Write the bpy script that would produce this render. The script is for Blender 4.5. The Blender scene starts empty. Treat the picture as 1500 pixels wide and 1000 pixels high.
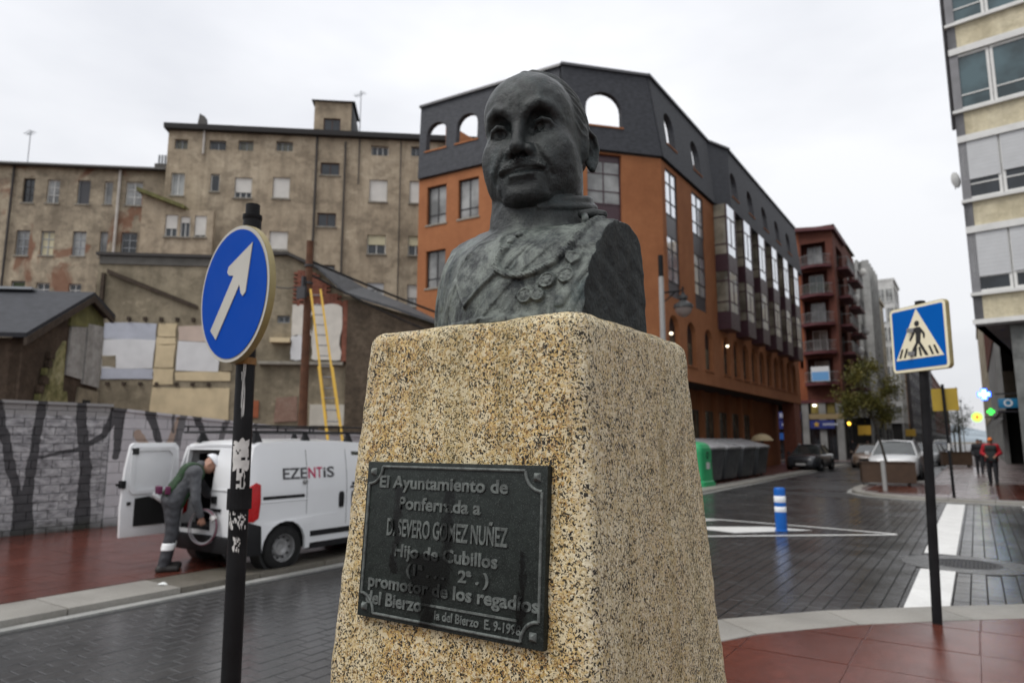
import bpy, bmesh, math, random
import numpy as np
from mathutils import Vector, Matrix
from mathutils.geometry import tessellate_polygon
R = math.radians
random.seed(7)
S = bpy.context.scene
COL = S.collection

# ------------------------------------------------------------------ camera
PITCH, YAW = 8.25, 33.94
cam_d = bpy.data.cameras.new('camera')
cam = bpy.data.objects.new('camera', cam_d)
COL.objects.link(cam)
cam.location = (0, 0, 1.72)
cam.rotation_euler = (R(90 + PITCH), 0, R(YAW))
cam_d.lens = 24
cam_d.sensor_width = 36
cam_d.clip_end = 6000
cam_d.clip_start = 0.05
cam_d.dof.use_dof = True
cam_d.dof.focus_distance = 1.43
cam_d.dof.aperture_fstop = 4.2
cam_d.dof.aperture_blades = 9
S.camera = cam

# ------------------------------------------------------------------ sky, sun, exposure
SUN_EL, SUN_AZ = 58, 200           # overcast: a broad bright patch high behind the left shoulder
world = bpy.data.worlds.new('World')
S.world = world
world.use_nodes = True
wn = world.node_tree
wn.nodes.clear()
w_out = wn.nodes.new('ShaderNodeOutputWorld')
w_bg = wn.nodes.new('ShaderNodeBackground')
w_bg.inputs['Strength'].default_value = 0.1
w_sky = wn.nodes.new('ShaderNodeTexSky')
w_sky.sky_type = 'NISHITA'
w_sky.sun_disc = False
w_sky.sun_elevation = R(SUN_EL)
w_sky.sun_rotation = R(SUN_AZ)
w_sky.air_density = 1.0
w_sky.dust_density = 3.0
w_tc = wn.nodes.new('ShaderNodeTexCoord')
w_map = wn.nodes.new('ShaderNodeMapping')
w_map.inputs['Scale'].default_value = (1.0, 1.0, 2.6)
w_noise = wn.nodes.new('ShaderNodeTexNoise')
w_noise.inputs['Scale'].default_value = 1.7
w_noise.inputs['Detail'].default_value = 5
w_noise.inputs['Roughness'].default_value = 0.5
w_ramp = wn.nodes.new('ShaderNodeValToRGB')
w_ramp.color_ramp.elements[0].position = 0.3
w_ramp.color_ramp.elements[0].color = (5.0, 5.12, 5.45, 1)
w_ramp.color_ramp.elements[1].position = 0.62
w_ramp.color_ramp.elements[1].color = (6.7, 6.76, 6.95, 1)
w_mix = wn.nodes.new('ShaderNodeMix')
w_mix.data_type = 'RGBA'
w_mix.inputs['Factor'].default_value = 0.94
wn.links.new(w_tc.outputs['Generated'], w_map.inputs['Vector'])
wn.links.new(w_map.outputs['Vector'], w_noise.inputs['Vector'])
wn.links.new(w_noise.outputs['Fac'], w_ramp.inputs['Fac'])
wn.links.new(w_sky.outputs['Color'], w_mix.inputs['A'])
# an overcast sky is brighter overhead than at the horizon (smooth all-round law, sky and clouds alike)
w_sep = wn.nodes.new('ShaderNodeSeparateXYZ')
w_law = wn.nodes.new('ShaderNodeMapRange')
w_law.inputs['To Min'].default_value = 1.0
w_law.inputs['To Max'].default_value = 1.6
w_mul = wn.nodes.new('ShaderNodeVectorMath')
w_mul.operation = 'SCALE'
wn.links.new(w_tc.outputs['Generated'], w_sep.inputs[0])
wn.links.new(w_sep.outputs['Z'], w_law.inputs['Value'])
wn.links.new(w_ramp.outputs['Color'], w_mul.inputs[0])
wn.links.new(w_law.outputs['Result'], w_mul.inputs['Scale'])
wn.links.new(w_mul.outputs['Vector'], w_mix.inputs['B'])
wn.links.new(w_mix.outputs['Result'], w_bg.inputs['Color'])
wn.links.new(w_bg.outputs['Background'], w_out.inputs['Surface'])
sun_d = bpy.data.lights.new('sun', 'SUN')
sun_d.energy = 1.5
sun_d.angle = R(28)
sun_d.color = (1.0, 0.97, 0.93)
sun = bpy.data.objects.new('sun', sun_d)
COL.objects.link(sun)
# light arrives from behind the camera, high, a little from the left
_sd = Vector((-0.35, -0.75, 1.35)).normalized()
sun.rotation_euler = _sd.to_track_quat('Z', 'Y').to_euler()
w_sky.sun_rotation = math.atan2(_sd.x, _sd.y)
w_sky.sun_elevation = math.asin(_sd.z)
S.view_settings.view_transform = 'Standard'
S.view_settings.look = 'None'
S.view_settings.exposure = 0.34
S.view_settings.gamma = 1.0
S.view_settings.use_curve_mapping = False
S.cycles.max_bounces = 6
S.cycles.transparent_max_bounces = 8
S.cycles.use_denoising = True

# ------------------------------------------------------------------ materials
class NT:
    """small helper around one material's node tree"""
    def __init__(self, name):
        self.m = bpy.data.materials.new(name)
        self.m.use_nodes = True
        self.t = self.m.node_tree
        self.b = self.t.nodes['Principled BSDF']
        self._co = None
    def n(self, typ, **kw):
        nd = self.t.nodes.new(typ)
        for k, v in kw.items():
            if k.startswith('_'):
                setattr(nd, k[1:], v)
            else:
                key = k.replace('__', ' ')
                nd.inputs[key].default_value = v
        return nd
    def l(self, a, b):
        self.t.links.new(a, b)
    def co(self, kind='Object'):
        tc = self.t.nodes.new('ShaderNodeTexCoord')
        return tc.outputs[kind]
    def pos(self):
        return self.t.nodes.new('ShaderNodeNewGeometry').outputs['Position']
    def mapping(self, vec, scale=(1, 1, 1), loc=(0, 0, 0), rot=(0, 0, 0)):
        mp = self.t.nodes.new('ShaderNodeMapping')
        mp.inputs['Scale'].default_value = scale
        mp.inputs['Location'].default_value = loc
        mp.inputs['Rotation'].default_value = rot
        self.l(vec, mp.inputs['Vector'])
        return mp.outputs['Vector']
    def noise(self, vec, scale, detail=4, rough=0.55, dist=0.0):
        nd = self.n('ShaderNodeTexNoise', Scale=scale, Detail=detail, Roughness=rough, Distortion=dist)
        self.l(vec, nd.inputs['Vector'])
        return nd.outputs['Fac']
    def ramp(self, fac, stops, interp='LINEAR'):
        r = self.t.nodes.new('ShaderNodeValToRGB')
        cr = r.color_ramp
        cr.interpolation = interp
        while len(cr.elements) < len(stops):
            cr.elements.new(0.5)
        for e, (p, c) in zip(cr.elements, stops):
            e.position = p
            e.color = (c, c, c, 1) if isinstance(c, (int, float)) else (*c, 1)
        self.l(fac, r.inputs['Fac'])
        return r.outputs['Color']
    def mix(self, fac, a, b, mode='MIX'):
        nd = self.t.nodes.new('ShaderNodeMix')
        nd.data_type = 'RGBA'
        nd.blend_type = mode
        for key, v in (('Factor', fac), ('A', a), ('B', b)):
            if isinstance(v, (int, float)):
                if key == 'Factor':
                    nd.inputs[0].default_value = v
                else:
                    nd.inputs[key].default_value = (v, v, v, 1)
            elif isinstance(v, tuple):
                nd.inputs[key].default_value = (*v, 1)
            else:
                self.l(v, nd.inputs[0] if key == 'Factor' else nd.inputs[key])
        return nd.outputs['Result']
    def math(self, op, a, b=None, c=None, clamp=False):
        nd = self.t.nodes.new('ShaderNodeMath')
        nd.operation = op
        nd.use_clamp = clamp
        for i, v in enumerate((a, b, c)):
            if v is None:
                continue
            if isinstance(v, (int, float)):
                nd.inputs[i].default_value = v
            else:
                self.l(v, nd.inputs[i])
        return nd.outputs[0]
    def xyz(self, vec):
        nd = self.t.nodes.new('ShaderNodeSeparateXYZ')
        self.l(vec, nd.inputs[0])
        return nd.outputs
    def bump(self, height, strength=0.3, dist=0.01, prev=None):
        b = self.n('ShaderNodeBump', Strength=strength, Distance=dist)
        self.l(height, b.inputs['Height'])
        if prev is not None:
            self.l(prev, b.inputs['Normal'])
        return b.outputs['Normal']
    def set(self, **kw):
        names = {'color': 'Base Color', 'rough': 'Roughness', 'metal': 'Metallic', 'normal': 'Normal', 'spec': 'Specular IOR Level',
                 'emit': 'Emission Color', 'estr': 'Emission Strength', 'coat': 'Coat Weight', 'crough': 'Coat Roughness', 'alpha': 'Alpha', 'trans': 'Transmission Weight'}
        for k, v in kw.items():
            s = self.b.inputs[names[k]]
            if hasattr(v, 'links') or hasattr(v, 'is_linked'):
                self.l(v, s)
            elif isinstance(v, tuple):
                s.default_value = (*v, 1)
            else:
                s.default_value = v
        return self.m

def plain(name, c, rough=0.5, metal=0.0, var=0.0, vs=3.0, bump=0.0, bs=40.0, spec=0.5, coat=0.0):
    t = NT(name)
    co = t.pos()
    if var:
        f = t.noise(co, vs, 5)
        lo = tuple(x * (1 - var) for x in c)
        hi = tuple(min(1, x * (1 + var)) for x in c)
        t.set(color=t.ramp(f, [(0.3, lo), (0.7, hi)]))
        rr = t.ramp(t.noise(co, vs * 2.3, 3), [(0.3, max(0.02, rough - 0.08)), (0.7, min(1, rough + 0.08))])
        t.set(rough=rr)
    else:
        t.set(color=c, rough=rough)
    t.set(metal=metal, spec=spec, coat=coat)
    if bump:
        t.set(normal=t.bump(t.noise(co, bs, 4), bump, 0.01))
    return t.m

def emit(name, c, s):
    t = NT(name)
    return t.set(color=c, rough=0.4, emit=c, estr=s)

def stucco(name, base, dark, light, patch=None, patch_at=0.62, streak=0.35, scale=0.35, bump=0.35):
    """old render: broad blotches, rain streaks, optional patches where other stuff shows"""
    t = NT(name)
    p = t.pos()
    a = t.ramp(t.noise(p, scale, 8, 0.68, 0.1), [(0.32, dark), (0.5, base), (0.68, light)])
    st = t.noise(t.mapping(p, (1.6, 1.6, 0.13)), 1.5, 6, 0.62)
    a = t.mix(t.ramp(st, [(0.46, 0.0), (0.72, streak)]), a, tuple(x * 0.45 for x in dark))
    bl = t.noise(t.mapping(p, (1, 1, 1.3), (7.7, 2.1, 4.4)), scale * 3.6, 9, 0.74, 0.15)
    a = t.mix(t.ramp(bl, [(0.40, min(0.75, streak * 1.3)), (0.52, 0.0)]), a, tuple(x * 0.62 for x in dark))
    a = t.mix(t.ramp(bl, [(0.58, 0.0), (0.66, min(0.7, streak * 1.2))]), a, tuple(min(0.8, x * 1.25) for x in light))
    fine = t.noise(p, 9.0, 5, 0.7)
    a = t.mix(t.ramp(fine, [(0.35, 0.22), (0.6, 0.0)]), a, tuple(x * 0.6 for x in base))
    if patch:
        f = t.noise(t.mapping(p, (1, 1, 0.8), (3.1, 7.7, 1.3)), 0.42, 5, 0.55, 0.6)
        a = t.mix(t.ramp(f, [(patch_at, 0.0), (patch_at + 0.04, 0.75)]), a, patch)
    t.set(color=a, rough=0.88, spec=0.25, normal=t.bump(t.noise(p, 14, 6, 0.7), bump, 0.03))
    return t.m

# ------------------------------------------------------------------ mesh builder
class MB:
    def __init__(self):
        self.v, self.f, self.mi = [], [], []
        self.cur = 0
    def mat(self, i):
        self.cur = i
        return self
    def add(self, vs, fs):
        o = len(self.v)
        self.v += [tuple(p) for p in vs]
        for f in fs:
            self.f.append(tuple(i + o for i in f))
            self.mi.append(self.cur)
        return self
    def box(self, x0, x1, y0, y1, z0, z1):
        vs = [(x, y, z) for z in (z0, z1) for y in (y0, y1) for x in (x0, x1)]
        return self.add(vs, [(0, 2, 3, 1), (4, 5, 7, 6), (0, 1, 5, 4), (2, 6, 7, 3), (0, 4, 6, 2), (1, 3, 7, 5)])
    def hexa(self, bottom, top):
        """two loops of equal length, closed"""
        n = len(bottom)
        fs = [tuple(reversed(range(n))), tuple(range(n, 2 * n))]
        fs += [(i, (i + 1) % n, n + (i + 1) % n, n + i) for i in range(n)]
        return self.add(list(bottom) + list(top), fs)
    def cyl(self, p0, p1, r0, r1=None, n=12, caps=True):
        p0, p1 = Vector(p0), Vector(p1)
        r1 = r0 if r1 is None else r1
        d = (p1 - p0).normalized()
        a = d.orthogonal().normalized()
        b = d.cross(a)
        vs = []
        for p, r in ((p0, r0), (p1, r1)):
            vs += [p + (a * math.cos(2 * math.pi * i / n) + b * math.sin(2 * math.pi * i / n)) * r for i in range(n)]
        fs = [(i, (i + 1) % n, n + (i + 1) % n, n + i) for i in range(n)]
        if caps:
            fs += [tuple(reversed(range(n))), tuple(range(n, 2 * n))]
        return self.add(vs, fs)
    def tube(self, pts, r, n=8, closed=False):
        pts = [Vector(p) for p in pts]
        m = len(pts)
        vs, up = [], None
        for i, p in enumerate(pts):
            q0 = pts[i - 1] if (i > 0 or closed) else p
            q1 = pts[(i + 1) % m] if (i < m - 1 or closed) else p
            d = (q1 - q0).normalized()
            if up is None:
                up = d.orthogonal().normalized()
            a = (up - d * up.dot(d)).normalized()
            up = a
            b = d.cross(a)
            rr = r[i] if isinstance(r, (list, tuple)) else r
            vs += [p + (a * math.cos(2 * math.pi * k / n) + b * math.sin(2 * math.pi * k / n)) * rr for k in range(n)]
        fs = []
        for i in range(m if closed else m - 1):
            j = (i + 1) % m
            fs += [(i * n + k, i * n + (k + 1) % n, j * n + (k + 1) % n, j * n + k) for k in range(n)]
        if not closed:
            fs += [tuple(reversed(range(n))), tuple(range((m - 1) * n, m * n))]
        return self.add(vs, fs)
    def lathe(self, prof, n=20, c=(0, 0, 0), axis='z'):
        vs = []
        for r, h in prof:
            for k in range(n):
                a = 2 * math.pi * k / n
                if axis == 'z':
                    vs.append((c[0] + r * math.cos(a), c[1] + r * math.sin(a), c[2] + h))
                elif axis == 'x':
                    vs.append((c[0] + h, c[1] + r * math.cos(a), c[2] + r * math.sin(a)))
                else:
                    vs.append((c[0] + r * math.cos(a), c[1] + h, c[2] + r * math.sin(a)))
        fs = []
        for i in range(len(prof) - 1):
            fs += [(i * n + k, i * n + (k + 1) % n, (i + 1) * n + (k + 1) % n, (i + 1) * n + k) for k in range(n)]
        return self.add(vs, fs)
    def plate(self, outer, holes=(), y0=0.0, y1=0.2, back=True):
        """a slab in the local xz plane with openings; y0 is the outer face"""
        loops = [list(outer)] + [list(h) for h in holes]
        flat = [p for lp in loops for p in lp]
        tris = tessellate_polygon([[Vector((p[0], p[1], 0)) for p in lp] for lp in loops])
        n = len(flat)
        vs = [(p[0], y0, p[1]) for p in flat] + [(p[0], y1, p[1]) for p in flat]
        fs = [tuple(t) for t in tris]
        if back:
            fs += [tuple(i + n for i in reversed(t)) for t in tris]
        o = 0
        for lp in loops:
            m = len(lp)
            fs += [(o + i, o + (i + 1) % m, n + o + (i + 1) % m, n + o + i) for i in range(m)]
            o += m
        return self.add(vs, fs)
    def xf(self, fn, start=0):
        self.v[start:] = [tuple(fn(*p)) for p in self.v[start:]]
        return self
    def mesh(self, name, mats, smooth=False, bevel=0.0, seg=2, recalc=True, merge=True, angle=40):
        me = bpy.data.meshes.new(name)
        me.from_pydata(self.v, [], self.f)
        mats = mats if isinstance(mats, (list, tuple)) else [mats]
        for m in mats:
            me.materials.append(m)
        me.polygons.foreach_set('material_index', self.mi)
        if recalc or bevel or merge:
            bm = bmesh.new()
            bm.from_mesh(me)
            if merge:
                bmesh.ops.remove_doubles(bm, verts=bm.verts, dist=1e-5)
            bmesh.ops.recalc_face_normals(bm, faces=bm.faces)
            if bevel:
                es = [e for e in bm.edges if len(e.link_faces) == 2 and e.calc_face_angle(0) > R(30)]
                bmesh.ops.bevel(bm, geom=es, offset=bevel, segments=seg, profile=0.6, affect='EDGES', clamp_overlap=True)
            bm.to_mesh(me)
            bm.free()
        if smooth or bevel:
            me.polygons.foreach_set('use_smooth', [True] * len(me.polygons))
            me.set_sharp_from_angle(angle=R(angle))
        me.update()
        return me

def link(name, me, parent=None, loc=None, rz=None, rot=None):
    o = bpy.data.objects.new(name, me)
    COL.objects.link(o)
    if parent is not None:
        o.parent = parent
    if loc is not None:
        o.location = loc
    if rot is not None:
        o.rotation_euler = rot
    elif rz is not None:
        o.rotation_euler = (0, 0, rz)
    return o

def tag(o, label, cat, group=None):
    o['label'] = label
    o['category'] = cat
    if group:
        o['group'] = group
    return o

def thing(name, label, cat, loc=(0, 0, 0), rz=0.0, group=None, rot=None):
    o = bpy.data.objects.new(name, None)
    o.empty_display_size = 0.2
    COL.objects.link(o)
    o.location = loc
    o.rotation_euler = rot if rot else (0, 0, rz)
    return tag(o, label, cat, group)

def struct(name, me, loc=(0, 0, 0)):
    o = link(name, me, None, loc)
    o['kind'] = 'structure'
    return o

def dup(root, loc, rz=None, label=None):
    r = root.copy()
    COL.objects.link(r)
    r.location = loc
    if rz is not None:
        r.rotation_euler = (0, 0, rz)
    if label:
        r['label'] = label
    for ch in list(root.children):
        c = ch.copy()
        COL.objects.link(c)
        c.parent = r
        for g in ch.children:
            d = g.copy()
            COL.objects.link(d)
            d.parent = c
    return r

def arch(cx, z0, w, h, n=10):
    """round-headed opening outline"""
    r = w / 2
    pts = [(cx - r, z0), (cx + r, z0)]
    for i in range(n + 1):
        a = math.pi * i / n
        pts.append((cx + r * math.cos(a), z0 + h - r + r * math.sin(a)))
    return pts

def rect(x0, x1, z0, z1):
    return [(x0, z0), (x1, z0), (x1, z1), (x0, z1)]

# ------------------------------------------------------------------ signed distance modelling (bronze, people)
def surface_nets(fn, lo, hi, h, slab=24):
    lo, hi = np.array(lo, float), np.array(hi, float)
    n = np.ceil((hi - lo) / h).astype(int) + 1
    xs, ys, zs = [lo[i] + h * np.arange(n[i]) for i in range(3)]
    V = np.empty(tuple(n), np.float32)
    for k in range(0, n[2], slab):
        z = zs[k:k + slab]
        X, Y, Z = np.meshgrid(xs, ys, z, indexing='ij')
        V[:, :, k:k + slab] = fn(X.astype(np.float32), Y.astype(np.float32), Z.astype(np.float32))
    V[0], V[-1], V[:, 0], V[:, -1], V[:, :, 0], V[:, :, -1] = 1, 1, 1, 1, 1, 1
    ins = V < 0
    c = [ins[a:n[0] - 1 + a, b:n[1] - 1 + b, d:n[2] - 1 + d] for a in (0, 1) for b in (0, 1) for d in (0, 1)]
    cnt = sum(x.astype(np.uint8) for x in c)
    cell = np.argwhere((cnt > 0) & (cnt < 8))
    idx = -np.ones(tuple(n - 1), np.int64)
    idx[cell[:, 0], cell[:, 1], cell[:, 2]] = np.arange(len(cell))
    acc = np.zeros((len(cell), 3))
    num = np.zeros(len(cell))
    corners = [np.array((a, b, d)) for a in (0, 1) for b in (0, 1) for d in (0, 1)]
    for i in range(8):
        for j in range(i + 1, 8):
            if np.abs(corners[i] - corners[j]).sum() != 1:
                continue
            a, b = cell + corners[i], cell + corners[j]
            va, vb = V[a[:, 0], a[:, 1], a[:, 2]], V[b[:, 0], b[:, 1], b[:, 2]]
            m = (va < 0) != (vb < 0)
            t = np.where(m, va / np.where(m, va - vb, 1), 0)
            acc += np.where(m[:, None], corners[i] + t[:, None] * (corners[j] - corners[i]), 0)
            num += m
    verts = lo + h * (cell + acc / num[:, None])
    faces = []
    for ax in range(3):
        u, w = (ax + 1) % 3, (ax + 2) % 3
        s0, s1 = [slice(None)] * 3, [slice(None)] * 3
        s0[ax], s1[ax] = slice(0, n[ax] - 1), slice(1, n[ax])
        A, B = ins[tuple(s0)], ins[tuple(s1)]
        e = np.argwhere(A != B)
        flip = A[e[:, 0], e[:, 1], e[:, 2]]
        du, dw = np.zeros(3, int), np.zeros(3, int)
        du[u], dw[w] = 1, 1
        q = [e - du - dw, e - dw, e, e - du]
        ids = np.stack([idx[k[:, 0], k[:, 1], k[:, 2]] for k in q], 1)
        ids[~flip] = ids[~flip][:, ::-1]
        faces.append(ids)
    faces = np.concatenate(faces)
    return verts, faces

def nets_mesh(name, fn, lo, hi, h, mat, xf=None):
    v, f = surface_nets(fn, lo, hi, h)
    if xf is not None:
        v = xf(v)
    me = bpy.data.meshes.new(name)
    me.vertices.add(len(v))
    me.vertices.foreach_set('co', np.ascontiguousarray(v, np.float32).ravel())
    me.loops.add(len(f) * 4)
    me.loops.foreach_set('vertex_index', f.astype(np.int32).ravel())
    me.polygons.add(len(f))
    me.polygons.foreach_set('loop_start', np.arange(0, len(f) * 4, 4, dtype=np.int32))
    me.polygons.foreach_set('use_smooth', np.ones(len(f), bool))
    me.update(calc_edges=True)
    me.validate()
    me.materials.append(mat)
    return me

def s_ell(P, c, r):
    x, y, z = P[0] - c[0], P[1] - c[1], P[2] - c[2]
    k0 = np.sqrt((x / r[0]) ** 2 + (y / r[1]) ** 2 + (z / r[2]) ** 2)
    k1 = np.sqrt((x / r[0] ** 2) ** 2 + (y / r[1] ** 2) ** 2 + (z / r[2] ** 2) ** 2) + 1e-9
    return k0 * (k0 - 1) / k1
def s_sph(P, c, r):
    return np.sqrt((P[0] - c[0]) ** 2 + (P[1] - c[1]) ** 2 + (P[2] - c[2]) ** 2) - r
def s_cap(P, a, b, ra, rb=None):
    rb = ra if rb is None else rb
    d = [b[i] - a[i] for i in range(3)]
    L = sum(q * q for q in d) + 1e-12
    t = np.clip(((P[0] - a[0]) * d[0] + (P[1] - a[1]) * d[1] + (P[2] - a[2]) * d[2]) / L, 0, 1)
    return np.sqrt((P[0] - a[0] - t * d[0]) ** 2 + (P[1] - a[1] - t * d[1]) ** 2 + (P[2] - a[2] - t * d[2]) ** 2) - (ra + (rb - ra) * t)
def s_path(P, pts, r, k=0.0):
    d = None
    for i in range(len(pts) - 1):
        ra = r[i] if isinstance(r, (list, tuple)) else r
        rb = r[i + 1] if isinstance(r, (list, tuple)) else r
        e = s_cap(P, pts[i], pts[i + 1], ra, rb)
        d = e if d is None else smin(d, e, k)
    return d
def smin(a, b, k):
    if k <= 0:
        return np.minimum(a, b)
    h = np.maximum(k - np.abs(a - b), 0) / k
    return np.minimum(a, b) - h * h * k * 0.25
def smax(a, b, k):
    return -smin(-a, -b, k)
def sstep(a, b, x):
    t = np.clip((x - a) / (b - a), 0, 1)
    return t * t * (3 - 2 * t)
# ------------------------------------------------------------------ the bronze bust on its granite pedestal
K = 0.8333
PED = Vector((-0.8542, 1.3667, 1.955))          # middle of the pedestal's top

def bronze():
    t = NT('patinated_bronze')
    p = t.co('Object')
    n1 = t.noise(p, 12, 9, 0.72, 0.5)
    base = t.ramp(n1, [(0.34, (0.004, 0.006, 0.007)), (0.50, (0.011, 0.015, 0.016)), (0.60, (0.028, 0.036, 0.036)), (0.70, (0.075, 0.09, 0.085))])
    z = t.xyz(p)[2]
    # the chest has weathered paler than the head
    chest = t.ramp(t.math('ADD', z, t.math('MULTIPLY', t.noise(p, 9, 5), 0.10)), [(0.265, 1.0), (0.315, 0.12)])
    pale = t.ramp(t.noise(t.mapping(p, (1, 1, 0.75), (1.2, 3.4, 0.7)), 20, 10, 0.78, 0.5), [(0.40, 0.0), (0.60, 1.0)])
    base = t.mix(t.math('MULTIPLY', t.math('MULTIPLY', pale, chest), 0.85), base, (0.19, 0.215, 0.19))
    streak = t.ramp(t.noise(t.mapping(p, (48, 48, 5.0)), 1.0, 7, 0.7), [(0.53, 0.0), (0.70, 1.0)])
    base = t.mix(t.math('MULTIPLY', streak, 0.15), base, (0.08, 0.105, 0.10))
    teal = t.ramp(t.noise(t.mapping(p, (1, 1, 0.6), (2.2, 0.4, 5.1)), 10, 7, 0.68), [(0.54, 0.0), (0.70, 0.55)])
    base = t.mix(teal, base, (0.028, 0.058, 0.062))
    pits = t.ramp(t.noise(p, 130, 5, 0.75), [(0.33, 1.0), (0.40, 0.0)])
    base = t.mix(t.math('MULTIPLY', pits, 0.8), base, (0.004, 0.005, 0.005))
    specks = t.ramp(t.noise(t.mapping(p, (1, 1, 1), (5, 3, 9)), 160, 4, 0.65), [(0.64, 0.0), (0.70, 1.0)])
    base = t.mix(t.math('MULTIPLY', specks, 0.4), base, (0.17, 0.19, 0.17))
    base = t.mix(t.math('SUBTRACT', 1.0, chest), base, t.mix(1.0, base, (0.62, 0.64, 0.64), 'MULTIPLY'))
    rough = t.ramp(t.noise(p, 26, 7, 0.7), [(0.3, 0.25), (0.7, 0.52)])
    b1 = t.bump(t.noise(p, 42, 9, 0.72), 0.75, 0.008)
    b2 = t.bump(pits, 0.25, -0.003, b1)
    return t.set(color=base, rough=rough, metal=0.0, spec=0.36, normal=b2)

def granite():
    t = NT('yellow_granite')
    p = t.co('Object')
    warp = t.n('ShaderNodeTexNoise', Scale=120.0, Detail=3)
    t.l(p, warp.inputs['Vector'])
    wv = t.n('ShaderNodeVectorMath', _operation='MULTIPLY_ADD')
    t.l(warp.outputs['Color'], wv.inputs[0])
    wv.inputs[1].default_value = (0.010, 0.010, 0.010)
    t.l(p, wv.inputs[2])
    v1 = t.n('ShaderNodeTexVoronoi', Scale=245.0, Randomness=1.0)
    t.l(wv.outputs[0], v1.inputs['Vector'])
    r1 = t.xyz(v1.outputs['Color'])[0]
    v2 = t.n('ShaderNodeTexVoronoi', Scale=560.0, Randomness=1.0)
    t.l(wv.outputs[0], v2.inputs['Vector'])
    r2 = t.xyz(v2.outputs['Color'])[1]
    tone = t.noise(t.mapping(p, (1, 1, 0.7), (4.3, 1.7, 0)), 5, 6, 0.62)
    stain = t.ramp(tone, [(0.40, 0.0), (0.55, 1.0)])
    grain = t.ramp(r1, [(0.0, (0.62, 0.53, 0.34)), (0.20, (0.68, 0.60, 0.42)), (0.40, (0.48, 0.36, 0.17)), (0.54, (0.74, 0.70, 0.58)), (0.72, (0.27, 0.165, 0.055)), (0.88, (0.64, 0.54, 0.35))], 'CONSTANT')
    rust = t.ramp(r1, [(0.0, (0.55, 0.37, 0.125)), (0.24, (0.36, 0.19, 0.045)), (0.44, (0.66, 0.50, 0.23)), (0.60, (0.20, 0.095, 0.026)), (0.80, (0.52, 0.35, 0.12))], 'CONSTANT')
    c = t.mix(t.math('MULTIPLY', stain, 0.86), grain, rust)
    small = t.ramp(r2, [(0.0, (0.76, 0.72, 0.60)), (0.4, (0.56, 0.45, 0.26)), (0.75, (0.32, 0.22, 0.10))], 'CONSTANT')
    c = t.mix(t.ramp(t.xyz(v2.outputs['Color'])[0], [(0.62, 0.0), (0.63, 0.8)], 'CONSTANT'), c, small)
    # pale quartz lumps
    v3 = t.n('ShaderNodeTexVoronoi', Scale=115.0, Randomness=1.0)
    t.l(wv.outputs[0], v3.inputs['Vector'])
    q = t.ramp(t.xyz(v3.outputs['Color'])[0], [(0.72, 0.0), (0.73, 0.8)], 'CONSTANT')
    c = t.mix(q, c, t.mix(t.noise(p, 260, 3, 0.6), (0.60, 0.52, 0.36), (0.80, 0.76, 0.66)))
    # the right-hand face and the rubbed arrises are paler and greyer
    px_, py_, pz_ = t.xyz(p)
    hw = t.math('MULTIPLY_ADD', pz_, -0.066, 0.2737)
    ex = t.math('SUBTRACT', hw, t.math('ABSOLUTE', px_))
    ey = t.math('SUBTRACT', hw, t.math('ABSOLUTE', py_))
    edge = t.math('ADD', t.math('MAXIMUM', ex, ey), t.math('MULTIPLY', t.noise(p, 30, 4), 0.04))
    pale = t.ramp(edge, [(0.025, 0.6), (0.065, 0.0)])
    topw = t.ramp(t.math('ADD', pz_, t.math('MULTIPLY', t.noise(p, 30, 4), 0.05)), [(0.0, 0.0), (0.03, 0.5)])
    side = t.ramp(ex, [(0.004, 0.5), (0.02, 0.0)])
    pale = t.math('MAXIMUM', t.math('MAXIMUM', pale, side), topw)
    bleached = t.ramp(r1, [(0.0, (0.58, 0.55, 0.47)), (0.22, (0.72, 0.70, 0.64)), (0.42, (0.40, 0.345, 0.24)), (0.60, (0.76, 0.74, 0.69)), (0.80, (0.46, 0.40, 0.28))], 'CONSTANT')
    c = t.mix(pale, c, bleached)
    # mica, in clusters
    cl = t.ramp(t.noise(p, 30, 4, 0.65), [(0.36, 0.08), (0.64, 0.36)])
    v4 = t.n('ShaderNodeTexVoronoi', Scale=390.0, Randomness=1.0)
    t.l(wv.outputs[0], v4.inputs['Vector'])
    mica = t.math('LESS_THAN', t.xyz(v4.outputs['Color'])[2], cl)
    c = t.mix(mica, c, (0.016, 0.014, 0.011))
    mica1 = t.math('LESS_THAN', t.xyz(v1.outputs['Color'])[2], t.math('MULTIPLY', cl, 0.16))
    c = t.mix(mica1, c, (0.022, 0.018, 0.012))
    # olive algae in runs
    run = t.ramp(t.noise(t.mapping(p, (11, 11, 1.0), (1.5, 2.2, 0.4)), 1.0, 6, 0.65), [(0.50, 0.0), (0.70, 0.6)])
    c = t.mix(t.math('MULTIPLY', run, 0.75), c, (0.23, 0.18, 0.065))
    c = t.mix(1.0, c, (1.0, 0.955, 0.80), 'MULTIPLY')
    h = t.math('ADD', t.math('MULTIPLY', r1, 0.5), t.math('MULTIPLY', t.noise(p, 110, 6, 0.75), 1.2))
    h = t.math('SUBTRACT', h, t.math('MULTIPLY', mica, 0.35))
    return t.set(color=c, rough=0.6, spec=0.4, normal=t.bump(h, 0.8, 0.0035))

M_BRONZE = bronze()
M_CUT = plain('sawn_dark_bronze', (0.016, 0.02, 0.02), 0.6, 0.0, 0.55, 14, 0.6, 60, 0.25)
M_GRAN = granite()

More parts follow.
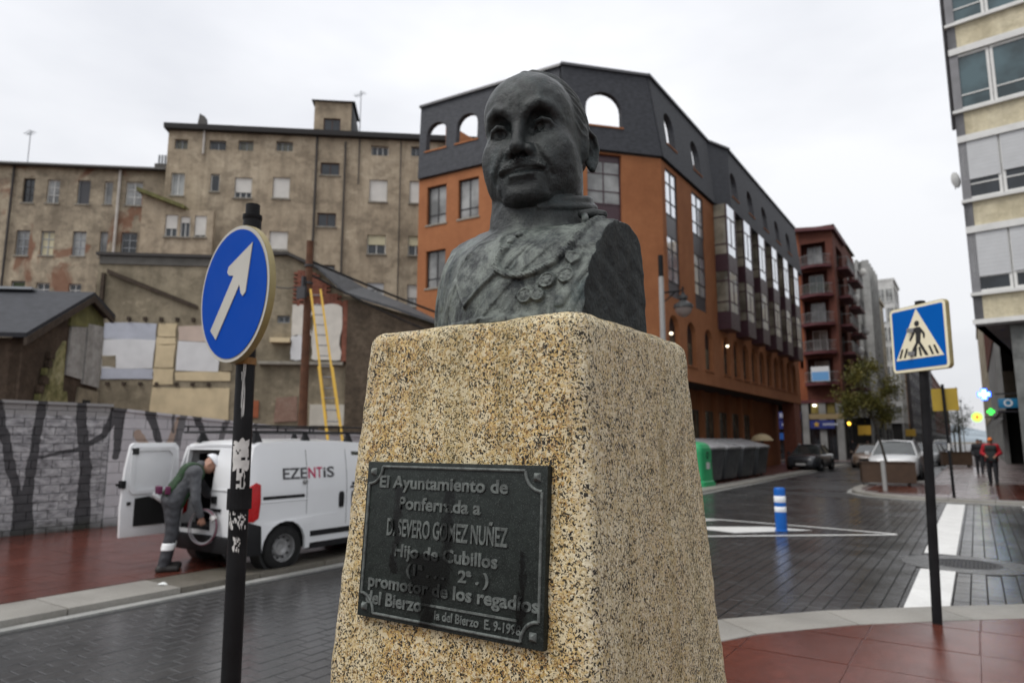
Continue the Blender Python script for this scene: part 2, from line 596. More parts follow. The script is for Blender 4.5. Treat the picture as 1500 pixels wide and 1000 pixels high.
# pedestal: battered block with rubbed, uneven arrises
def pedestal_mesh():
    w, k, H = 0.2737, 0.066, PED.z
    bm = bmesh.new()
    zz = [0.0, -0.03, -0.08] + [-0.15 - 0.1 * i for i in range(int((H - 0.15) / 0.1))] + [-H + 0.001]
    n = 26
    fr = [-1 + 2 * i / n for i in range(n + 1)]
    def ring(z):
        hw = w - k * z
        r = 0.021
        pts = []
        for sx, sy, ax in ((1, -1, 0), (1, 1, 1), (-1, 1, 2), (-1, -1, 3)):
            for j in range(5):
                a = -math.pi / 2 + ax * math.pi / 2 + j * math.pi / 8
                pts.append((sx * (hw - r) + r * math.cos(a), sy * (hw - r) + r * math.sin(a)))
        out = []
        m = len(pts)
        for i in range(m):
            out.append(pts[i])
            if i % 5 == 4:
                q = pts[(i + 1) % m]
                for s in range(1, 16):
                    out.append((pts[i][0] + (q[0] - pts[i][0]) * s / 16, pts[i][1] + (q[1] - pts[i][1]) * s / 16))
        return [(x, y, z) for x, y in out]
    loops = []
    zs = [-H + 0.0 + (H - 0.03) * i / 70 for i in range(71)]
    for z in zs:
        loops.append(ring(z))
    # rounded top arris
    for a in (0.35, 0.75, 1.15, 1.57):
        z = -0.03 + 0.03 * math.sin(a)
        s = 1 - (0.03 * (1 - math.cos(a))) / w
        loops.append([(x * s, y * s, z) for x, y, _ in ring(-0.03)])
    for s in (0.8, 0.55, 0.3, 0.1):
        loops.append([(x * s, y * s, 0.0) for x, y, _ in ring(-0.03)])
    vs = [v for lp in loops for v in lp]
    m = len(loops[0])
    fs = []
    for i in range(len(loops) - 1):
        fs += [(i * m + j, i * m + (j + 1) % m, (i + 1) * m + (j + 1) % m, (i + 1) * m + j) for j in range(m)]
    fs.append(tuple(range((len(loops) - 1) * m, len(loops) * m)))
    mb = MB()
    mb.add(vs, fs)
    me = mb.mesh('pedestal', M_GRAN, smooth=True, angle=80)
    from mathutils import noise
    for v in me.vertices:
        p = v.co
        d = noise.noise(p * 9) * 0.004 + noise.noise(p * 34) * 0.0034 + noise.noise(p * 80) * 0.0016
        v.co += v.normal * d
    return me
ped = link('pedestal', pedestal_mesh(), None, PED + Vector((0, 0, 0.006)))
tag(ped, 'yellow speckled granite pedestal carrying the bronze bust', 'pedestal')

# ---- bust
def head_sdf(X, Y, Z):
    hs, yaw, roll, nod = 2.06, R(15), R(3.0), R(5.5)
    x, y, z = X - 0.012, Y + 0.0, Z - 0.545
    x, y = x * math.cos(yaw) + y * math.sin(yaw) * -1, x * math.sin(yaw) + y * math.cos(yaw)
    x, y = X * 0 + ((X - 0.019) * math.cos(yaw) + Y * math.sin(yaw)), -(X - 0.019) * math.sin(yaw) + Y * math.cos(yaw)
    x, z = x * math.cos(roll) + z * math.sin(roll), -x * math.sin(roll) + z * math.cos(roll)
    y, z = y * math.cos(nod) + z * math.sin(nod), -y * math.sin(nod) + z * math.cos(nod)
    P = (x / (hs * 0.95), y / hs, z / hs)
    A = (np.abs(P[0]), P[1], P[2])
    d = s_ell(P, (0, 0.012, 0.034), (0.0705, 0.0965, 0.0845))
    d = smin(d, s_ell(P, (0, -0.030, -0.027), (0.0610, 0.062, 0.074)), 0.035)
    d = smin(d, s_ell(P, (0, -0.052, 0.048), (0.058, 0.042, 0.045)), 0.03)
    d = smin(d, s_ell(A, (0.0310, -0.028, -0.052), (0.0300, 0.044, 0.036)), 0.022)     # jowls
    d = smin(d, s_ell(A, (0.0400, -0.0460, -0.0380), (0.0250, 0.0300, 0.0330)), 0.022)   # full cheeks
    d = smin(d, s_ell(P, (0, -0.034, -0.076), (0.046, 0.042, 0.021)), 0.018)         # double chin
    d = smin(d, s_ell(P, (0, -0.0815, -0.0760), (0.031, 0.0165, 0.0165)), 0.020)         # chin
    d = smin(d, s_ell(A, (0.042, -0.066, -0.016), (0.021, 0.020, 0.022)), 0.022)     # cheek
    d = smin(d, s_ell(P, (0, -0.080, -0.047), (0.034, 0.016, 0.028)), 0.03)          # muzzle
    # eye sockets, lids, brows
    d = smax(d, -s_ell(A, (0.0310, -0.0985, 0.0155), (0.0215, 0.0250, 0.0190)), 0.012)
    eye = s_sph(A, (0.0315, -0.0725, 0.0105), 0.0130)
    d = smin(d, eye, 0.003)
    lid = s_path(A, [(0.0165, -0.0815, 0.009), (0.0235, -0.0862, 0.0180), (0.0325, -0.0875, 0.0200), (0.0415, -0.0832, 0.0172), (0.0480, -0.0755, 0.0075)], [0.0022, 0.0032, 0.0036, 0.0032, 0.0022])
    d = smin(d, lid, 0.004)
    low = s_path(A, [(0.0170, -0.0815, 0.0065), (0.0245, -0.0858, 0.0008), (0.0335, -0.0862, -0.0006), (0.0425, -0.0813, 0.0012), (0.0480, -0.0755, 0.0065)], [0.0018, 0.0024, 0.0027, 0.0024, 0.0018])
    d = smin(d, low, 0.004)
    bag = s_path(A, [(0.020, -0.0840, -0.005), (0.032, -0.0850, -0.0100), (0.044, -0.0765, -0.0065)], [0.003, 0.0045, 0.003])
    d = smin(d, bag, 0.008)
    brow = s_path(A, [(0.0110, -0.0925, 0.0270), (0.0190, -0.0945, 0.0370), (0.0310, -0.0905, 0.0420), (0.0445, -0.0790, 0.0370), (0.0535, -0.0650, 0.0230)], [0.0046, 0.0066, 0.0064, 0.0056, 0.0036])
    d = smin(d, brow, 0.006)
    d = smin(d, s_cap(A, (0.0055, -0.0905, 0.032), (0.0065, -0.0885, 0.052), 0.004, 0.003), 0.012)   # frown
    pupil = s_sph(A, (0.0305, -0.0868, 0.0108), 0.0052)
    d = smax(d, -pupil, 0.0015)
    # nose
    d = smin(d, s_path(P, [(0, -0.0885, 0.026), (0, -0.0935, 0.014), (0, -0.1035, -0.006), (0, -0.1105, -0.0190)], [0.0070, 0.0068, 0.0078, 0.0100]), 0.010)
    d = smin(d, s_ell(A, (0.0130, -0.0965, -0.0215), (0.0080, 0.0100, 0.0078)), 0.006)
    d = smax(d, -s_ell(A, (0.0068, -0.1030, -0.0300), (0.0038, 0.0058, 0.0042)), 0.003)
    # relief drawn on the front of the face: folds, moustache, lips
    ax_, fz = A[0], P[2]
    g = lambda pts, sg: np.exp(-(pl_dist(ax_, fz, pts) / sg) ** 2)
    rl = -0.0015 * g([(0.0215, -0.0165), (0.0260, -0.0270), (0.0360, -0.0430), (0.0400, -0.0560)], 0.0032)
    rl += 0.0018 * g([(0.0290, -0.0150), (0.0350, -0.0270), (0.0440, -0.0420)], 0.0070)
    rl -= 0.0012 * g([(0.0330, -0.0560), (0.0330, -0.0760)], 0.0030)
    dm = pl_dist(ax_, fz, [(0.003, -0.0365), (0.012, -0.0376), (0.023, -0.0405), (0.0320, -0.0450)])
    wm = 0.0068 - 0.0042 * np.clip((ax_ - 0.012) / 0.026, 0, 1)
    hairs = 1 + 0.22 * np.sin(ax_ * 1900 + fz * 900 + 2 * np.sin(fz * 700))
    rl += 0.0034 * np.sqrt(np.clip(1 - (dm / wm) ** 2, 0, 1)) * hairs
    rl -= 0.0024 * g([(0, -0.0490), (0.012, -0.0487), (0.022, -0.0490), (0.0300, -0.0508)], 0.0015)
    rl += 0.0030 * g([(0, -0.0545), (0.0150, -0.0540)], 0.0040)
    rl -= 0.0016 * g([(0, -0.0665), (0.0160, -0.0650)], 0.0050)
    rl += 0.0026 * g([(0, -0.0800), (0.010, -0.0800)], 0.0090)
    rl -= 0.0008 * g([(0, -0.0760), (0.0005, -0.0900)], 0.0025)
    rl -= 0.0010 * g([(0.006, 0.050), (0.0065, 0.032)], 0.0022)
    d = d - np.where(P[1] < -0.035, rl, 0)
    # hair: a close cap with its edge running up from the ear over the temple
    cap = s_ell(P, (0, 0.0135, 0.0345), (0.0742, 0.1005, 0.0892))
    edge_y = -0.042 - 0.022 * sstep(0.0, 0.05, A[0] - 0.012) + 0.018 * sstep(0.055, 0.08, A[0]) + 0.95 * np.maximum(0.05 - P[2], 0) * 0.55
    region = np.maximum(edge_y - P[1], -0.012 - P[2] + 0.0 * P[0]) 
    waves = 0.0014 * np.sin(P[2] * 420 + P[1] * 260 + 6 * np.sin(P[0] * 60))
    d = smin(d, smax(cap + waves, region * 0.75, 0.003), 0.0012)
    d = smin(d, smax(s_ell(A, (0.0650, 0.002, 0.012), (0.0125, 0.012, 0.030)), 0 * P[0] - 1, 0.001), 0.006)   # sideburn
    # ear
    ex, ey, ez = (A[0] - 0.0670) / 0.90, (P[1] - 0.0160) / 0.88, (P[2] - 0.0010) / 0.88
    c_, s_ = math.cos(R(24)), math.sin(R(24))
    E3 = (ex * c_ - ey * s_, ex * s_ + ey * c_ + 0.15 * ez, ez)
    ear = s_ell(E3, (0.003, 0.006, 0.0), (0.0062, 0.0195, 0.0320))
    rim = s_path(E3, [(0.005, -0.006, 0.010), (0.008, -0.006, 0.026), (0.009, 0.006, 0.0325), (0.010, 0.020, 0.024), (0.010, 0.0225, 0.006), (0.008, 0.015, -0.016), (0.006, 0.004, -0.029)], [0.0034, 0.0038, 0.0042, 0.0044, 0.0042, 0.0042, 0.0056])
    ear = smin(ear, rim, 0.004)
    ear = smax(ear, -s_ell(E3, (0.0085, 0.002, -0.002), (0.0055, 0.0080, 0.0125)), 0.003)
    ear = smax(ear, -s_path(E3, [(0.0105, 0.008, 0.020), (0.0105, 0.0135, 0.006)], 0.0034), 0.003)
    ear = smin(ear, s_cap(E3, (0.005, -0.008, -0.004), (0.006, -0.008, -0.010), 0.0044), 0.004)
    d = smin(d, ear, 0.005)
    return d * hs

def pl_dist(X, Z, pts):
    d = None
    for i in range(len(pts) - 1):
        ax, az = pts[i]
        bx, bz = pts[i + 1]
        dx, dz = bx - ax, bz - az
        t = np.clip(((X - ax) * dx + (Z - az) * dz) / (dx * dx + dz * dz + 1e-12), 0, 1)
        e = np.hypot(X - ax - t * dx, Z - az - t * dz)
        d = e if d is None else np.minimum(d, e)
    return d

def poly_sd(X, Z, pts):
    inside = np.zeros(X.shape, bool)
    n = len(pts)
    for i in range(n):
        x0, z0 = pts[i]
        x1, z1 = pts[(i + 1) % n]
        cross = ((z0 > Z) != (z1 > Z)) & (X < (x1 - x0) * (Z - z0) / (z1 - z0 + 1e-12) + x0)
        inside ^= cross
    d = pl_dist(X, Z, list(pts) + [pts[0]])
    return np.where(inside, -d, d)

def ridge(d, w, h):
    return h * np.sqrt(np.clip(1 - (d / w) ** 2, 0, 1))

FALL = 1.35
def chest_y(X, Z):
    c = 1 - (X / 0.29) ** 2
    return -(0.262 + 0.03 * c) + (0.56 - 0.25 * c) * Z - 0.025 * np.sin(np.pi * np.clip(Z / 0.3, 0, 1)) + FALL * np.maximum(0.06 - X, 0) ** 2 * (1 - 2.2 * np.clip(Z, 0, 0.3)) + 2.6 * np.maximum(Z - 0.18, 0) ** 2 * sstep(0.27, 0.15, np.abs(X))

LAPEL = [(-0.030, 0.236), (-0.090, 0.168), (-0.074, 0.100), (-0.038, 0.049), (0.058, 0.128), (0.060, 0.190), (0.040, 0.25)]
BAND = [(-0.020, 0.004), (0.017, 0.004), (0.102, 0.098), (0.150, 0.150), (0.2, 0.21), (0.185, 0.235), (0.088, 0.128), (0.075, 0.120)]
CORD = [(0.068, 0.205), (0.058, 0.180), (0.056, 0.160), (0.064, 0.140), (0.088, 0.124), (0.131, 0.116), (0.173, 0.126), (0.208, 0.148), (0.231, 0.183), (0.243, 0.224), (0.249, 0.270), (0.250, 0.300)]
CORD2 = [(0.150, 0.124), (0.190, 0.142), (0.222, 0.172), (0.238, 0.217), (0.243, 0.262), (0.246, 0.29)]

def relief(X, Z):
    r = 0.0 * X
    sd = poly_sd(X, Z, LAPEL)
    r += 0.0060 * sstep(0.004, -0.004, sd) + 0.0015 * sstep(-0.004, -0.010, sd) * 0
    r += ridge(np.abs(sd + 0.005), 0.005, 0.0022)
    sb = poly_sd(X, Z, BAND)
    r += 0.0042 * sstep(0.003, -0.003, sb)
    # twisted cords
    for pts, w, h in ((CORD, 0.0095, 0.013), (CORD2, 0.0085, 0.011)):
        d = pl_dist(X, Z, pts)
        tw = 1 + 0.16 * np.sin((X * 1.0 + Z * 1.6) * 520)
        r = np.maximum(r, ridge(d, w, h) * tw)
    # buttons and clasp below the collar
    for (bx, bz, br) in ((0.084, 0.250, 0.013), (0.074, 0.225, 0.012), (0.070, 0.204, 0.011)):
        d = np.hypot(X - bx, Z - bz)
        r = np.maximum(r, ridge(d, br, 0.012))
    # cloth folds running down from the left shoulder
    for pts, w, h in (([(0.082, 0.147), (0.135, 0.219), (0.185, 0.287)], 0.007, 0.0045), ([(0.100, 0.140), (0.162, 0.236), (0.222, 0.275)], 0.006, 0.0040),
                      ([(0.300, 0.160), (0.270, 0.110), (0.235, 0.040)], 0.014, 0.0060), ([(0.315, 0.130), (0.285, 0.085), (0.262, 0.02)], 0.010, 0.0050),
                      ([(0.300, 0.205), (0.262, 0.195), (0.240, 0.200)], 0.010, 0.0040),
                      ([(-0.14, 0.24), (-0.17, 0.14), (-0.20, 0.03)], 0.020, 0.0050), ([(-0.20, 0.24), (-0.225, 0.15), (-0.24, 0.05)], 0.018, 0.0060),
                      ([(-0.10, 0.13), (-0.13, 0.07), (-0.15, 0.0)], 0.014, 0.0040), ([(-0.02, 0.29), (-0.05, 0.24), (-0.055, 0.20)], 0.010, 0.0030)):
        r += ridge(pl_dist(X, Z, pts), w, h)
    for pts in ([(0.165, 0.300), (0.190, 0.277), (0.196, 0.262)],):
        r -= ridge(pl_dist(X, Z, pts), 0.010, 0.014)
    # medals
    sh = poly_sd(X, Z, [(0.227, 0.178), (0.271, 0.172), (0.266, 0.147), (0.250, 0.135), (0.232, 0.152)])
    r = np.maximum(r, 0.006 * sstep(0.002, -0.002, sh) + 0.003 * (np.abs(sh + 0.004) < 0.0025))
    for (mx, mz, mr) in ((0.243, 0.109, 0.0205), (0.199, 0.099, 0.0205), (0.148, 0.064, 0.0205), (0.181, 0.063, 0.0170)):
        d = np.hypot(X - mx, Z - mz)
        a = np.arctan2(Z - mz, X - mx)
        disc = 0.0065 * sstep(mr + 0.0015, mr - 0.0015, d) + ridge(np.abs(d - mr + 0.003), 0.003, 0.0035)
        disc += 0.0028 * sstep(mr * 0.62, mr * 0.5, d) * (0.6 + 0.4 * np.cos(5 * a)) 
        r = np.maximum(r, disc)
    rb = poly_sd(X, Z, [(0.158, 0.080), (0.180, 0.103), (0.190, 0.094), (0.170, 0.070)])
    r = np.maximum(r, (0.0050 + 0.0012 * np.sin((X + Z) * 900)) * sstep(0.0015, -0.0015, rb))
    for (mx, mz) in ((0.243, 0.133), (0.126, 0.066)):
        r = np.maximum(r, ridge(np.hypot(X - mx, Z - mz), 0.007, 0.006))
    # rim along the base
    r += 0.010 * sstep(0.020, 0.016, Z) * sstep(0.2, 0.1, X)
    return r

def torso_sdf(X, Y, Z):
    ax = np.abs(X)
    ztop = 0.293 + 0.026 * (1 - sstep(0.10, 0.285, ax)) - 0.12 * X * (ax < 0.4) * sstep(0.285, 0.12, ax) - 1.2 * np.maximum(Y - 0.02, 0) ** 2 - 0.25 * np.maximum(-0.09 - Y, 0)
    front = chest_y(X, Z) - Y
    back = Y - (0.118 - 0.10 * np.maximum(Z - 0.12, 0) + 0.02 * (1 - (X / 0.29) ** 2))
    d = smax(front * 0.86, Z - ztop, 0.075)
    d = smax(d, back, 0.09)
    d = d - np.where(Y < 0.02, relief(X, Z), 0)
    # epaulette knot and shoulder button on his left
    P = (X, Y, Z)
    d = smin(d, s_path(P, [(0.190, -0.060, 0.322), (0.215, -0.045, 0.322), (0.240, -0.035, 0.318)], [0.012, 0.014, 0.012]), 0.004)
    d = smin(d, s_path(P, [(0.205, -0.075, 0.310), (0.225, -0.110, 0.285)], [0.010, 0.010]), 0.004)
    dd = np.sqrt((X - 0.268) ** 2 + (Y + 0.060) ** 2 + (Z - 0.280) ** 2 )
    d = np.where(d < 0.03, d - ridge(np.abs(dd - 0.026), 0.004, 0.004), d)
    d = smin(d, s_path(P, [(-0.17, -0.07, 0.292), (-0.21, -0.060, 0.286), (-0.245, -0.05, 0.280)], [0.010, 0.014, 0.016]), 0.03)
    # the arms are cut off flat
    rough_cut = 0.0022 * np.sin(Y * 60 + Z * 35) * np.sin(Z * 48 - Y * 21)
    d = smax(d, X - 0.292 + rough_cut, 0.005)
    d = smax(d, -X - 0.268 + rough_cut, 0.012)
    d = smax(d, -Z, 0.004)
    return d

def neck_sdf(X, Y, Z):
    P = (X, Y, Z)
    d = s_cap(P, (0.035, 0.03, 0.28), (0.03, 0.03, 0.50), 0.100, 0.104)
    # standing collar, open a little at the front
    r = np.hypot(X - 0.030, (Y - 0.002) / 1.08)
    top = 0.408 - 0.16 * (X - 0.02) + 0.26 * (Y + 0.03)
    col = smax(np.abs(r - 0.138 + 0.10 * (Z - 0.36)) - 0.010, np.maximum(Z - top, 0.26 - Z), 0.008)
    notch = s_cap(P, (0.066, -0.19, 0.40), (0.076, -0.19, 0.25), 0.008, 0.003)
    col = smax(col, -notch, 0.006)
    d = smin(d, col, 0.002)
    rim_ = smax(np.hypot(r - 0.141 + 0.10 * (Z - 0.36), (Z - top + 0.006) * 0.8) - 0.0085, -notch, 0.004)
    d = smin(d, rim_, 0.003)
    roll_ = np.hypot(r - 0.145, (Z - (top - 0.028))) - 0.011
    roll_ = np.where(X > 0.10, roll_, 1.0)
    return smin(d, roll_, 0.006)

def bust_sdf(X, Y, Z):
    z0, z1 = Z.min(), Z.max()
    d = np.full(X.shape, 1.0, np.float32)
    if z0 < 0.46:
        d = smin(torso_sdf(X, Y, Z), neck_sdf(X, Y, Z), 0.007) if z1 > 0.24 else torso_sdf(X, Y, Z)
    else:
        d = s_cap((X, Y, Z), (0.035, 0.03, 0.28), (0.03, 0.03, 0.50), 0.100, 0.104)
    if z1 > 0.27:
        d = smin(d, head_sdf(X, Y, Z), 0.0015)
    P = (X, Y, Z)
    lump = 0.0013 * np.sin(X * 71 + 2 * np.sin(Z * 43)) * np.sin(Y * 63 + 1.7 * np.sin(X * 39)) * np.sin(Z * 67)
    return d + lump

BUST_H = 0.0031
bust_me = nets_mesh('bust', bust_sdf, (-0.312, -0.345, -0.006), (0.312, 0.235, 0.765 + 0.01), BUST_H, M_BRONZE, lambda v: v * K)
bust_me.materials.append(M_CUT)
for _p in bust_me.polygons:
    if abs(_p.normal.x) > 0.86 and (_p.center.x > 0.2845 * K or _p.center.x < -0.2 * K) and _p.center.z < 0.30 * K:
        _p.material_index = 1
bust = link('bust', bust_me, None, PED + Vector((0, 0, 0.001)))
tag(bust, 'dark weathered bronze bust of a moustached man in uniform', 'statue')
# ------------------------------------------------------------------ plaque on the pedestal's front
def plaque_mats():
    out = []
    for name, base, pale in (('plaque_metal', (0.014, 0.018, 0.016), 0.0), ('plaque_raised', (0.115, 0.128, 0.12), 1.0)):
        t = NT(name)
        p = t.co('Object')
        wp = t.pos()
        c = t.ramp(t.noise(wp, 60, 6, 0.7), [(0.3, tuple(x * 0.6 for x in base)), (0.7, tuple(x * 1.5 for x in base))])
        sp = t.ramp(t.noise(wp, 420, 3, 0.7), [(0.55, 0.0), (0.68, 0.5)])
        c = t.mix(sp, c, (0.10, 0.11, 0.105))
        if pale:
            worn = t.ramp(t.noise(wp, 75, 5, 0.7), [(0.46, 0.0), (0.66, 0.85)])
            c = t.mix(worn, c, (0.05, 0.054, 0.052))
        else:
            rub = t.ramp(t.noise(t.mapping(wp, (30, 30, 22), (2, 2, 1)), 1.0, 7, 0.75), [(0.60, 0.0), (0.74, 0.7)])
            x = t.xyz(wp)[0]
            right = t.ramp(t.math('SUBTRACT', x, -0.854), [(0.11, 0.0), (0.20, 1.0)])
            c = t.mix(t.math('MULTIPLY', rub, right), c, (0.16, 0.18, 0.18))
        # black wet runs: three ragged columns and a blot in the middle
        sx, _, sz = t.xyz(wp)
        wob = t.math('MULTIPLY', t.math('SUBTRACT', t.noise(t.mapping(wp, (38, 38, 26)), 1.0, 7, 0.72), 0.5), 0.075)
        xr = t.math('ADD', t.math('SUBTRACT', sx, -0.854), wob)
        m = None
        for cx, wd, z0, z1 in ((-0.136, 0.010, -0.33, -0.50), (-0.004, 0.012, -0.33, -0.52), (0.168, 0.010, -0.43, -0.56), (-0.050, 0.060, -0.455, -0.530), (-0.04, 0.016, -0.50, -0.60)):
            a = t.ramp(t.math('ABSOLUTE', t.math('SUBTRACT', xr, cx)), [(wd * 0.55, 1.0), (wd * 1.35, 0.0)])
            zz = t.math('ADD', t.math('SUBTRACT', sz, PED.z), t.math('MULTIPLY', wob, 0.6))
            b = t.math('MULTIPLY', t.math('LESS_THAN', zz, z0), t.math('GREATER_THAN', zz, z1))
            ab = t.math('MULTIPLY', a, b)
            m = ab if m is None else t.math('MAXIMUM', m, ab)
        c = t.mix(t.math('MULTIPLY', m, 0.90), c, (0.0035, 0.0038, 0.0035))
        rough = t.mix(m, 0.42, 0.22)
        out.append(t.set(color=c, rough=rough, metal=0.0, spec=0.2, normal=t.bump(t.noise(wp, 330, 4, 0.7), 0.35, 0.002)))
    return out
M_PL, M_PLR = plaque_mats()
# local plaque frame: x to the right, z up the battered face, y into the stone
PT, PB = -0.2855, -0.5955          # top and bottom, measured down from the pedestal's top
PW0, PW1 = -0.2300, 0.2180
TILT = math.atan(0.066)
HW = lambda dz: 0.2737 + 0.066 * dz
pl_loc = Vector((0, -HW(0.2855) - 0.006, PT))
PLH = (PT - PB) / math.cos(TILT)
pl = MB().plate(rect(PW0, PW1, -PLH, 0), (), -0.008, 0.012).mesh('plaque', M_PL, bevel=0.003, seg=2)
plaque = link('plaque', pl, ped, pl_loc, rot=(-TILT, 0, 0))
def bar_frame():
    mb = MB()
    i, w = 0.010, 0.006
    x0, x1, z0, z1 = PW0 + i, PW1 - i, -PLH + i, -i
    c = 0.036
    for a, b in (((x0 + c, z1), (x1 - c, z1)), ((x0 + c, z0), (x1 - c, z0)), ((x0, z0 + c), (x0, z1 - c)), ((x1, z0 + c), (x1, z1 - c))):
        mb.tube([(a[0], -0.009, a[1]), (b[0], -0.009, b[1])], 0.0028, 8)
    for cx, cz, sx, sz in ((x0, z0, 1, 1), (x1, z0, -1, 1), (x0, z1, 1, -1), (x1, z1, -1, -1)):
        pts = []
        for k in range(9):
            a = k * math.pi / 16
            pts.append((cx + sx * c * math.cos(a), -0.009, cz + sz * c * math.sin(a)))
        mb.tube(pts, 0.0032, 8)
    return mb
link('border', bar_frame().mesh('border', M_PLR, smooth=True), plaque)
for cx, cz in ((PW0 + 0.021, -0.021), (PW1 - 0.021, -0.021), (PW0 + 0.021, -PLH + 0.021), (PW1 - 0.021, -PLH + 0.021)):
    b = MB()
    b.hexa([(cx - 0.008, -0.008, cz - 0.008), (cx + 0.008, -0.008, cz - 0.008), (cx + 0.008, -0.008, cz + 0.008), (cx - 0.008, -0.008, cz + 0.008)],
           [(cx - 0.003, -0.0165, cz - 0.003), (cx + 0.003, -0.0165, cz - 0.003), (cx + 0.003, -0.0165, cz + 0.003), (cx - 0.003, -0.0165, cz + 0.003)])
    link('corner_stud', b.mesh('corner_stud', M_PLR, bevel=0.0015), plaque)
b = MB().box(-0.055, 0.165, -0.0105, -0.007, -PLH + 0.041, -PLH + 0.045)
link('ruled_line', b.mesh('ruled_line', M_PLR), plaque)
DG = None
def text_mesh(txt, size, width=None, bold=0.0, ext=0.003, mat=None, name='inscription', res=3, align='CENTER', shear=0.0, space=1.0):
    cu = bpy.data.curves.new('lettering', 'FONT')
    cu.body = txt
    cu.size = size
    cu.align_x = align
    cu.extrude = ext
    cu.offset = bold
    cu.resolution_u = res
    cu.shear = shear
    cu.space_character = space
    o = bpy.data.objects.new('lettering', cu)
    COL.objects.link(o)
    bpy.context.view_layer.update()
    me = bpy.data.meshes.new_from_object(o.evaluated_get(bpy.context.evaluated_depsgraph_get()))
    bpy.data.objects.remove(o)
    bpy.data.curves.remove(cu)
    me.name = name
    xs = [v.co.x for v in me.vertices]
    if width and xs:
        f = width / (max(xs) - min(xs))
        for v in me.vertices:
            v.co.x *= f
    # stand the text up: local xz plane, face towards -y
    for v in me.vertices:
        v.co = Vector((v.co.x, -v.co.z, v.co.y))
    me.materials.clear()
    if mat:
        me.materials.append(mat)
    return me
for txt, x, z, size, wid in (('El Ayuntamiento de', -0.028, -0.052, 0.034, 0.325), ('Ponferrada a', -0.030, -0.093, 0.034, 0.208), ('D. SEVERO GOMEZ NUÑEZ', -0.012, -0.146, 0.047, 0.298),
                             ('Hijo de Cubillos', -0.010, -0.185, 0.033, 0.255), ('(1ª . . .   2ª . )', 0.000, -0.217, 0.029, 0.200), ('promotor de los regadíos', 0.003, -0.2495, 0.033, 0.410),
                             ('del Bierzo', -0.131, -0.2820, 0.034, 0.150)):
    me = text_mesh(txt, size, wid, 0.0009, 0.0022, M_PLR)
    link('inscription', me, plaque, (x, -0.0085, z))
link('inscription', text_mesh('la del Bierzo  E. 9-1998', 0.0225, 0.195, 0.0005, 0.0022, M_PLR), plaque, (0.075, -0.0085, -0.2905))
# ------------------------------------------------------------------ ground, street, pavements
def wet(name, stops, r0=0.16, r1=0.5, scale=0.7, fine=30, bump=0.25, bs=60, spec=0.5, puddle=0.55):
    t = NT(name)
    p = t.pos()
    c = t.ramp(t.noise(p, fine, 5, 0.65), [(0.32, stops[0]), (0.68, stops[1])])
    big = t.ramp(t.noise(p, scale, 6, 0.6, 0.3), [(0.35, 0.45), (0.65, 0.0)])
    c = t.mix(big, c, stops[2])
    r = t.ramp(t.noise(t.mapping(p, (1, 1, 1), (4, 9, 0)), scale * 1.6, 5, 0.6), [(puddle - 0.2, r0), (puddle + 0.2, r1)])
    return t.set(color=c, rough=r, spec=spec, normal=t.bump(t.noise(p, bs, 5, 0.7), bump, 0.006))

M_ASPH = wet('wet_asphalt', ((0.020, 0.021, 0.022), (0.045, 0.046, 0.047), (0.013, 0.013, 0.014)), 0.20, 0.5, 0.35, 45, 0.4, 110, 0.4)
M_PAVER = wet('wet_grey_paver', ((0.036, 0.036, 0.037), (0.075, 0.074, 0.074), (0.022, 0.022, 0.022)), 0.05, 0.34, 0.6, 14, 0.2, 70, 0.6)
M_JOINT = plain('dark_joint', (0.016, 0.016, 0.016), 0.8, 0, 0.3, 20)
M_RED = wet('wet_red_tile', ((0.092, 0.027, 0.018), (0.145, 0.042, 0.028), (0.045, 0.016, 0.012)), 0.05, 0.28, 1.1, 16, 0.3, 40, 0.5)
M_REDJ = wet('red_tile_joint', ((0.085, 0.025, 0.018), (0.125, 0.036, 0.026), (0.042, 0.015, 0.012)), 0.3, 0.6, 1.1, 16, 0.3, 40)
M_PINK = wet('wet_pinkish_tile', ((0.17, 0.135, 0.13), (0.23, 0.185, 0.18), (0.12, 0.09, 0.09)), 0.15, 0.4, 0.5, 10, 0.2, 40)
M_PINKJ = plain('pinkish_joint', (0.10, 0.075, 0.07), 0.5, 0, 0.2, 6)
M_KERB = wet('pale_granite_kerb', ((0.20, 0.19, 0.17), (0.33, 0.315, 0.285), (0.15, 0.14, 0.12)), 0.35, 0.65, 1.3, 70, 0.5, 120)
M_GUT = wet('gutter_concrete', ((0.24, 0.24, 0.23), (0.40, 0.40, 0.38), (0.16, 0.16, 0.15)), 0.3, 0.6, 2.0, 40, 0.4, 90)
M_DIRTK = wet('dirty_kerb', ((0.075, 0.068, 0.055), (0.15, 0.135, 0.11), (0.05, 0.043, 0.03)), 0.3, 0.7, 1.5, 30, 0.5, 80)
M_PAINT = wet('worn_white_road_paint', ((0.62, 0.62, 0.60), (0.74, 0.74, 0.72), (0.5, 0.5, 0.48)), 0.3, 0.55, 2.0, 18, 0.3, 60)
M_EARTH = plain('bare_earth', (0.11, 0.09, 0.065), 0.9, 0, 0.4, 0.6, 0.6, 6)

def sheet(pts, z, z0=None):
    mb = MB()
    if z0 is None:
        mb.add([(x, y, z) for x, y in pts], [tuple(range(len(pts)))])
        return mb
    n = len(pts)
    tr = tessellate_polygon([[Vector((x, y, 0)) for x, y in pts]])
    mb.add([(x, y, z) for x, y in pts] + [(x, y, z0) for x, y in pts], [tuple(t) for t in tr] + [(i, (i + 1) % n, n + (i + 1) % n, n + i) for i in range(n)])
    return mb

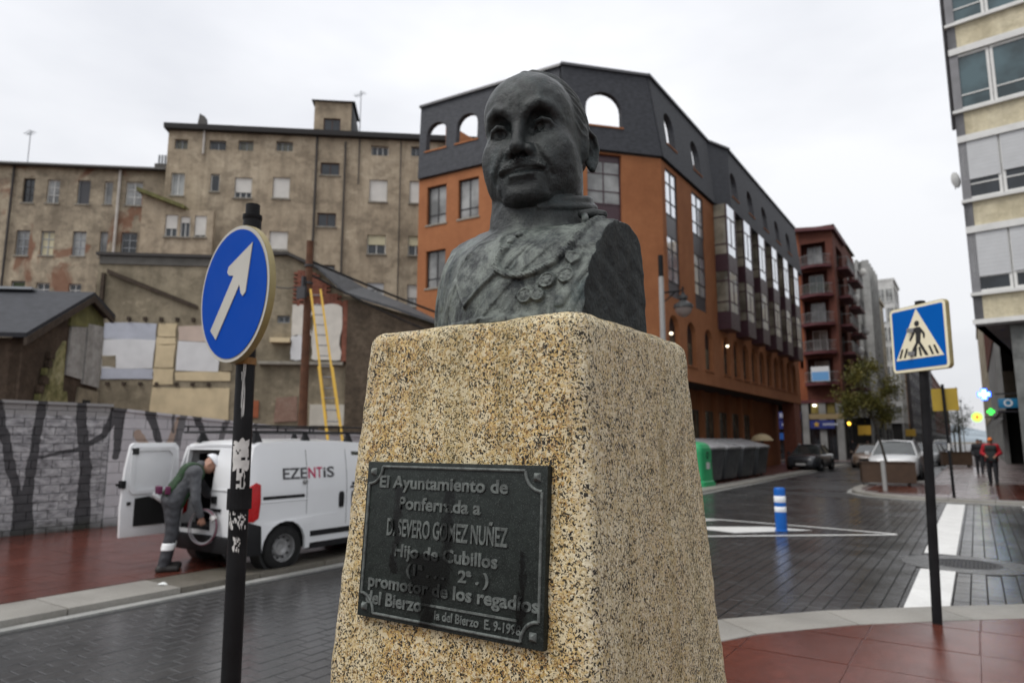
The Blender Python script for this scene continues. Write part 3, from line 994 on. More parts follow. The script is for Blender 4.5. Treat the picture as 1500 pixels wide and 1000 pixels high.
struct('ground', sheet([(-900, -60), (900, -60), (900, 1600), (-900, 1600)], -0.14).mesh('ground', M_EARTH))
road = struct('road', sheet([(-7.62, -14), (60, -14), (60, 23.6), (-7.62, 23.6)], -0.014).mesh('road', M_JOINT))
far_road = struct('street', sheet([(-7.62, 23.2), (3.0, 23.2), (3.0, 420), (-7.62, 420)], 0.0).mesh('street', M_ASPH))

# --- block paving: courses run along the street
from mathutils import noise as mnoise
PX, PY = 0.158, 0.235
def paver_at(ix, iy):
    rr = random.Random(ix * 7919 + iy)
    x0 = -7.30 + ix * PX
    y0 = -1.0 + iy * PY + (PY / 2 if ix % 2 else 0)
    return x0 + 0.0045, x0 + PX - 0.0045, y0 + 0.0025, y0 + PY - 0.0025, rr.uniform(-0.0012, 0.0022), rr
# near pavement edge (kerb line round the corner)
KO = [(-3.25, -6.0), (-3.25, 0.5), (-3.22, 2.2), (-3.10, 3.6), (-2.78, 5.15), (-2.10, 6.50), (-1.52, 7.25), (-0.86, 7.86), (-0.10, 8.52), (0.55, 9.05), (1.6, 9.62), (2.9, 10.05), (4.5, 10.3), (7, 10.4), (14, 10.4)]
def offset(poly, d):
    out = []
    for i, p in enumerate(poly):
        a = Vector(poly[max(i - 1, 0)])
        b = Vector(poly[min(i + 1, len(poly) - 1)])
        t = (b - a).normalized()
        out.append((p[0] + t.y * d, p[1] - t.x * d))
    return out
def inside(pt, poly):
    x, y = pt
    c = False
    for i in range(len(poly)):
        x0, y0 = poly[i]
        x1, y1 = poly[(i + 1) % len(poly)]
        if (y0 > y) != (y1 > y) and x < (x1 - x0) * (y - y0) / (y1 - y0) + x0:
            c = not c
    return c
NEAR_POLY = KO + [(14, -6)]
MAN = (-0.26, 11.82)
def cam_depth(x, y):
    return -x * math.sin(R(YAW)) + y * math.cos(R(YAW)), x * math.cos(R(YAW)) + y * math.sin(R(YAW))
cands = []
for ix in range(0, 118):
    for iy in range(0, 104):
        x0, x1, y0, y1, dz, rr = paver_at(ix, iy)
        cx, cy = (x0 + x1) / 2, (y0 + y1) / 2
        if inside((cx - 0.1, cy - 0.1), NEAR_POLY) or inside((cx - 0.1, cy + 0.06), NEAR_POLY) or inside((cx + 0.08, cy), NEAR_POLY):
            continue
        if math.hypot(cx - MAN[0], cy - MAN[1]) < 0.80 or cy > 23.15 or cx > 10.5:
            continue
        d, l = cam_depth(cx, cy)
        if d < 3.0 or abs(l / d) > 1.05:
            continue
        cands.append((d, l / d, ix, iy))
def shows(c):
    d, t, _, _ = c
    v = 500 + 145 + 1720 / d
    if v > 1000 or abs(t) > 0.745:
        return False
    u = 750 + 1000 * t
    return u < 470 or u > 1060
vis = sorted([c for c in cands if shows(c)])
single = {(c[2], c[3]) for c in vis[:300]}
paver_me = []
for k in range(4):
    mb = MB()
    rr = random.Random(k)
    w, h = PX - 0.009, PY - 0.005
    a, b = [rr.uniform(-0.0008, 0.0008) for _ in range(2)]
    e = 0.004
    mb.hexa([(0, 0, -0.03), (w, 0, -0.03), (w, h, -0.03), (0, h, -0.03)], [(0, 0, -0.003), (w, 0, -0.003), (w, h, -0.003), (0, h, -0.003)])
    mb.hexa([(0, 0, -0.003), (w, 0, -0.003), (w, h, -0.003), (0, h, -0.003)], [(e, e, a), (w - e, e, b), (w - e, h - e, -a), (e, h - e, -b)])
    paver_me.append(mb.mesh('paver', M_PAVER))
rest = MB()
for d, t, ix, iy in cands:
    x0, x1, y0, y1, dz, rr = paver_at(ix, iy)
    if (ix, iy) in single:
        link('paver', paver_me[(ix * 3 + iy) % 4], road, (x0, y0, dz))
    else:
        e = 0.004
        z = [dz + rr.uniform(-0.0008, 0.0008) for _ in range(4)]
        rest.add([(x0, y0, -0.013), (x1, y0, -0.013), (x1, y1, -0.013), (x0, y1, -0.013), (x0 + e, y0 + e, z[0]), (x1 - e, y0 + e, z[1]), (x1 - e, y1 - e, z[2]), (x0 + e, y1 - e, z[3])],
                 [(4, 5, 6, 7), (0, 1, 5, 4), (1, 2, 6, 5), (2, 3, 7, 6), (3, 0, 4, 7)])
pv = link('paving', rest.mesh('paving', M_PAVER, merge=False), road)
pv['kind'] = 'stuff'

# --- painted markings
def mark(name, pts, z=0.0075):
    return link(name, sheet(pts, z).mesh(name, M_PAINT), road)
mark('painted_stripe', rect(-0.765, -0.365, 8.34, 11.06))
mark('painted_stripe', rect(-0.81, -0.39, 12.60, 22.55))
def strip(pts, w):
    a, b = offset(pts, w / 2), offset(pts, -w / 2)
    return a + b[::-1]
mark('island_line', strip([(-7.3, 15.5), (-5.1, 15.33), (-3.2, 15.12), (-1.36, 14.80)], 0.11))
mark('island_line', strip([(-7.3, 11.0), (-5.4, 11.9), (-4.18, 12.55), (-2.9, 13.55), (-1.36, 14.72)], 0.11))
mark('hatch_bar', [(-6.6, 14.6), (-5.3, 15.2), (-4.75, 15.15), (-5.9, 14.0)])
mark('hatch_bar', [(-5.1, 13.6), (-3.6, 14.6), (-2.75, 14.5), (-3.9, 13.3)])
for k in range(11):
    mark('zebra_bar', rect(0.85, 3.6, 22.3 - 0.95 * k, 22.72 - 0.95 * k))

# --- kerbs, laid stone by stone
def kerb(poly, width, stone, ztop, mat, name='kerb', outer=0.0, z0=-0.12):
    """stones along a line; the pavement lies to the right of its direction"""
    root = struct(name, sheet([(0, 0), (0.01, 0), (0, 0.01)], -0.11).mesh(name + '_bed', M_KERB)) if False else None
    L = [0]
    for i in range(1, len(poly)):
        L.append(L[-1] + (Vector(poly[i]) - Vector(poly[i - 1])).length)
    def at(s):
        for i in range(1, len(poly)):
            if s <= L[i] or i == len(poly) - 1:
                f = (s - L[i - 1]) / (L[i] - L[i - 1])
                a, b = Vector(poly[i - 1]), Vector(poly[i])
                t = (b - a).normalized()
                return a + (b - a) * f, Vector((t.y, -t.x))
    out = []
    n = max(1, round(L[-1] / stone))
    for k in range(n):
        s0, s1 = L[-1] * k / n + 0.004, L[-1] * (k + 1) / n - 0.004
        p0, n0 = at(s0)
        p1, n1 = at(s1)
        c = (p0 + p1) / 2
        q = [p0 - c, p1 - c, p1 + n1 * width - c, p0 + n0 * width - c]
        rr = random.Random(k + int(L[-1] * 10))
        h = ztop + rr.uniform(-0.002, 0.002)
        mb = MB()
        mb.hexa([(v.x, v.y, z0) for v in reversed(q)], [(v.x, v.y, h) for v in reversed(q)])
        out.append((mb.mesh('kerb_stone', mat, bevel=0.010, seg=2), c))
    return out
ZN = 0.10
near_in = offset(KO, 0.52)
pavement = struct('pavement', sheet(near_in + [(14, -6)], ZN - 0.006, -0.12).mesh('pavement', M_REDJ))
def lay(stones, parent):
    for me, c in stones:
        link('kerb_stone', me, parent, (c.x, c.y, 0))
lay(kerb(KO, 0.515, 1.15, ZN, M_KERB), pavement)
link('gutter', sheet(strip(offset(KO, -0.075), 0.15), 0.0085, -0.10).mesh('gutter', M_GUT), pavement)
# red tiles
TS, TXO = 0.80, -0.10
tile_me = [MB().hexa([(0.0015, 0.0015, -0.02), (TS - 0.0015, 0.0015, -0.02), (TS - 0.0015, TS - 0.0015, -0.02), (0.0015, TS - 0.0015, -0.02)],
                     [(0.003, 0.003, a), (TS - 0.003, 0.003, b), (TS - 0.003, TS - 0.003, c), (0.003, TS - 0.003, d)]).mesh('tile', M_RED)
           for a, b, c, d in ((0, 0.001, 0.0005, 0), (0.001, 0, 0, 0.0015), (-0.0005, 0.0005, 0.001, 0), (0, 0, 0.001, 0.001), (0.0015, 0.001, 0, 0))]
inner = offset(KO, 0.54) + [(14, -6)]
cut_tiles = MB()
for ix in range(-5, 9):
    for iy in range(0, 13):
        x0, y0 = ix * TS + TXO, iy * TS + 0.15
        cs = [(x0, y0), (x0 + TS, y0), (x0 + TS, y0 + TS), (x0, y0 + TS)]
        ins = [inside(c, inner) for c in cs]
        if abs(x0 + 0.4 + 0.85) < 0.3 and abs(y0 + 0.4 - 1.37) < 0.3:
            continue
        if all(ins):
            d, l = cam_depth(x0 + 0.2, y0 + 0.2)
            if d > 3 and abs(l / d) < 0.95:
                link('tile', tile_me[(ix * 7 + iy * 3) % 5], pavement, (x0, y0, ZN))
        elif any(ins):
            # cut tile along the kerb: clip to the inside
            pts = []
            for k in range(4):
                a, b = cs[k], cs[(k + 1) % 4]
                if ins[k]:
                    pts.append(a)
                if ins[k] != ins[(k + 1) % 4]:
                    lo_, hi_ = (a, b) if ins[k] else (b, a)
                    for _ in range(12):
                        m_ = ((lo_[0] + hi_[0]) / 2, (lo_[1] + hi_[1]) / 2)
                        if inside(m_, inner):
                            lo_ = m_
                        else:
                            hi_ = m_
                    pts.append(lo_)
            if len(pts) >= 3:
                cx = sum(p[0] for p in pts) / len(pts)
                cy = sum(p[1] for p in pts) / len(pts)
                pts = [(cx + (p[0] - cx) * 0.97, cy + (p[1] - cy) * 0.97) for p in pts]
                link('tile', sheet([(p[0] - cx, p[1] - cy) for p in pts], 0.0, -0.02).mesh('tile', M_RED), pavement, (cx, cy, ZN))

# --- far side of the street: red pavement, pale kerb, wet gutter
ZL = 0.07
far_pav = struct('pavement', sheet([(-40, -14), (-8.38, -14), (-8.38, 54), (-40, 54)], ZL - 0.005, -0.13).mesh('pavement', M_REDJ))
tl = MB()
for ix in range(0, 15):
    for iy in range(0, 62):
        x0, y0 = -8.41 - 0.4 * (ix + 1), 1.0 + 0.4 * iy
        a = [random.uniform(-0.001, 0.0015) for _ in range(4)]
        e = 0.0012
        tl.add([(x0 + e, y0 + e, ZL + a[0]), (x0 + .4 - e, y0 + e, ZL + a[1]), (x0 + .4 - e, y0 + .4 - e, ZL + a[2]), (x0 + e, y0 + .4 - e, ZL + a[3])], [(0, 1, 2, 3)])
t_ = link('tiling', tl.mesh('tiling', M_RED, merge=False), far_pav)
t_['kind'] = 'stuff'
FK = [(-7.62, 54.0), (-7.62, -6.0)]
stones = kerb([(-7.62, 54), (-7.62, 14.0)], 0.75, 1.2, ZL + 0.004, M_KERB) + kerb([(-7.62, 14), (-7.62, 4.6)], 0.75, 1.0, ZL + 0.002, M_DIRTK) + kerb([(-7.62, 4.6), (-7.62, -6)], 0.75, 1.2, ZL + 0.004, M_KERB)
lay(stones, far_pav)
link('gutter', sheet(rect(-7.60, -7.46, -8, 54), 0.009, -0.10).mesh('gutter', M_GUT), far_pav)
# side street that joins on the left beyond the containers
struct('side_street', sheet([(-40, 54), (-7.6, 54), (-7.6, 63), (-40, 63)], -0.002).mesh('side_street', M_ASPH))
shop_pav = struct('pavement', sheet([(-40, 63), (-7.62, 63), (-7.62, 420), (-40, 420)], ZL, -0.13).mesh('pavement', M_PINK))
lay(kerb([(-7.62, 110), (-7.62, 63.0)], 0.3, 3.0, ZL + 0.003, M_KERB), shop_pav)

# --- right-hand pavement beyond the crossing
ZR = 0.09
RK = [(-1.95, 140), (-1.95, 33.2), (-2.3, 32.0), (-3.3, 31.2), (-3.72, 30.0), (-3.74, 27.2), (-3.6, 25.6), (-3.05, 24.4), (-2.1, 23.65), (-0.9, 23.28), (0.8, 23.15), (6, 23.1), (30, 23.1)]
RKr = RK[::-1]
ri = offset(RKr, -0.30)
right_pav = struct('pavement', sheet(RK and (offset(RK, -0.29)[::1] + [(30, 140)]), ZR - 0.004, -0.13).mesh('pavement', M_PINKJ))
tl = MB()
rpoly = offset(RK, -0.33) + [(30, 140)]
mi_red = MB()
for ix in range(-10, 16):
    for iy in range(0, 70):
        x0, y0 = ix * 0.4, 23.4 + iy * 0.4
        if not all(inside(c, rpoly) for c in ((x0, y0), (x0 + .4, y0), (x0 + .4, y0 + .4), (x0, y0 + .4))):
            continue
        red = (x0 > 0.3 and y0 < 32.0) or (x0 < -1.2 and y0 < 30.5 and y0 > 24.6)
        e = 0.005
        a = [random.uniform(-0.001, 0.0015) for _ in range(4)]
        (mi_red if red else tl).add([(x0 + e, y0 + e, ZR + a[0]), (x0 + .4 - e, y0 + e, ZR + a[1]), (x0 + .4 - e, y0 + .4 - e, ZR + a[2]), (x0 + e, y0 + .4 - e, ZR + a[3])], [(0, 1, 2, 3)])
for mb, m, nm in ((tl, M_PINK, 'tiling'), (mi_red, M_RED, 'tiling')):
    o = link(nm, mb.mesh(nm, m, merge=False), right_pav)
    o['kind'] = 'stuff'
def kerb_left(poly, *a, **k):
    return kerb(poly[::-1], *a, **k)
lay(kerb_left([p for p in RK if p[1] < 60], 0.29, 1.1, ZR + 0.003, M_KERB), right_pav)
link('gutter', sheet(strip(offset(RK[1:], 0.07), 0.14), 0.008, -0.10).mesh('gutter', M_GUT), right_pav)

# --- manhole in its concrete collar
M_IRON = plain('cast_iron', (0.05, 0.05, 0.052), 0.45, 0.7, 0.4, 30, 0.4, 80)
mh = thing('manhole_cover', 'round iron manhole cover in a concrete collar interrupting the white painted stripe', 'manhole cover', (MAN[0], MAN[1], 0))
m_ = MB().lathe([(0.44, -0.05), (0.44, 0.006), (0.79, 0.004), (0.79, -0.05)], 48)
link('collar', m_.mesh('collar', wet('collar_concrete', ((0.055, 0.055, 0.054), (0.095, 0.095, 0.092), (0.035, 0.035, 0.035)), 0.2, 0.5, 2, 30)), mh)
m_ = MB().lathe([(0.0, 0.003), (0.37, 0.003), (0.37, 0.008), (0.435, 0.008), (0.435, -0.04)], 40)
for i in range(-7, 8):
    for j in range(-7, 8):
        if math.hypot(i, j) < 7.2:
            m_.box(i * 0.047 - 0.015, i * 0.047 + 0.015, j * 0.047 - 0.015, j * 0.047 + 0.015, 0.002, 0.0085)
link('lid', m_.mesh('lid', M_IRON), mh)
# scrap of white paper on the wet kerb
m_ = MB()
m_.add([(-0.06, -0.03, 0.0), (0.05, -0.04, 0.012), (0.07, 0.03, 0.004), (-0.03, 0.045, 0.02), (0.0, 0.0, 0.028)], [(0, 1, 4), (1, 2, 4), (2, 3, 4), (3, 0, 4)])
o = link('litter', m_.mesh('litter', plain('litter_white', (0.7, 0.72, 0.7), 0.5), recalc=False), None, (-7.93, 4.55, ZL + 0.006))
tag(o, 'crumpled white scrap of paper on the dirty kerb', 'litter')
# hills at the end of the street
hb = MB()
N = 60
vs, fs = [], []
for r_ in range(5):
    for i in range(N + 1):
        x = -700 + 1400 * i / N
        y = 1150 + r_ * 90
        z = (math.sin(r_ / 4 * math.pi / 2)) * (30 + 9 * math.sin(i * 0.35) + 6 * math.sin(i * 0.9 + 1)) - 1
        vs.append((x, y, z))
for r_ in range(4):
    for i in range(N):
        a = r_ * (N + 1) + i
        fs.append((a, a + 1, a + N + 2, a + N + 1))
hb.add(vs, fs)
struct('hills', hb.mesh('hills', plain('haze_tinted_scrub', (0.22, 0.26, 0.29), 0.9, 0, 0.3, 0.02), smooth=True))  # pale blue-grey: distance haze put into the hills' own colour, no air volume
# ------------------------------------------------------------------ building helpers
def glass(name, c=(0.02, 0.025, 0.03), rough=0.06, spec=0.6, var=0.0):
    t = NT(name)
    p = t.pos()
    f = t.noise(p, 0.9, 3)
    t.set(color=t.ramp(f, [(0.35, tuple(x * 0.5 for x in c)), (0.65, tuple(x * 1.6 for x in c))]), rough=rough, spec=spec)
    return t.m
M_GLASS = glass('window_glass')
M_GLASSP = glass('curtained_glass', (0.22, 0.225, 0.22), 0.08, 0.6)
M_GLASSB = glass('dim_green_glass', (0.10, 0.10, 0.075), 0.12, 0.5)
M_MIRROR = plain('sky_mirroring_glass', (0.80, 0.83, 0.87), 0.07, 0.82, 0.06, 0.8)
M_WFRAME = plain('white_frame', (0.62, 0.62, 0.60), 0.45, 0, 0.08, 3)
M_GFRAME = plain('grey_frame', (0.30, 0.32, 0.34), 0.5, 0, 0.1, 3)
M_BRFRAME = plain('brown_frame', (0.075, 0.032, 0.020), 0.5, 0, 0.2, 4)
M_DKFRAME = plain('dark_frame', (0.022, 0.020, 0.022), 0.4, 0, 0.2, 4)
M_WINE = plain('wine_metal', (0.050, 0.020, 0.028), 0.4, 0, 0.15, 3)
M_SHUT = plain('white_roller_shutter', (0.60, 0.58, 0.54), 0.55, 0, 0.08, 2)
M_SHUTY = plain('cream_roller_shutter', (0.55, 0.50, 0.33), 0.55, 0, 0.1, 2)
M_SHUTG = plain('grey_roller_shutter', (0.48, 0.49, 0.50), 0.5, 0, 0.06, 2)
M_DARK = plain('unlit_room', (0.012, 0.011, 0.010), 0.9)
M_SILL = plain('stone_sill', (0.26, 0.24, 0.20), 0.8, 0, 0.25, 4)
M_SLATE = None
_win_cache = {}
def win_parts(w, h, cols, rows, fr, gl, fw=0.05, mull=0.04):
    key = (round(w, 2), round(h, 2), cols, tuple(rows), fr.name, gl.name)
    if key in _win_cache:
        return _win_cache[key]
    f = MB()
    f.box(0, w, -0.02, 0.05, 0, fw).box(0, w, -0.02, 0.05, h - fw, h).box(0, fw, -0.02, 0.05, fw, h - fw).box(w - fw, w, -0.02, 0.05, fw, h - fw)
    for i in range(1, cols):
        x = w * i / cols
        f.box(x - mull / 2, x + mull / 2, -0.018, 0.05, fw, h - fw)
    for r_ in rows:
        f.box(fw, w - fw, -0.016, 0.05, h * r_ - mull / 2, h * r_ + mull / 2)
    g = MB().box(0.01, w - 0.01, 0.012, 0.022, 0.01, h - 0.01)
    out = (f.mesh('window', fr), g.mesh('pane', gl))
    _win_cache[key] = out
    return out

class Facade:
    """one wall plane of a building: x along it (seen from outside), outward is -y"""
    def __init__(self, root, origin, ang):
        self.root, self.o, self.a = root, origin, ang
        self.dx = (math.cos(ang), math.sin(ang))
        self.dy = (-math.sin(ang), math.cos(ang))
    def pt(self, u, d, z):
        return (self.o[0] + u * self.dx[0] + d * self.dy[0], self.o[1] + u * self.dx[1] + d * self.dy[1], z)
    def put(self, name, me, u=0, d=0, z=0):
        return link(name, me, self.root, self.pt(u, d, z), self.a)
    def wall(self, outer, holes, thick, mat, d=0.0, name='wall'):
        return self.put(name, MB().plate(outer, holes, 0, thick).mesh(name, mat), 0, d, 0)
    def window(self, u0, u1, z0, z1, cols=2, rows=(), fr=None, gl=None, d=0.12, shutter=0.0, shut_mat=None, sill=True, fw=0.05):
        w, h = u1 - u0, z1 - z0
        f, g = win_parts(w, h, cols, rows, fr or M_WFRAME, gl or M_GLASS, fw)
        o = self.put('window', f, u0, d, z0)
        link('pane', g, o)
        if shutter > 0:
            k = ('shut', round(w, 2), round(h * shutter, 2), (shut_mat or M_SHUT).name)
            if k not in _win_cache:
                mb = MB()
                n = max(2, int(h * shutter / 0.12))
                for i in range(n):
                    za, zb = h - h * shutter * (i + 1) / n, h - h * shutter * i / n
                    mb.box(0.03, w - 0.03, -0.05, -0.024, za + 0.002, zb - 0.001)
                mb.box(0.03, w - 0.03, -0.035, -0.024, h - h * shutter, h)
                _win_cache[k] = mb.mesh('shutter', shut_mat or M_SHUT)
            link('shutter', _win_cache[k], o)
        if sill:
            k = ('sill', round(w, 2))
            if k not in _win_cache:
                _win_cache[k] = MB().box(-0.06, w + 0.06, -0.20, 0.06, -0.07, -0.003).mesh('sill', M_SILL)
            link('sill', _win_cache[k], o)
        return o
def base(root, outline, z0, z1, mat, name='wall_core'):
    """a closed block inside the facades, so that nothing shows through"""
    mb = MB().hexa([(x, y, z0) for x, y in outline], [(x, y, z1) for x, y in outline])
    return link(name, mb.mesh(name, mat), root)

# ------------------------------------------------------------------ orange corner building
M_OR = stucco('orange_render', (0.35, 0.142, 0.062), (0.295, 0.115, 0.05), (0.39, 0.165, 0.074), None, 0.6, 0.16, 0.35, 0.15)
def slate(name, c):
    t = NT(name)
    p = t.pos()
    t.set(color=t.mix(t.ramp(t.noise(t.mapping(p, (5, 5, 9)), 1, 4, 0.6), [(0.3, 0.0), (0.7, 1.0)]), tuple(x * 0.75 for x in c), tuple(x * 1.25 for x in c)), rough=0.65, spec=0.22, normal=t.bump(t.noise(p, 20, 3), 0.2, 0.01))
    return t.m
M_SLATE = slate('dark_slate', (0.055, 0.058, 0.066))
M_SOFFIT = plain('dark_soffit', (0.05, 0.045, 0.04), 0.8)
ob = thing('apartment_building', 'orange rendered corner apartment building with dark slate upper band and round-headed openings', 'building', (-20.15, 22.35, 0))
O = lambda x, y: (x + 20.15, y - 22.35)
A0, A1, A2, A3, A4, A5 = O(-20.15, 22.35), O(-13.0, 22.85), O(-10.05, 26.13), O(-10.05, 33.0), O(-9.60, 34.2), O(-9.60, 51.5)
def fac(p, q):
    L = math.hypot(q[0] - p[0], q[1] - p[1])
    return Facade(ob, p, math.atan2(q[1] - p[1], q[0] - p[0])), L
Zs, Zt, Zo = 13.5, 17.0, 4.25
fg, Lg = fac(A0, A1)
fc, Lc = fac(A1, A2)
fl, Ll = fac(A2, A3)
fr_, Lr = fac(A3, A4)
fb, Lb = fac(O(-10.05, 33.0), O(-10.05, 51.5))
LBB = 18.5
# gable: two windows per storey, repeated
gw = [(0.47, 1.53), (2.17, 3.24), (4.3, 5.3)]
gh = [(11.25, 13.03), (8.36, 10.05)]
holes = [rect(a, b, c, d) for a, b in gw for c, d in gh] + [arch((a + b) / 2, 5.1, 1.05, 1.85) for a, b in gw] + [rect(a, b, 1.0, 3.4) for a, b in gw]
fg.wall(rect(0, Lg, 0, Zs), holes, 0.30, M_OR)
for a, b in gw:
    for c, d in gh:
        fg.window(a, b, c, d, 2, (0.26,), M_DKFRAME, M_GLASSP, 0.16)
    w_, h_ = b - a, 1.85
    fg.put('window', MB().plate(arch(0, 0, 1.04, 1.84), [arch(0, 0.06, 0.90, 1.70)], 0.0, 0.05).mesh('window', M_DKFRAME), (a + b) / 2, 0.18, 5.1)
    fg.window(a, b, 1.0, 3.4, 2, (), M_DKFRAME, M_GLASSB, 0.18)
# chamfer: tall wine-coloured glazed bay
holes = [rect(1.12, 2.62, 4.9, 13.38), rect(0.8, 3.0, 0.4, 3.6)]
fc.wall(rect(0, Lc, 0, Zs), holes, 0.30, M_OR)
def glazed_strip(f, u0, u1, z1, z0, d, storey=2.9, spandrel=1.0, fr=M_WINE, gl=M_GLASSP):
    z = z1
    while z - storey + 0.2 > z0 - 0.4:
        hgl = storey - spandrel
        f.window(u0, u1, z - hgl, z, 2, (0.30, 0.70), fr, gl, d, sill=False, fw=0.06)
        f.put('spandrel', MB().box(0, u1 - u0, 0, 0.05, 0, spandrel - 0.01).mesh('spandrel', fr), u0, d, z - hgl - spandrel)
        z -= storey
    if z - z0 > 0.25:
        f.put('spandrel', MB().box(0, u1 - u0, 0, 0.05, 0, z - z0).mesh('spandrel', fr), u0, d, z0)
glazed_strip(fc, 1.12, 2.62, 13.15, 4.9, 0.16)
fc.put('spandrel', MB().box(0, 1.5, 0, 0.05, 0, 0.23).mesh('spandrel', M_WINE), 1.12, 0.16, 13.15)
fc.window(0.8, 3.0, 0.4, 3.6, 3, (0.7,), M_DKFRAME, M_GLASSB, 0.18)
# street front, first part: two glazed strips above arches
st = [(0.42, 1.80), (3.72, 5.30)]
archs1 = [(0.9, ), (3.0, ), (5.35, )]
holes = [rect(a, b, 7.65, 13.2) for a, b in st] + [arch(c[0], 4.95, 1.15, 1.95) for c in archs1]
fl.wall(rect(0, Ll, Zo, Zs), holes, 0.30, M_OR)
M_GREYP = plain('grey_spandrel', (0.055, 0.055, 0.062), 0.35)
for a, b in st:
    for z in (13.2, 10.3):
        fl.window(a, b, z - 2.0, z, 2, (0.30, 0.70), M_DKFRAME, M_MIRROR, 0.05, sill=False)
    fl.put('spandrel', MB().box(0, b - a, 0, 0.05, 0, 0.9).mesh('spandrel', M_GREYP), a, 0.05, 10.3)
    fl.put('spandrel', MB().box(0, b - a, 0, 0.05, 0, 0.65).mesh('spandrel', M_GREYP), a, 0.05, 7.65)
def arch_window(f, u, z, w=1.15, h=1.95, d=0.2):
    o = f.put('window', MB().plate(arch(0, 0, w + .02, h + .01), [rect(-w / 2 + .06, -.03, .06, h * .55), rect(.03, w / 2 - .06, .06, h * .55)], 0, 0.05).mesh('window', M_DKFRAME), u, d, z)
    link('pane', MB().plate(arch(0, 0, w, h), (), 0.02, 0.03).mesh('pane', M_GLASSB), o)
    link('sill', MB().box(-w / 2 - .08, w / 2 + .08, -0.25, 0.04, -0.07, -0.004).mesh('sill', M_OR), o)
    return o
for c in archs1:
    arch_window(fl, c[0], 4.95)
# second part: wall behind the bays with arches, then bays and the slate face
ua = [1.3 + 1.72 * i for i in range(10)]
fb.wall(rect(0.005, LBB, Zo, Zs - 0.02), [arch(u, 4.95, 1.1, 1.95) for u in ua], 0.30, M_OR)
for u in ua:
    arch_window(fb, u, 4.95, 1.1)
BAY_W, BAY_D = 1.55, 0.66
bay_side = MB()
def make_bay():
    parts = []
    f1 = MB()                       # corner posts and floors of the box
    for x in (0, BAY_W - 0.07):
        f1.box(x, x + 0.07, -BAY_D, -BAY_D + 0.07, 7.1, 13.42)
    f1.box(0.07, BAY_W - 0.07, -BAY_D + 0.004, -BAY_D + 0.05, 7.1, 7.95).box(0.07, BAY_W - 0.07, -BAY_D + 0.004, -BAY_D + 0.05, 10.0, 10.85)
    f1.box(0.0, 0.05, -BAY_D + 0.07, 0.0, 7.1, 7.95).box(0.0, 0.05, -BAY_D + 0.07, 0.0, 10.0, 10.85)
    f1.box(BAY_W - 0.05, BAY_W, -BAY_D + 0.07, 0.0, 7.1, 7.95).box(BAY_W - 0.05, BAY_W, -BAY_D + 0.07, 0.0, 10.0, 10.85)
    f1.box(0.05, BAY_W - 0.05, -BAY_D + 0.05, 0.0, 7.1, 7.16)
    for z in (8.45, 9.5, 11.35, 12.75):
        f1.box(0.0, 0.05, -BAY_D + 0.07, 0.0, z - 0.03, z + 0.03)
        f1.box(0.07, BAY_W - 0.07, -BAY_D + 0.01, -BAY_D + 0.06, z - 0.03, z + 0.03)
    f1.box(BAY_W / 2 - 0.03, BAY_W / 2 + 0.03, -BAY_D + 0.012, -BAY_D + 0.058, 8.48, 9.47)
    f1.box(BAY_W / 2 - 0.03, BAY_W / 2 + 0.03, -BAY_D + 0.012, -BAY_D + 0.058, 11.38, 12.72)
    parts.append(f1.mesh('bay_window', M_WINE))
    g = MB()
    g.box(0.06, BAY_W - 0.06, -BAY_D + 0.03, -BAY_D + 0.04, 7.97, 9.98).box(0.06, BAY_W - 0.06, -BAY_D + 0.03, -BAY_D + 0.04, 10.87, 13.42)
    parts.append(g.mesh('front_pane', M_MIRROR))
    for x in (0.02, BAY_W - 0.03):
        g = MB()
        g.box(x, x + 0.01, -BAY_D + 0.06, -0.01, 7.97, 9.98).box(x, x + 0.01, -BAY_D + 0.06, -0.01, 10.87, 13.42)
        parts.append(g.mesh('side_pane', M_BAYS))
    return parts
M_BAYS = glass('beige_bay_glass', (0.21, 0.195, 0.155), 0.1, 0.5)
bay_me = make_bay()
for i in range(6):
    u = -0.35 + 0.35 + 3.05 * i + 0.02
    if u + BAY_W > LBB:
        continue
    o = fb.put('bay_window', bay_me[0], u, 0, 0)
    link('front_pane', bay_me[1], o)
    link('side_pane', bay_me[2], o)
    link('side_pane', bay_me[3], o)
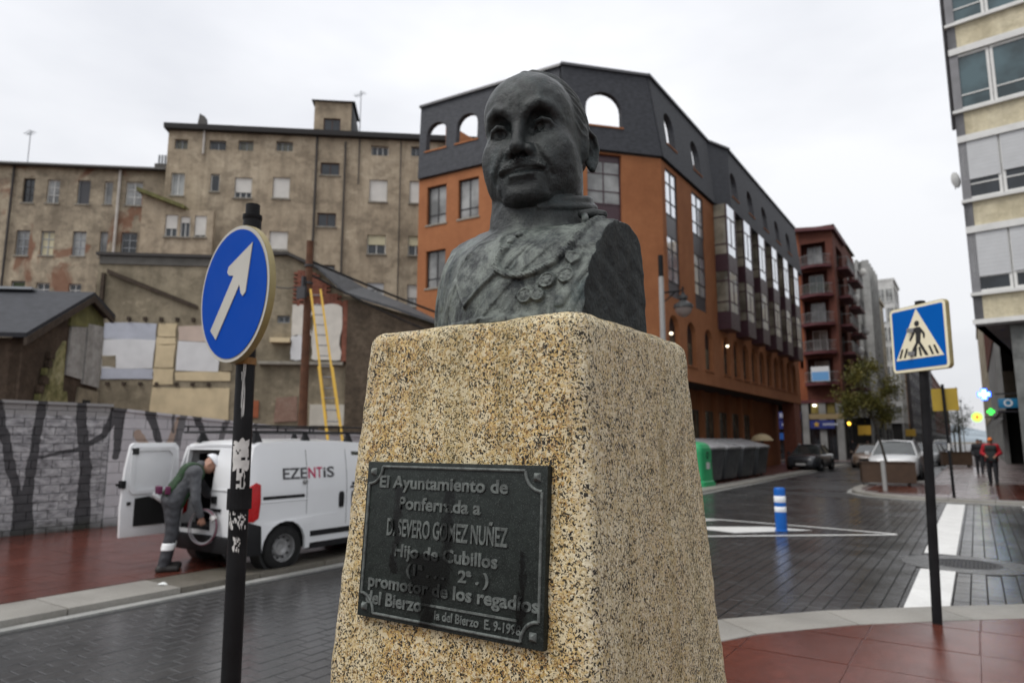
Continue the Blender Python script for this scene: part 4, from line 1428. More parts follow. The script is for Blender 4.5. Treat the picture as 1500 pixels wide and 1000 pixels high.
# slate band: inclined faces between the eaves line and the ridge line
lower = [A0, A1, A2, A3, A4, A5]
upper = [O(-20.2, 22.6), O(-13.06, 23.0), O(-10.43, 25.7), O(-10.44, 33.3), O(-9.9, 35.1), O(-9.9, 51.5)]
def out(p, q, d):
    t = Vector((q[0] - p[0], q[1] - p[1])).normalized()
    return Vector((t.y, -t.x)) * d
def slate_face(p, q, P, Q, holes):
    """inclined slab with round-headed openings; holes in (u, z) of the wall plane"""
    L = math.hypot(q[0] - p[0], q[1] - p[1])
    a = math.atan2(q[1] - p[1], q[0] - p[0])
    f = Facade(ob, p, a)
    def loc(s):
        dx, dy = s[0] - p[0], s[1] - p[1]
        return dx * f.dx[0] + dy * f.dx[1], dx * f.dy[0] + dy * f.dy[1]
    (Pu, Pd), (Qu, Qd) = loc(P), loc(Q)
    mb = MB().plate([(0, Zs), (L, Zs), (Qu, Zt), (Pu, Zt)], holes, -0.12, 0.16)
    k = (Pd + Qd) / 2 / (Zt - Zs)
    mb.xf(lambda x, y, z: (x, y + k * (z - Zs), z))
    f.put('slate_cladding', mb.mesh('slate_cladding', M_SLATE))
    # coping on the top edge
    mb = MB().hexa([(Pu - .05, -0.22, Zt), (Qu + .05, -0.22, Zt), (Qu + .05, 0.25, Zt), (Pu - .05, 0.25, Zt)], [(Pu - .05, -0.20, Zt + .12), (Qu + .05, -0.20, Zt + .12), (Qu + .05, 0.25, Zt + .16), (Pu - .05, 0.25, Zt + .16)])
    mb.xf(lambda x, y, z: (x, y + k * (Zt - Zs), z))
    f.put('coping', mb.mesh('coping', M_GREYP))
    for h in holes:
        xs = [v[0] for v in h]
        mb = MB().box(min(xs) - .06, max(xs) + .06, -0.16, 0.5, h[0][1] - 0.07, h[0][1] - 0.004)
        mb.xf(lambda x, y, z: (x, y + k * (h[0][1] - Zs), z))
        f.put('sill', mb.mesh('sill', M_OR))
    return f
sg = slate_face(lower[0], lower[1], upper[0], upper[1], [arch(0.93, 14.75, 1.10, 1.32), arch(2.60, 14.75, 1.12, 1.32), arch(4.3, 14.75, 1.12, 1.32), arch(5.95, 14.75, 1.12, 1.32)])
sc = slate_face(lower[1], lower[2], upper[1], upper[2], [arch(1.86, 14.55, 1.58, 1.5)])
sl_ = slate_face(lower[2], lower[3], upper[2], upper[3], [arch(1.3, 14.4, 1.1, 1.6), arch(4.7, 14.4, 1.1, 1.6)])
sr = slate_face(lower[3], lower[4], upper[3], upper[4], [])
sb = slate_face(lower[4], lower[5], upper[4], upper[5], [arch(1.2 + 3.2 * i, 14.35, 1.15, 1.45) for i in range(5)])
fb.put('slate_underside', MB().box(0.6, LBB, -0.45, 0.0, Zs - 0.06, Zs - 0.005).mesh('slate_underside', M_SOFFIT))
# terrace behind the slate screen: floor, rear rooms with a low pitched roof
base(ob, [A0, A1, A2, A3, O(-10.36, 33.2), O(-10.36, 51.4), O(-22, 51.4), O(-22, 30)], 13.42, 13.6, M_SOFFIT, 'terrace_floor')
link('rear_wall', MB().hexa([(*O(-20.0, 24.0), 13.6), (*O(-18.05, 24.1), 13.6), (*O(-18.05, 30), 13.6), (*O(-20, 30), 13.6)], [(*O(-20.0, 24.0), 16.9), (*O(-18.05, 24.1), 15.4), (*O(-18.05, 30), 15.4), (*O(-20, 30), 16.9)]).mesh('rear_wall', M_OR), ob)
link('rear_wall', MB().box(O(-17.3, 0)[0], O(-16.3, 0)[0], 3.3, 8, 13.6, 14.8).mesh('rear_wall', M_OR), ob)
M_CREAM = plain('cream_render', (0.42, 0.34, 0.20), 0.8, 0, 0.15, 1)
link('rear_wall', MB().hexa([(*O(-13.6, 26.0), 13.6), (*O(-10.9, 28.8), 13.6), (*O(-12.4, 31), 13.6), (*O(-15.1, 28.5), 13.6)], [(*O(-13.6, 26.0), 14.8), (*O(-10.9, 28.8), 15.55), (*O(-12.4, 31), 15.55), (*O(-15.1, 28.5), 14.8)]).mesh('rear_wall', M_CREAM), ob)
link('roof_beam', MB().hexa([(*O(-13.9, 25.3), 14.75), (*O(-10.8, 28.3), 15.35), (*O(-10.9, 28.5), 15.35), (*O(-14.0, 25.5), 14.75)], [(*O(-13.9, 25.3), 15.0), (*O(-10.8, 28.3), 15.62), (*O(-10.9, 28.5), 15.62), (*O(-14.0, 25.5), 15.0)]).mesh('roof_beam', plain('weathered_beam', (0.12, 0.09, 0.05), 0.8)), ob)
for i in range(5):
    y = 35.2 + 3.2 * i
    link('rear_wall', MB().box(O(-11.9, 0)[0], O(-11.6, 0)[0], O(0, y)[1] - 0.3, O(0, y)[1] + 1.9, 13.6, 16.6).mesh('rear_wall', M_OR), ob)
# inner block, party wall at the back, recessed ground floor with columns
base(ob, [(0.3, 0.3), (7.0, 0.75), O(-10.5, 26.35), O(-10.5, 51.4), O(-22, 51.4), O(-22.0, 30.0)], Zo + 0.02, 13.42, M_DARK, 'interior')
base(ob, [O(-11.6, 26.9), O(-11.6, 51.4), O(-22, 51.4), O(-20, 24.5), O(-13.4, 24.0)], 0.0, Zo, M_OR, 'ground_floor_wall')
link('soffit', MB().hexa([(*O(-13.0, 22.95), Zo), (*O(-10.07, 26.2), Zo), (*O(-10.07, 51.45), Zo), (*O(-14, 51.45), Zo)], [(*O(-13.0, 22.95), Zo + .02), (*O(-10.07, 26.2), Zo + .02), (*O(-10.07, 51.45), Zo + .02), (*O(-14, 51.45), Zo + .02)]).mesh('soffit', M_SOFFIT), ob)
fgd = Facade(ob, O(-11.6, 26.9), math.pi / 2)
for i in range(7):
    u = 1.0 + 2.35 * i
    fgd.window(u, u + 1.5, 0.4, 3.25, 2, (), M_DKFRAME, M_GLASSB, -0.02, sill=False)
for i in range(8):
    u = 0.35 + 2.35 * i
    link('pilaster', MB().box(O(-11.6, 0)[0] - 0.02, O(-11.35, 0)[0], O(0, 26.9 + u)[1] - 0.22, O(0, 26.9 + u)[1] + 0.22, 0, Zo).mesh('pilaster', M_OR), ob)
link('corner_pier', MB().box(O(-10.9, 0)[0], O(-10.1, 0)[0], O(0, 49.5)[1], O(0, 51.3)[1], 0, Zo).mesh('corner_pier', plain('brick_pier', (0.22, 0.075, 0.045), 0.8, 0, 0.2, 6)), ob)
link('end_wall', MB().box(O(-22, 0)[0], O(-10.05, 0)[0], O(0, 51.5)[1] - 0.3, O(0, 51.5)[1] + 0.01, Zo, Zs).mesh('end_wall', M_OR), ob)
# lamps glowing inside two arches and reflections of shop lamps
M_LAMP = emit('warm_lamp', (1.0, 0.86, 0.62), 3)
for x, y, z in ((-10.45, 27.05, 6.15), (-10.1, 33.75, 6.35)):
    link('ceiling_lamp', MB().lathe([(0, -.08), (.07, -.04), (.08, .02), (0, .05)], 10).mesh('ceiling_lamp', M_LAMP, smooth=True), ob, (*O(x + 0.25, y), z))

# ------------------------------------------------------------------ old tenements behind the empty plot
DA = math.atan2(0.643, 0.766)
M_OLD = stucco('old_beige_render', (0.42, 0.345, 0.25), (0.285, 0.23, 0.165), (0.52, 0.44, 0.33), None, 0.6, 0.5, 0.28, 0.4)
M_OLDG = stucco('peeling_render', (0.38, 0.32, 0.235), (0.23, 0.19, 0.14), (0.54, 0.46, 0.34), (0.20, 0.085, 0.05), 0.565, 0.5, 0.33, 0.5)
M_ROOFS = slate('old_slate_roof', (0.075, 0.078, 0.082))
M_PIPE = plain('dark_drainpipe', (0.035, 0.03, 0.027), 0.6)
M_PIPEW = plain('white_drainpipe', (0.50, 0.47, 0.43), 0.6, 0, 0.2, 2)
M_BRICK = plain('old_red_brick', (0.20, 0.072, 0.045), 0.85, 0, 0.35, 5, 0.5, 20)
M_SMOKE = plain('sooty_chimney', (0.09, 0.085, 0.08), 0.9, 0, 0.3, 3)
tf = thing('tenement', 'tall beige old tenement with a stair turret on its roof and many white windows', 'building', (-34.307, 18.611, 0), DA)
ff = Facade(tf, (0, 0), 0)
fw_ = [ # u0,u1,z0,z1, cols, frame, glass, shutter, shutter material
    (1.82, 2.68, 17.16, 17.70, 2, M_GFRAME, M_GLASS, 0, None), (0.04, 0.71, 17.12, 17.68, 2, M_GFRAME, M_GLASSB, 0, None), (3.32, 4.11, 17.19, 17.75, 2, M_GFRAME, M_GLASSB, 0, None), (5.30, 6.18, 17.26, 17.80, 3, M_GFRAME, M_GLASSB, 0, None), (10.38, 11.31, 17.24, 17.80, 3, M_WFRAME, M_GLASS, 0, None), (12.55, 13.1, 17.30, 17.86, 2, M_GFRAME, M_GLASS, 0, None),
    (0.0, 0.68, 14.54, 15.79, 2, M_WFRAME, M_GLASSP, 0, None), (2.00, 2.46, 14.84, 15.81, 1, M_WFRAME, M_GLASS, 0, None), (3.25, 4.15, 14.54, 15.67, 3, M_WFRAME, M_GLASS, 0.72, M_SHUT), (5.23, 6.12, 14.58, 15.76, 2, M_WFRAME, M_GLASS, 0.94, M_SHUT), (10.34, 11.31, 14.59, 15.84, 2, M_WFRAME, M_GLASS, 0.95, M_SHUT), (12.51, 13.3, 14.58, 15.85, 2, M_WFRAME, M_GLASS, 0.95, M_SHUT),
    (7.69, 8.71, 16.00, 16.71, 2, M_BRFRAME, M_GLASS, 0, None), (7.64, 8.62, 13.10, 13.86, 2, M_BRFRAME, M_GLASS, 0, None), (7.72, 8.66, 10.2, 10.99, 2, M_BRFRAME, M_GLASS, 0, None),
    (5.18, 6.15, 11.71, 12.75, 2, M_WFRAME, M_GLASS, 0.92, M_SHUT), (3.25, 4.15, 11.71, 12.75, 2, M_WFRAME, M_GLASS, 0.5, M_SHUT), (10.31, 11.30, 11.66, 12.72, 2, M_WFRAME, M_GLASS, 0.50, M_SHUTY), (12.50, 13.3, 11.65, 12.72, 2, M_WFRAME, M_GLASS, 0.48, M_SHUTY),
    (10.38, 11.26, 9.20, 10.08, 2, M_WFRAME, M_GLASSP, 0.4, M_SHUTG), (12.51, 13.3, 8.84, 10.02, 2, M_WFRAME, M_GLASSP, 0.6, M_SHUT), (5.18, 6.15, 8.8, 9.9, 2, M_WFRAME, M_GLASS, 0.6, M_SHUT)]
ff.wall(rect(-0.3, 17, 0, 18.15), [rect(a, b, c, d) for a, b, c, d, *_ in fw_], 0.35, M_OLD)
for a, b, c, d, n, f_, g_, s_, sm in fw_:
    ff.window(a, b, c, d, n, (), f_, g_, 0.13 if d < 17 else 0.2, s_, sm, sill=d < 17)
base(tf, [(-0.28, 0.4), (16.9, 0.4), (16.9, 11), (-0.28, 11)], 0, 18.1, M_OLD, 'building_core')
link('eaves', MB().hexa([(-0.45, -0.35, 18.15), (17, -0.35, 18.15), (17, 11, 18.15), (-0.45, 11, 18.15)], [(-0.45, -0.38, 18.42), (17, -0.38, 18.42), (17, 11, 18.42), (-0.45, 11, 18.42)]).mesh('eaves', plain('black_eaves', (0.022, 0.02, 0.02), 0.7)), tf)
link('roof', MB().hexa([(-0.4, -0.3, 18.425), (17, -0.3, 18.425), (17, 11, 18.425), (-0.4, 11, 18.425)], [(0.4, 4, 19.6), (17, 4, 19.6), (17, 6, 19.6), (0.4, 6, 19.6)]).mesh('roof', M_ROOFS), tf)
# stair turret
tw = Facade(tf, (0, 0), 0)
tw.wall(rect(7.25, 9.25, 18.43, 20.2), [rect(7.76, 8.68, 18.5, 19.25)], 0.25, M_OLD, -0.05, 'turret_wall')
tw.window(7.76, 8.68, 18.5, 19.25, 2, (), M_BRFRAME, M_GLASS, 0.05, sill=False)
link('turret_side', MB().box(7.27, 9.23, 0.2, 2.0, 18.43, 20.18).mesh('turret_side', M_SMOKE), tf)
link('turret_skirt', MB().hexa([(9.25, 0.0, 18.43), (9.62, 0.0, 18.43), (9.62, 2, 18.43), (9.25, 2, 18.43)], [(9.25, 0.0, 20.15), (9.28, 0.0, 20.15), (9.28, 2, 20.15), (9.25, 2, 20.15)]).mesh('turret_skirt', M_ROOFS), tf)
link('turret_roof', MB().hexa([(7.1, -0.25, 20.2), (9.45, -0.25, 20.2), (9.45, 2.2, 20.2), (7.1, 2.2, 20.2)], [(7.9, 0.8, 20.58), (8.6, 0.8, 20.58), (8.6, 1.2, 20.58), (7.9, 1.2, 20.58)]).mesh('turret_roof', M_ROOFS), tf)
link('chimney', MB().hexa([(0.85, 0.6, 18.4), (1.35, 0.6, 18.4), (1.35, 1.2, 18.4), (0.85, 1.2, 18.4)], [(0.98, 0.65, 19.5), (1.25, 0.65, 19.35), (1.25, 1.1, 19.35), (0.98, 1.1, 19.5)]).mesh('chimney', M_SMOKE), tf)
for u, z0, z1, r_, m in ((7.47, 9.0, 18.2, 0.06, M_PIPE), (9.0, 9.0, 17.9, 0.05, M_PIPE), (1.56, 16.86, 18.2, 0.06, M_PIPEW), (9.75, 15.5, 18.1, 0.035, M_PIPE), (12.0, 9.0, 18.1, 0.03, M_PIPE)):
    link('drainpipe', MB().cyl((u, -0.10, z0), (u, -0.10, z1), r_, n=8).mesh('drainpipe', m, smooth=True), tf)
def antenna(x, y, z, h, label, parent=None):
    a = MB().cyl((0, 0, 0), (0, 0, h), 0.025, n=6)
    t = thing('roof_antenna', label, 'antenna', (x, y, z))
    link('mast', a.mesh('mast', M_GFRAME), t)
    b = MB().cyl((-0.5, 0, h * 0.93), (0.35, 0, h * 0.93), 0.015, n=5)
    for i in range(6):
        b.cyl((-0.45 + i * 0.14, -0.2, h * 0.93 + .02), (-0.45 + i * 0.14, 0.2, h * 0.93 + .02), 0.01, n=4)
    link('boom', b.mesh('boom', M_GFRAME), t)
    return t
def wpt(root, x, y, z):
    c, s = math.cos(root.rotation_euler[2]), math.sin(root.rotation_euler[2])
    return root.location.x + x * c - y * s, root.location.y + x * s + y * c, root.location.z + z
antenna(*wpt(tf, 9.6, 1.0, 18.6), 2.9, 'thin aerial beside the stair turret of the beige tenement')
# rear outshot with a mossy mono-pitch roof, at the foot of the tall tenement
M_MOSS = plain('mossy_tiles', (0.13, 0.125, 0.045), 0.9, 0, 0.4, 3, 0.5, 14)
lt = thing('rear_extension', 'small rendered extension with mossy sloping roof and three white windows against the old tenements', 'extension', (-34.307, 18.611, 0), DA)
fe = Facade(lt, (0, -1.4), 0)
ew = [(0.42, 1.02, 11.88, 13.02, 0.62), (1.15, 1.63, 11.88, 12.94, 0.3), (1.84, 2.42, 11.90, 13.02, 0.9)]
fe.wall([(-0.75, 0), (2.75, 0), (2.75, 13.3), (1.3, 13.3), (-0.75, 14.05)], [rect(a, b, c, d) for a, b, c, d, _ in ew], 0.3, M_OLD)
for a, b, c, d, s_ in ew:
    fe.window(a, b, c, d, 2, (), M_WFRAME, M_GLASS, 0.1, s_, M_SHUT)
link('side_wall', MB().box(-0.72, -0.45, -1.15, -0.02, 0, 13.95).mesh('side_wall', M_OLDG), lt)
link('roof', MB().hexa([(-0.95, -1.75, 14.12), (1.4, -1.75, 13.27), (1.4, -0.01, 13.27), (-0.95, -0.01, 14.12)], [(-0.95, -1.75, 14.32), (1.4, -1.75, 13.45), (1.4, -0.01, 13.45), (-0.95, -0.01, 14.32)]).mesh('roof', M_MOSS), lt)
# lower peeling tenement on the left
tg = thing('tenement', 'lower old tenement with peeling render, bare red brick patches and a grey slate roof', 'building', (-34.307, 18.611, 0), DA)
fgf = Facade(tg, (0, 0.6), 0)
gl_ = [(-7.64, -7.07, 14.07, 15.40, 2, M_DKFRAME, M_GLASS), (-6.45, -5.82, 14.09, 15.39, 2, M_WFRAME, M_GLASSP), (-4.93, -4.30, 14.09, 15.41, 1, M_GFRAME, M_GREYP), (-3.59, -3.17, 14.13, 15.40, 1, M_WFRAME, M_GLASSP), (-2.51, -1.66, 14.12, 15.43, 2, M_WFRAME, M_GLASSP),
       (-7.71, -7.06, 11.22, 12.57, 2, M_GFRAME, M_GLASSP), (-6.51, -5.84, 11.26, 12.57, 2, M_GFRAME, M_SHUTY), (-4.95, -4.28, 11.27, 12.60, 2, M_GFRAME, M_GLASSP), (-3.59, -3.21, 11.27, 12.62, 1, M_GFRAME, M_GLASSP), (-2.53, -1.74, 11.34, 12.62, 2, M_GFRAME, M_GLASS),
       (-7.72, -7.04, 8.75, 9.87, 1, M_GFRAME, plain('green_blind', (0.06, 0.08, 0.03), 0.6)), (-6.50, -5.84, 8.75, 9.80, 2, M_WFRAME, M_GLASS), (-4.92, -4.30, 8.75, 9.79, 2, M_WFRAME, M_GLASS), (-3.58, -3.23, 8.75, 9.82, 1, M_GFRAME, M_GLASS)]
fgf.wall(rect(-14, -0.34, 0, 16.05), [rect(a, b, c, d) for a, b, c, d, *_ in gl_], 0.35, M_OLDG)
for a, b, c, d, n, f_, g_ in gl_:
    fgf.window(a, b, c, d, n, (0.36, 0.68) if n == 2 else (), f_, g_, 0.14)
base(tg, [(-14, 1.0), (-0.36, 1.0), (-0.36, 11), (-14, 11)], 0, 16.0, M_OLDG, 'building_core')
link('roof', MB().hexa([(-14, 0.25, 16.05), (-0.32, 0.25, 16.05), (-0.32, 11, 16.05), (-14, 11, 16.05)], [(-14, 2.0, 16.85), (-0.32, 2.0, 16.85), (-0.32, 8, 16.85), (-14, 8, 16.85)]).mesh('roof', M_ROOFS), tg)
link('gutter', MB().cyl((-14, 0.20, 16.03), (-0.4, 0.20, 16.03), 0.07, n=8).mesh('gutter', M_PIPE), tg)
link('drainpipe', MB().cyl((-2.80, 0.48, 8.0), (-2.80, 0.48, 16.0), 0.075, n=8).mesh('drainpipe', M_PIPEW, smooth=True), tg)
link('drainpipe', MB().cyl((-8.1, 0.48, 8.0), (-8.1, 0.48, 16.0), 0.06, n=8).mesh('drainpipe', M_PIPE, smooth=True), tg)
c_ = MB().box(-1.4, -0.72, 1.2, 1.8, 16.2, 16.75)
cho = link('chimney', c_.mesh('chimney', M_SMOKE), tg)
for i in range(4):
    link('chimney_pot', MB().cyl((-1.3 + i * 0.16, 1.5, 16.75), (-1.3 + i * 0.16, 1.5, 17.35), 0.06, n=8).mesh('chimney_pot', M_GFRAME), cho)
antenna(*wpt(tg, -8.14, 1.6, 16.6), 1.9, 'thin aerial on the slate roof of the peeling tenement')

# ------------------------------------------------------------------ what is left of the demolished house: party wall, shed, low house
M_PARTY = stucco('rough_party_wall', (0.30, 0.255, 0.18), (0.195, 0.165, 0.115), (0.38, 0.325, 0.235), None, 0.6, 0.4, 0.6, 0.7)
M_TILEW = plain('white_wall_tile', (0.66, 0.66, 0.66), 0.4, 0, 0.08, 2.2)
M_TILEB = plain('bluish_tile', (0.45, 0.47, 0.53), 0.4, 0, 0.10, 2.5)
M_CRPL = plain('cream_plaster', (0.60, 0.49, 0.31), 0.8, 0, 0.15, 1.8, 0.2, 12)
M_PINKP = plain('pinkish_plaster', (0.55, 0.44, 0.37), 0.8, 0, 0.1, 1.5)
M_TIMB = plain('rotten_timber', (0.05, 0.035, 0.024), 0.9, 0, 0.4, 8)
pw = thing('party_wall', 'bare party wall of a demolished house with patches of white tile and cream plaster', 'wall', (-23.108, 10.616, 0), DA)
fp = Facade(pw, (0, 0), 0)
fp.wall([(-0.25, 0), (4.85, 0), (4.85, 7.78), (-0.25, 7.70)], [], 0.5, M_PARTY)
for nm, a, b, c, d, m, t in (('tile_panel', 0.12, 1.70, 4.95, 5.48, M_TILEB, .03), ('tile_panel', 0.12, 1.70, 4.02, 4.94, M_TILEW, .032), ('tile_panel', 0.12, 1.70, 3.66, 4.01, M_TILEB, .028),
                             ('plaster_panel', 1.76, 2.33, 5.05, 5.48, M_CRPL, .03), ('plaster_panel', 1.74, 2.34, 4.80, 5.03, M_CRPL, .026), ('plaster_panel', 1.74, 2.33, 4.05, 4.78, M_CRPL, .034), ('plaster_panel', 1.72, 2.32, 3.50, 4.02, M_CRPL, .03),
                             ('plaster_panel', 2.40, 3.60, 4.92, 5.42, M_PINKP, .03), ('tile_panel', 2.40, 3.72, 3.95, 4.90, M_TILEW, .034), ('plaster_panel', 2.40, 4.1, 3.63, 3.92, M_CRPL, .03),
                             ('plaster_panel', 1.70, 4.12, 2.2, 3.40, M_CRPL, .03), ('plaster_panel', 3.8, 4.15, 3.95, 4.9, M_PARTY, .05), ('plaster_panel', 0.12, 0.55, 4.05, 4.42, M_PARTY, .04)):
    rr = random.Random(int(a * 1000 + c * 77))
    j = lambda: rr.uniform(-0.025, 0.025)
    pts = [(a + j(), c + j()), ((a + b) / 2, c + j()), (b + j(), c + j()), (b + j(), (c + d) / 2), (b + j(), d + j()), ((a + b) / 2, d + j()), (a + j(), d + j()), (a + j(), (c + d) / 2)]
    fp.put(nm, MB().plate(pts, (), -t, 0.02).mesh(nm, m))
for k in range(8):
    u = 0.35 + 0.5 * k
    fp.put('joist_end', MB().box(-0.05, 0.05, -0.10, 0.02, -0.06, 0.06).mesh('joist_end', M_TIMB), u, 0, 5.62)
    if k < 7:
        fp.put('joist_end', MB().box(-0.05, 0.05, -0.08, 0.02, -0.05, 0.05).mesh('joist_end', M_TIMB), u + (0.1 if k > 3 else 0), 0, 3.52)
fp.put('roof_scar', MB().plate([(0.08, 7.10), (2.95, 5.98), (2.95, 6.10), (0.08, 7.24)], (), -0.10, 0.02).mesh('roof_scar', M_TIMB))
fp.put('capping', MB().box(-0.3, 4.9, -0.12, 0.6, 7.70, 7.80).mesh('capping', M_PIPE))
fp.put('band', MB().box(-0.2, 4.8, -0.05, 0.02, 7.42, 7.69).mesh('band', plain('grey_band', (0.10, 0.095, 0.085), 0.8, 0, 0.2, 3)))
fp.put('corner_post', MB().box(-0.08, 0.02, -0.12, 0.02, 2, 7.1).mesh('corner_post', M_TIMB))
# low house: chimney breast of red brick with plaster, slate lean-to roof
lh = thing('ruined_house', 'low ruined house with red brick gable, white plaster patches and a dark slate lean-to roof', 'house', (-23.108, 10.616, 0), DA)
fh = Facade(lh, (0, 0), 0)
fh.wall([(4.86, 0), (11.5, 0), (11.5, 5.35), (10.06, 5.86), (9.25, 6.08), (7.65, 6.56), (6.84, 7.36), (5.74, 7.86), (4.86, 7.82)], [rect(5.48, 5.90, 5.58, 5.83)], 0.5, M_PARTY, 0.02)
fh.window(5.48, 5.90, 5.58, 5.83, 2, (), M_GFRAME, M_GLASS, 0.15, sill=False)
rr = random.Random(5)
# brick gable: courses of real bricks
brick_me = MB().box(0, 0.235, -0.11, 0.01, 0, 0.06).mesh('brick', M_BRICK)
half_me = MB().box(0, 0.112, -0.11, 0.01, 0, 0.06).mesh('brick', M_BRICK)
big = MB()
def top_at(u):
    return 7.36 + (6.56 - 7.36) * (u - 6.84) / (7.65 - 6.84) if u > 6.84 else 7.36 + (7.80 - 7.36) * (6.84 - u) / (6.84 - 5.74)
for r_ in range(18):
    z = 6.1 + r_ * 0.07
    u = 5.98 + (0.12 if r_ % 2 else 0)
    while u < 7.68:
        if z + 0.07 < top_at(u) - 0.1 and z + .07 < top_at(u + .24) - .1 and rr.random() < 0.97:
            dd = rr.uniform(-0.012, 0.012)
            big.box(u, u + 0.235, -0.11 + dd, 0.01, z, z + 0.06)
        u += 0.245
for r_ in range(26):
    z = 4.28 + r_ * 0.07
    for u in (7.60, 7.715):
        big.box(u + rr.uniform(0, .03), u + 0.105, -0.10 + rr.uniform(-.01, .01), 0.01, z, z + 0.06)
o = fh.put('brickwork', big.mesh('brickwork', M_BRICK, merge=False))
o['kind'] = 'stuff'
for a, b, c, d, m in ((6.00, 6.60, 5.15, 6.16, M_CRPL), (6.00, 6.55, 4.34, 5.14, M_TILEW), (6.67, 7.60, 4.35, 6.18, M_CRPL)):
    pts = []
    n = 7
    for i in range(n):
        pts.append((a + (b - a) * i / n, c + rr.uniform(-.03, .03)))
    for i in range(n):
        pts.append((b + rr.uniform(-.06, .05), c + (d - c) * i / n))
    for i in range(n):
        pts.append((b - (b - a) * i / n, d + rr.uniform(-.05, .05)))
    for i in range(n):
        pts.append((a + rr.uniform(-.03, .03), d - (d - c) * i / n))
    fh.put('plaster_panel', MB().plate(pts, (), -0.13, 0.0).mesh('plaster_panel', plain('dirty_white_plaster', (0.62, 0.585, 0.52), 0.85, 0, 0.12, 3) if m is M_CRPL else m))
fh.put('rubble_wall', MB().plate([(7.80, 2.0), (11.3, 2.0), (11.3, 5.3), (9.25, 5.95), (7.80, 6.35)], (), -0.22, 0.0).mesh('rubble_wall', stucco('dark_rubble', (0.115, 0.088, 0.062), (0.065, 0.05, 0.036), (0.16, 0.125, 0.09), (0.15, 0.06, 0.04), 0.66, 0.4, 1.6, 1.0)))
fh.put('ledge', MB().box(5.0, 7.7, -0.2, 0.01, 4.18, 4.28).mesh('ledge', M_SILL))
fh.put('shelf', MB().box(5.34, 5.97, -0.25, 0.01, 4.90, 5.05).mesh('shelf', M_CRPL))
fh.put('plinth', MB().box(6.70, 8.3, -0.20, 0.01, 2.2, 2.88).mesh('plinth', plain('whitewashed_plinth', (0.50, 0.47, 0.40), 0.8, 0, 0.12, 2)))
fh.put('brick_patch', MB().plate([(5.55, 2.3), (6.3, 2.35), (6.25, 3.15), (5.6, 3.1)], (), -0.05, 0.01).mesh('brick_patch', stucco('pinkish_bricks', (0.27, 0.17, 0.13), (0.20, 0.13, 0.10), (0.30, 0.22, 0.17), (0.20, 0.06, 0.04), 0.6, 0.2, 4)))
fh.put('brick_patch', MB().plate([(4.75, 2.45), (5.05, 2.45), (5.05, 3.0), (4.75, 3.02)], (), -0.05, 0.01).mesh('brick_patch', plain('orange_brick', (0.30, 0.085, 0.035), 0.8, 0, 0.2, 6)))
rf = [(6.72, -0.45, 7.50), (7.72, -0.45, 6.58), (9.35, -0.45, 6.10), (11.4, -0.45, 5.42)]
bk = [(7.05, 0.9, 7.72), (8.1, 1.6, 7.2), (9.6, 1.6, 6.62), (11.4, 1.6, 5.75)]
mb = MB()
mb.add(rf + bk + [(x, y, z - 0.09) for x, y, z in rf + bk], [(0, 1, 5, 4), (1, 2, 6, 5), (2, 3, 7, 6), (8, 12, 13, 9), (9, 13, 14, 10), (10, 14, 15, 11), (0, 8, 9, 1), (1, 9, 10, 2), (2, 10, 11, 3), (4, 5, 13, 12), (5, 6, 14, 13), (6, 7, 15, 14), (0, 4, 12, 8), (3, 11, 15, 7)])
fh.put('roof', mb.mesh('roof', M_ROOFS))
fh.put('verge', MB().plate([(4.86, 7.83), (5.74, 7.87), (6.84, 7.37), (6.84, 7.48), (5.74, 7.98), (4.86, 7.94)], (), -0.15, 0.55).mesh('verge', M_PIPE))
fh.put('side_brick', MB().box(7.64, 7.79, -0.16, 0.01, 4.3, 6.35).mesh('side_brick', M_BRICK))
# slate-roofed shed on the left with its torn gable
sh = thing('ruined_shed', 'half demolished shed with dark slate roof and a mossy yellow torn gable', 'shed', (-17.157, 6.311, 0), DA)
# local: x along the ridge (right positive), y away
gable = [(0.0, 0.0, 4.08), (0.0, 2.35, 5.44), (0.0, 3.40, 5.14)]
M_SLATEB = slate('smooth_slate', (0.034, 0.036, 0.042))
mb = MB().hexa([(-6, -0.3, 3.92), (0.22, -0.3, 3.92), (0.22, 2.4, 5.40), (-6, 2.4, 5.40)], [(-6, -0.32, 4.02), (0.22, -0.32, 4.02), (0.22, 2.4, 5.50), (-6, 2.4, 5.50)])
link('roof', mb.mesh('roof', M_SLATEB), sh)
mb = MB().hexa([(-6, 2.4, 5.40), (0.22, 2.4, 5.40), (0.22, 3.6, 5.02), (-6, 3.6, 5.02)], [(-6, 2.4, 5.50), (0.22, 2.4, 5.50), (0.22, 3.62, 5.12), (-6, 3.62, 5.12)])
link('roof', mb.mesh('roof', M_SLATEB), sh)
M_STONE = stucco('brown_rubble', (0.085, 0.06, 0.042), (0.05, 0.036, 0.026), (0.125, 0.09, 0.065), (0.13, 0.05, 0.035), 0.62, 0.3, 1.3, 1.2)
link('front_wall', MB().box(-6, -0.05, 0.0, 0.4, 0, 3.95).mesh('front_wall', M_STONE), sh)
link('ledge', MB().box(-6, -0.9, -0.12, 0.0, 2.60, 2.72).mesh('ledge', M_CRPL), sh)
gm = Facade(sh, (0.0, 0.0), math.pi / 2)
gm.wall([(0, 0), (3.4, 0), (3.4, 5.0), (2.35, 5.36), (0, 3.95)], [], 0.25, M_STONE, 0, 'gable_wall')
M_YMOSS = stucco('mossy_yellow_plaster', (0.30, 0.27, 0.13), (0.11, 0.115, 0.035), (0.43, 0.40, 0.24), None, 0.6, 0.5, 1.6, 0.6)
M_WPL = stucco('grey_white_plaster', (0.38, 0.365, 0.34), (0.26, 0.25, 0.23), (0.46, 0.45, 0.43), None, 0.6, 0.35, 1.2, 0.3)
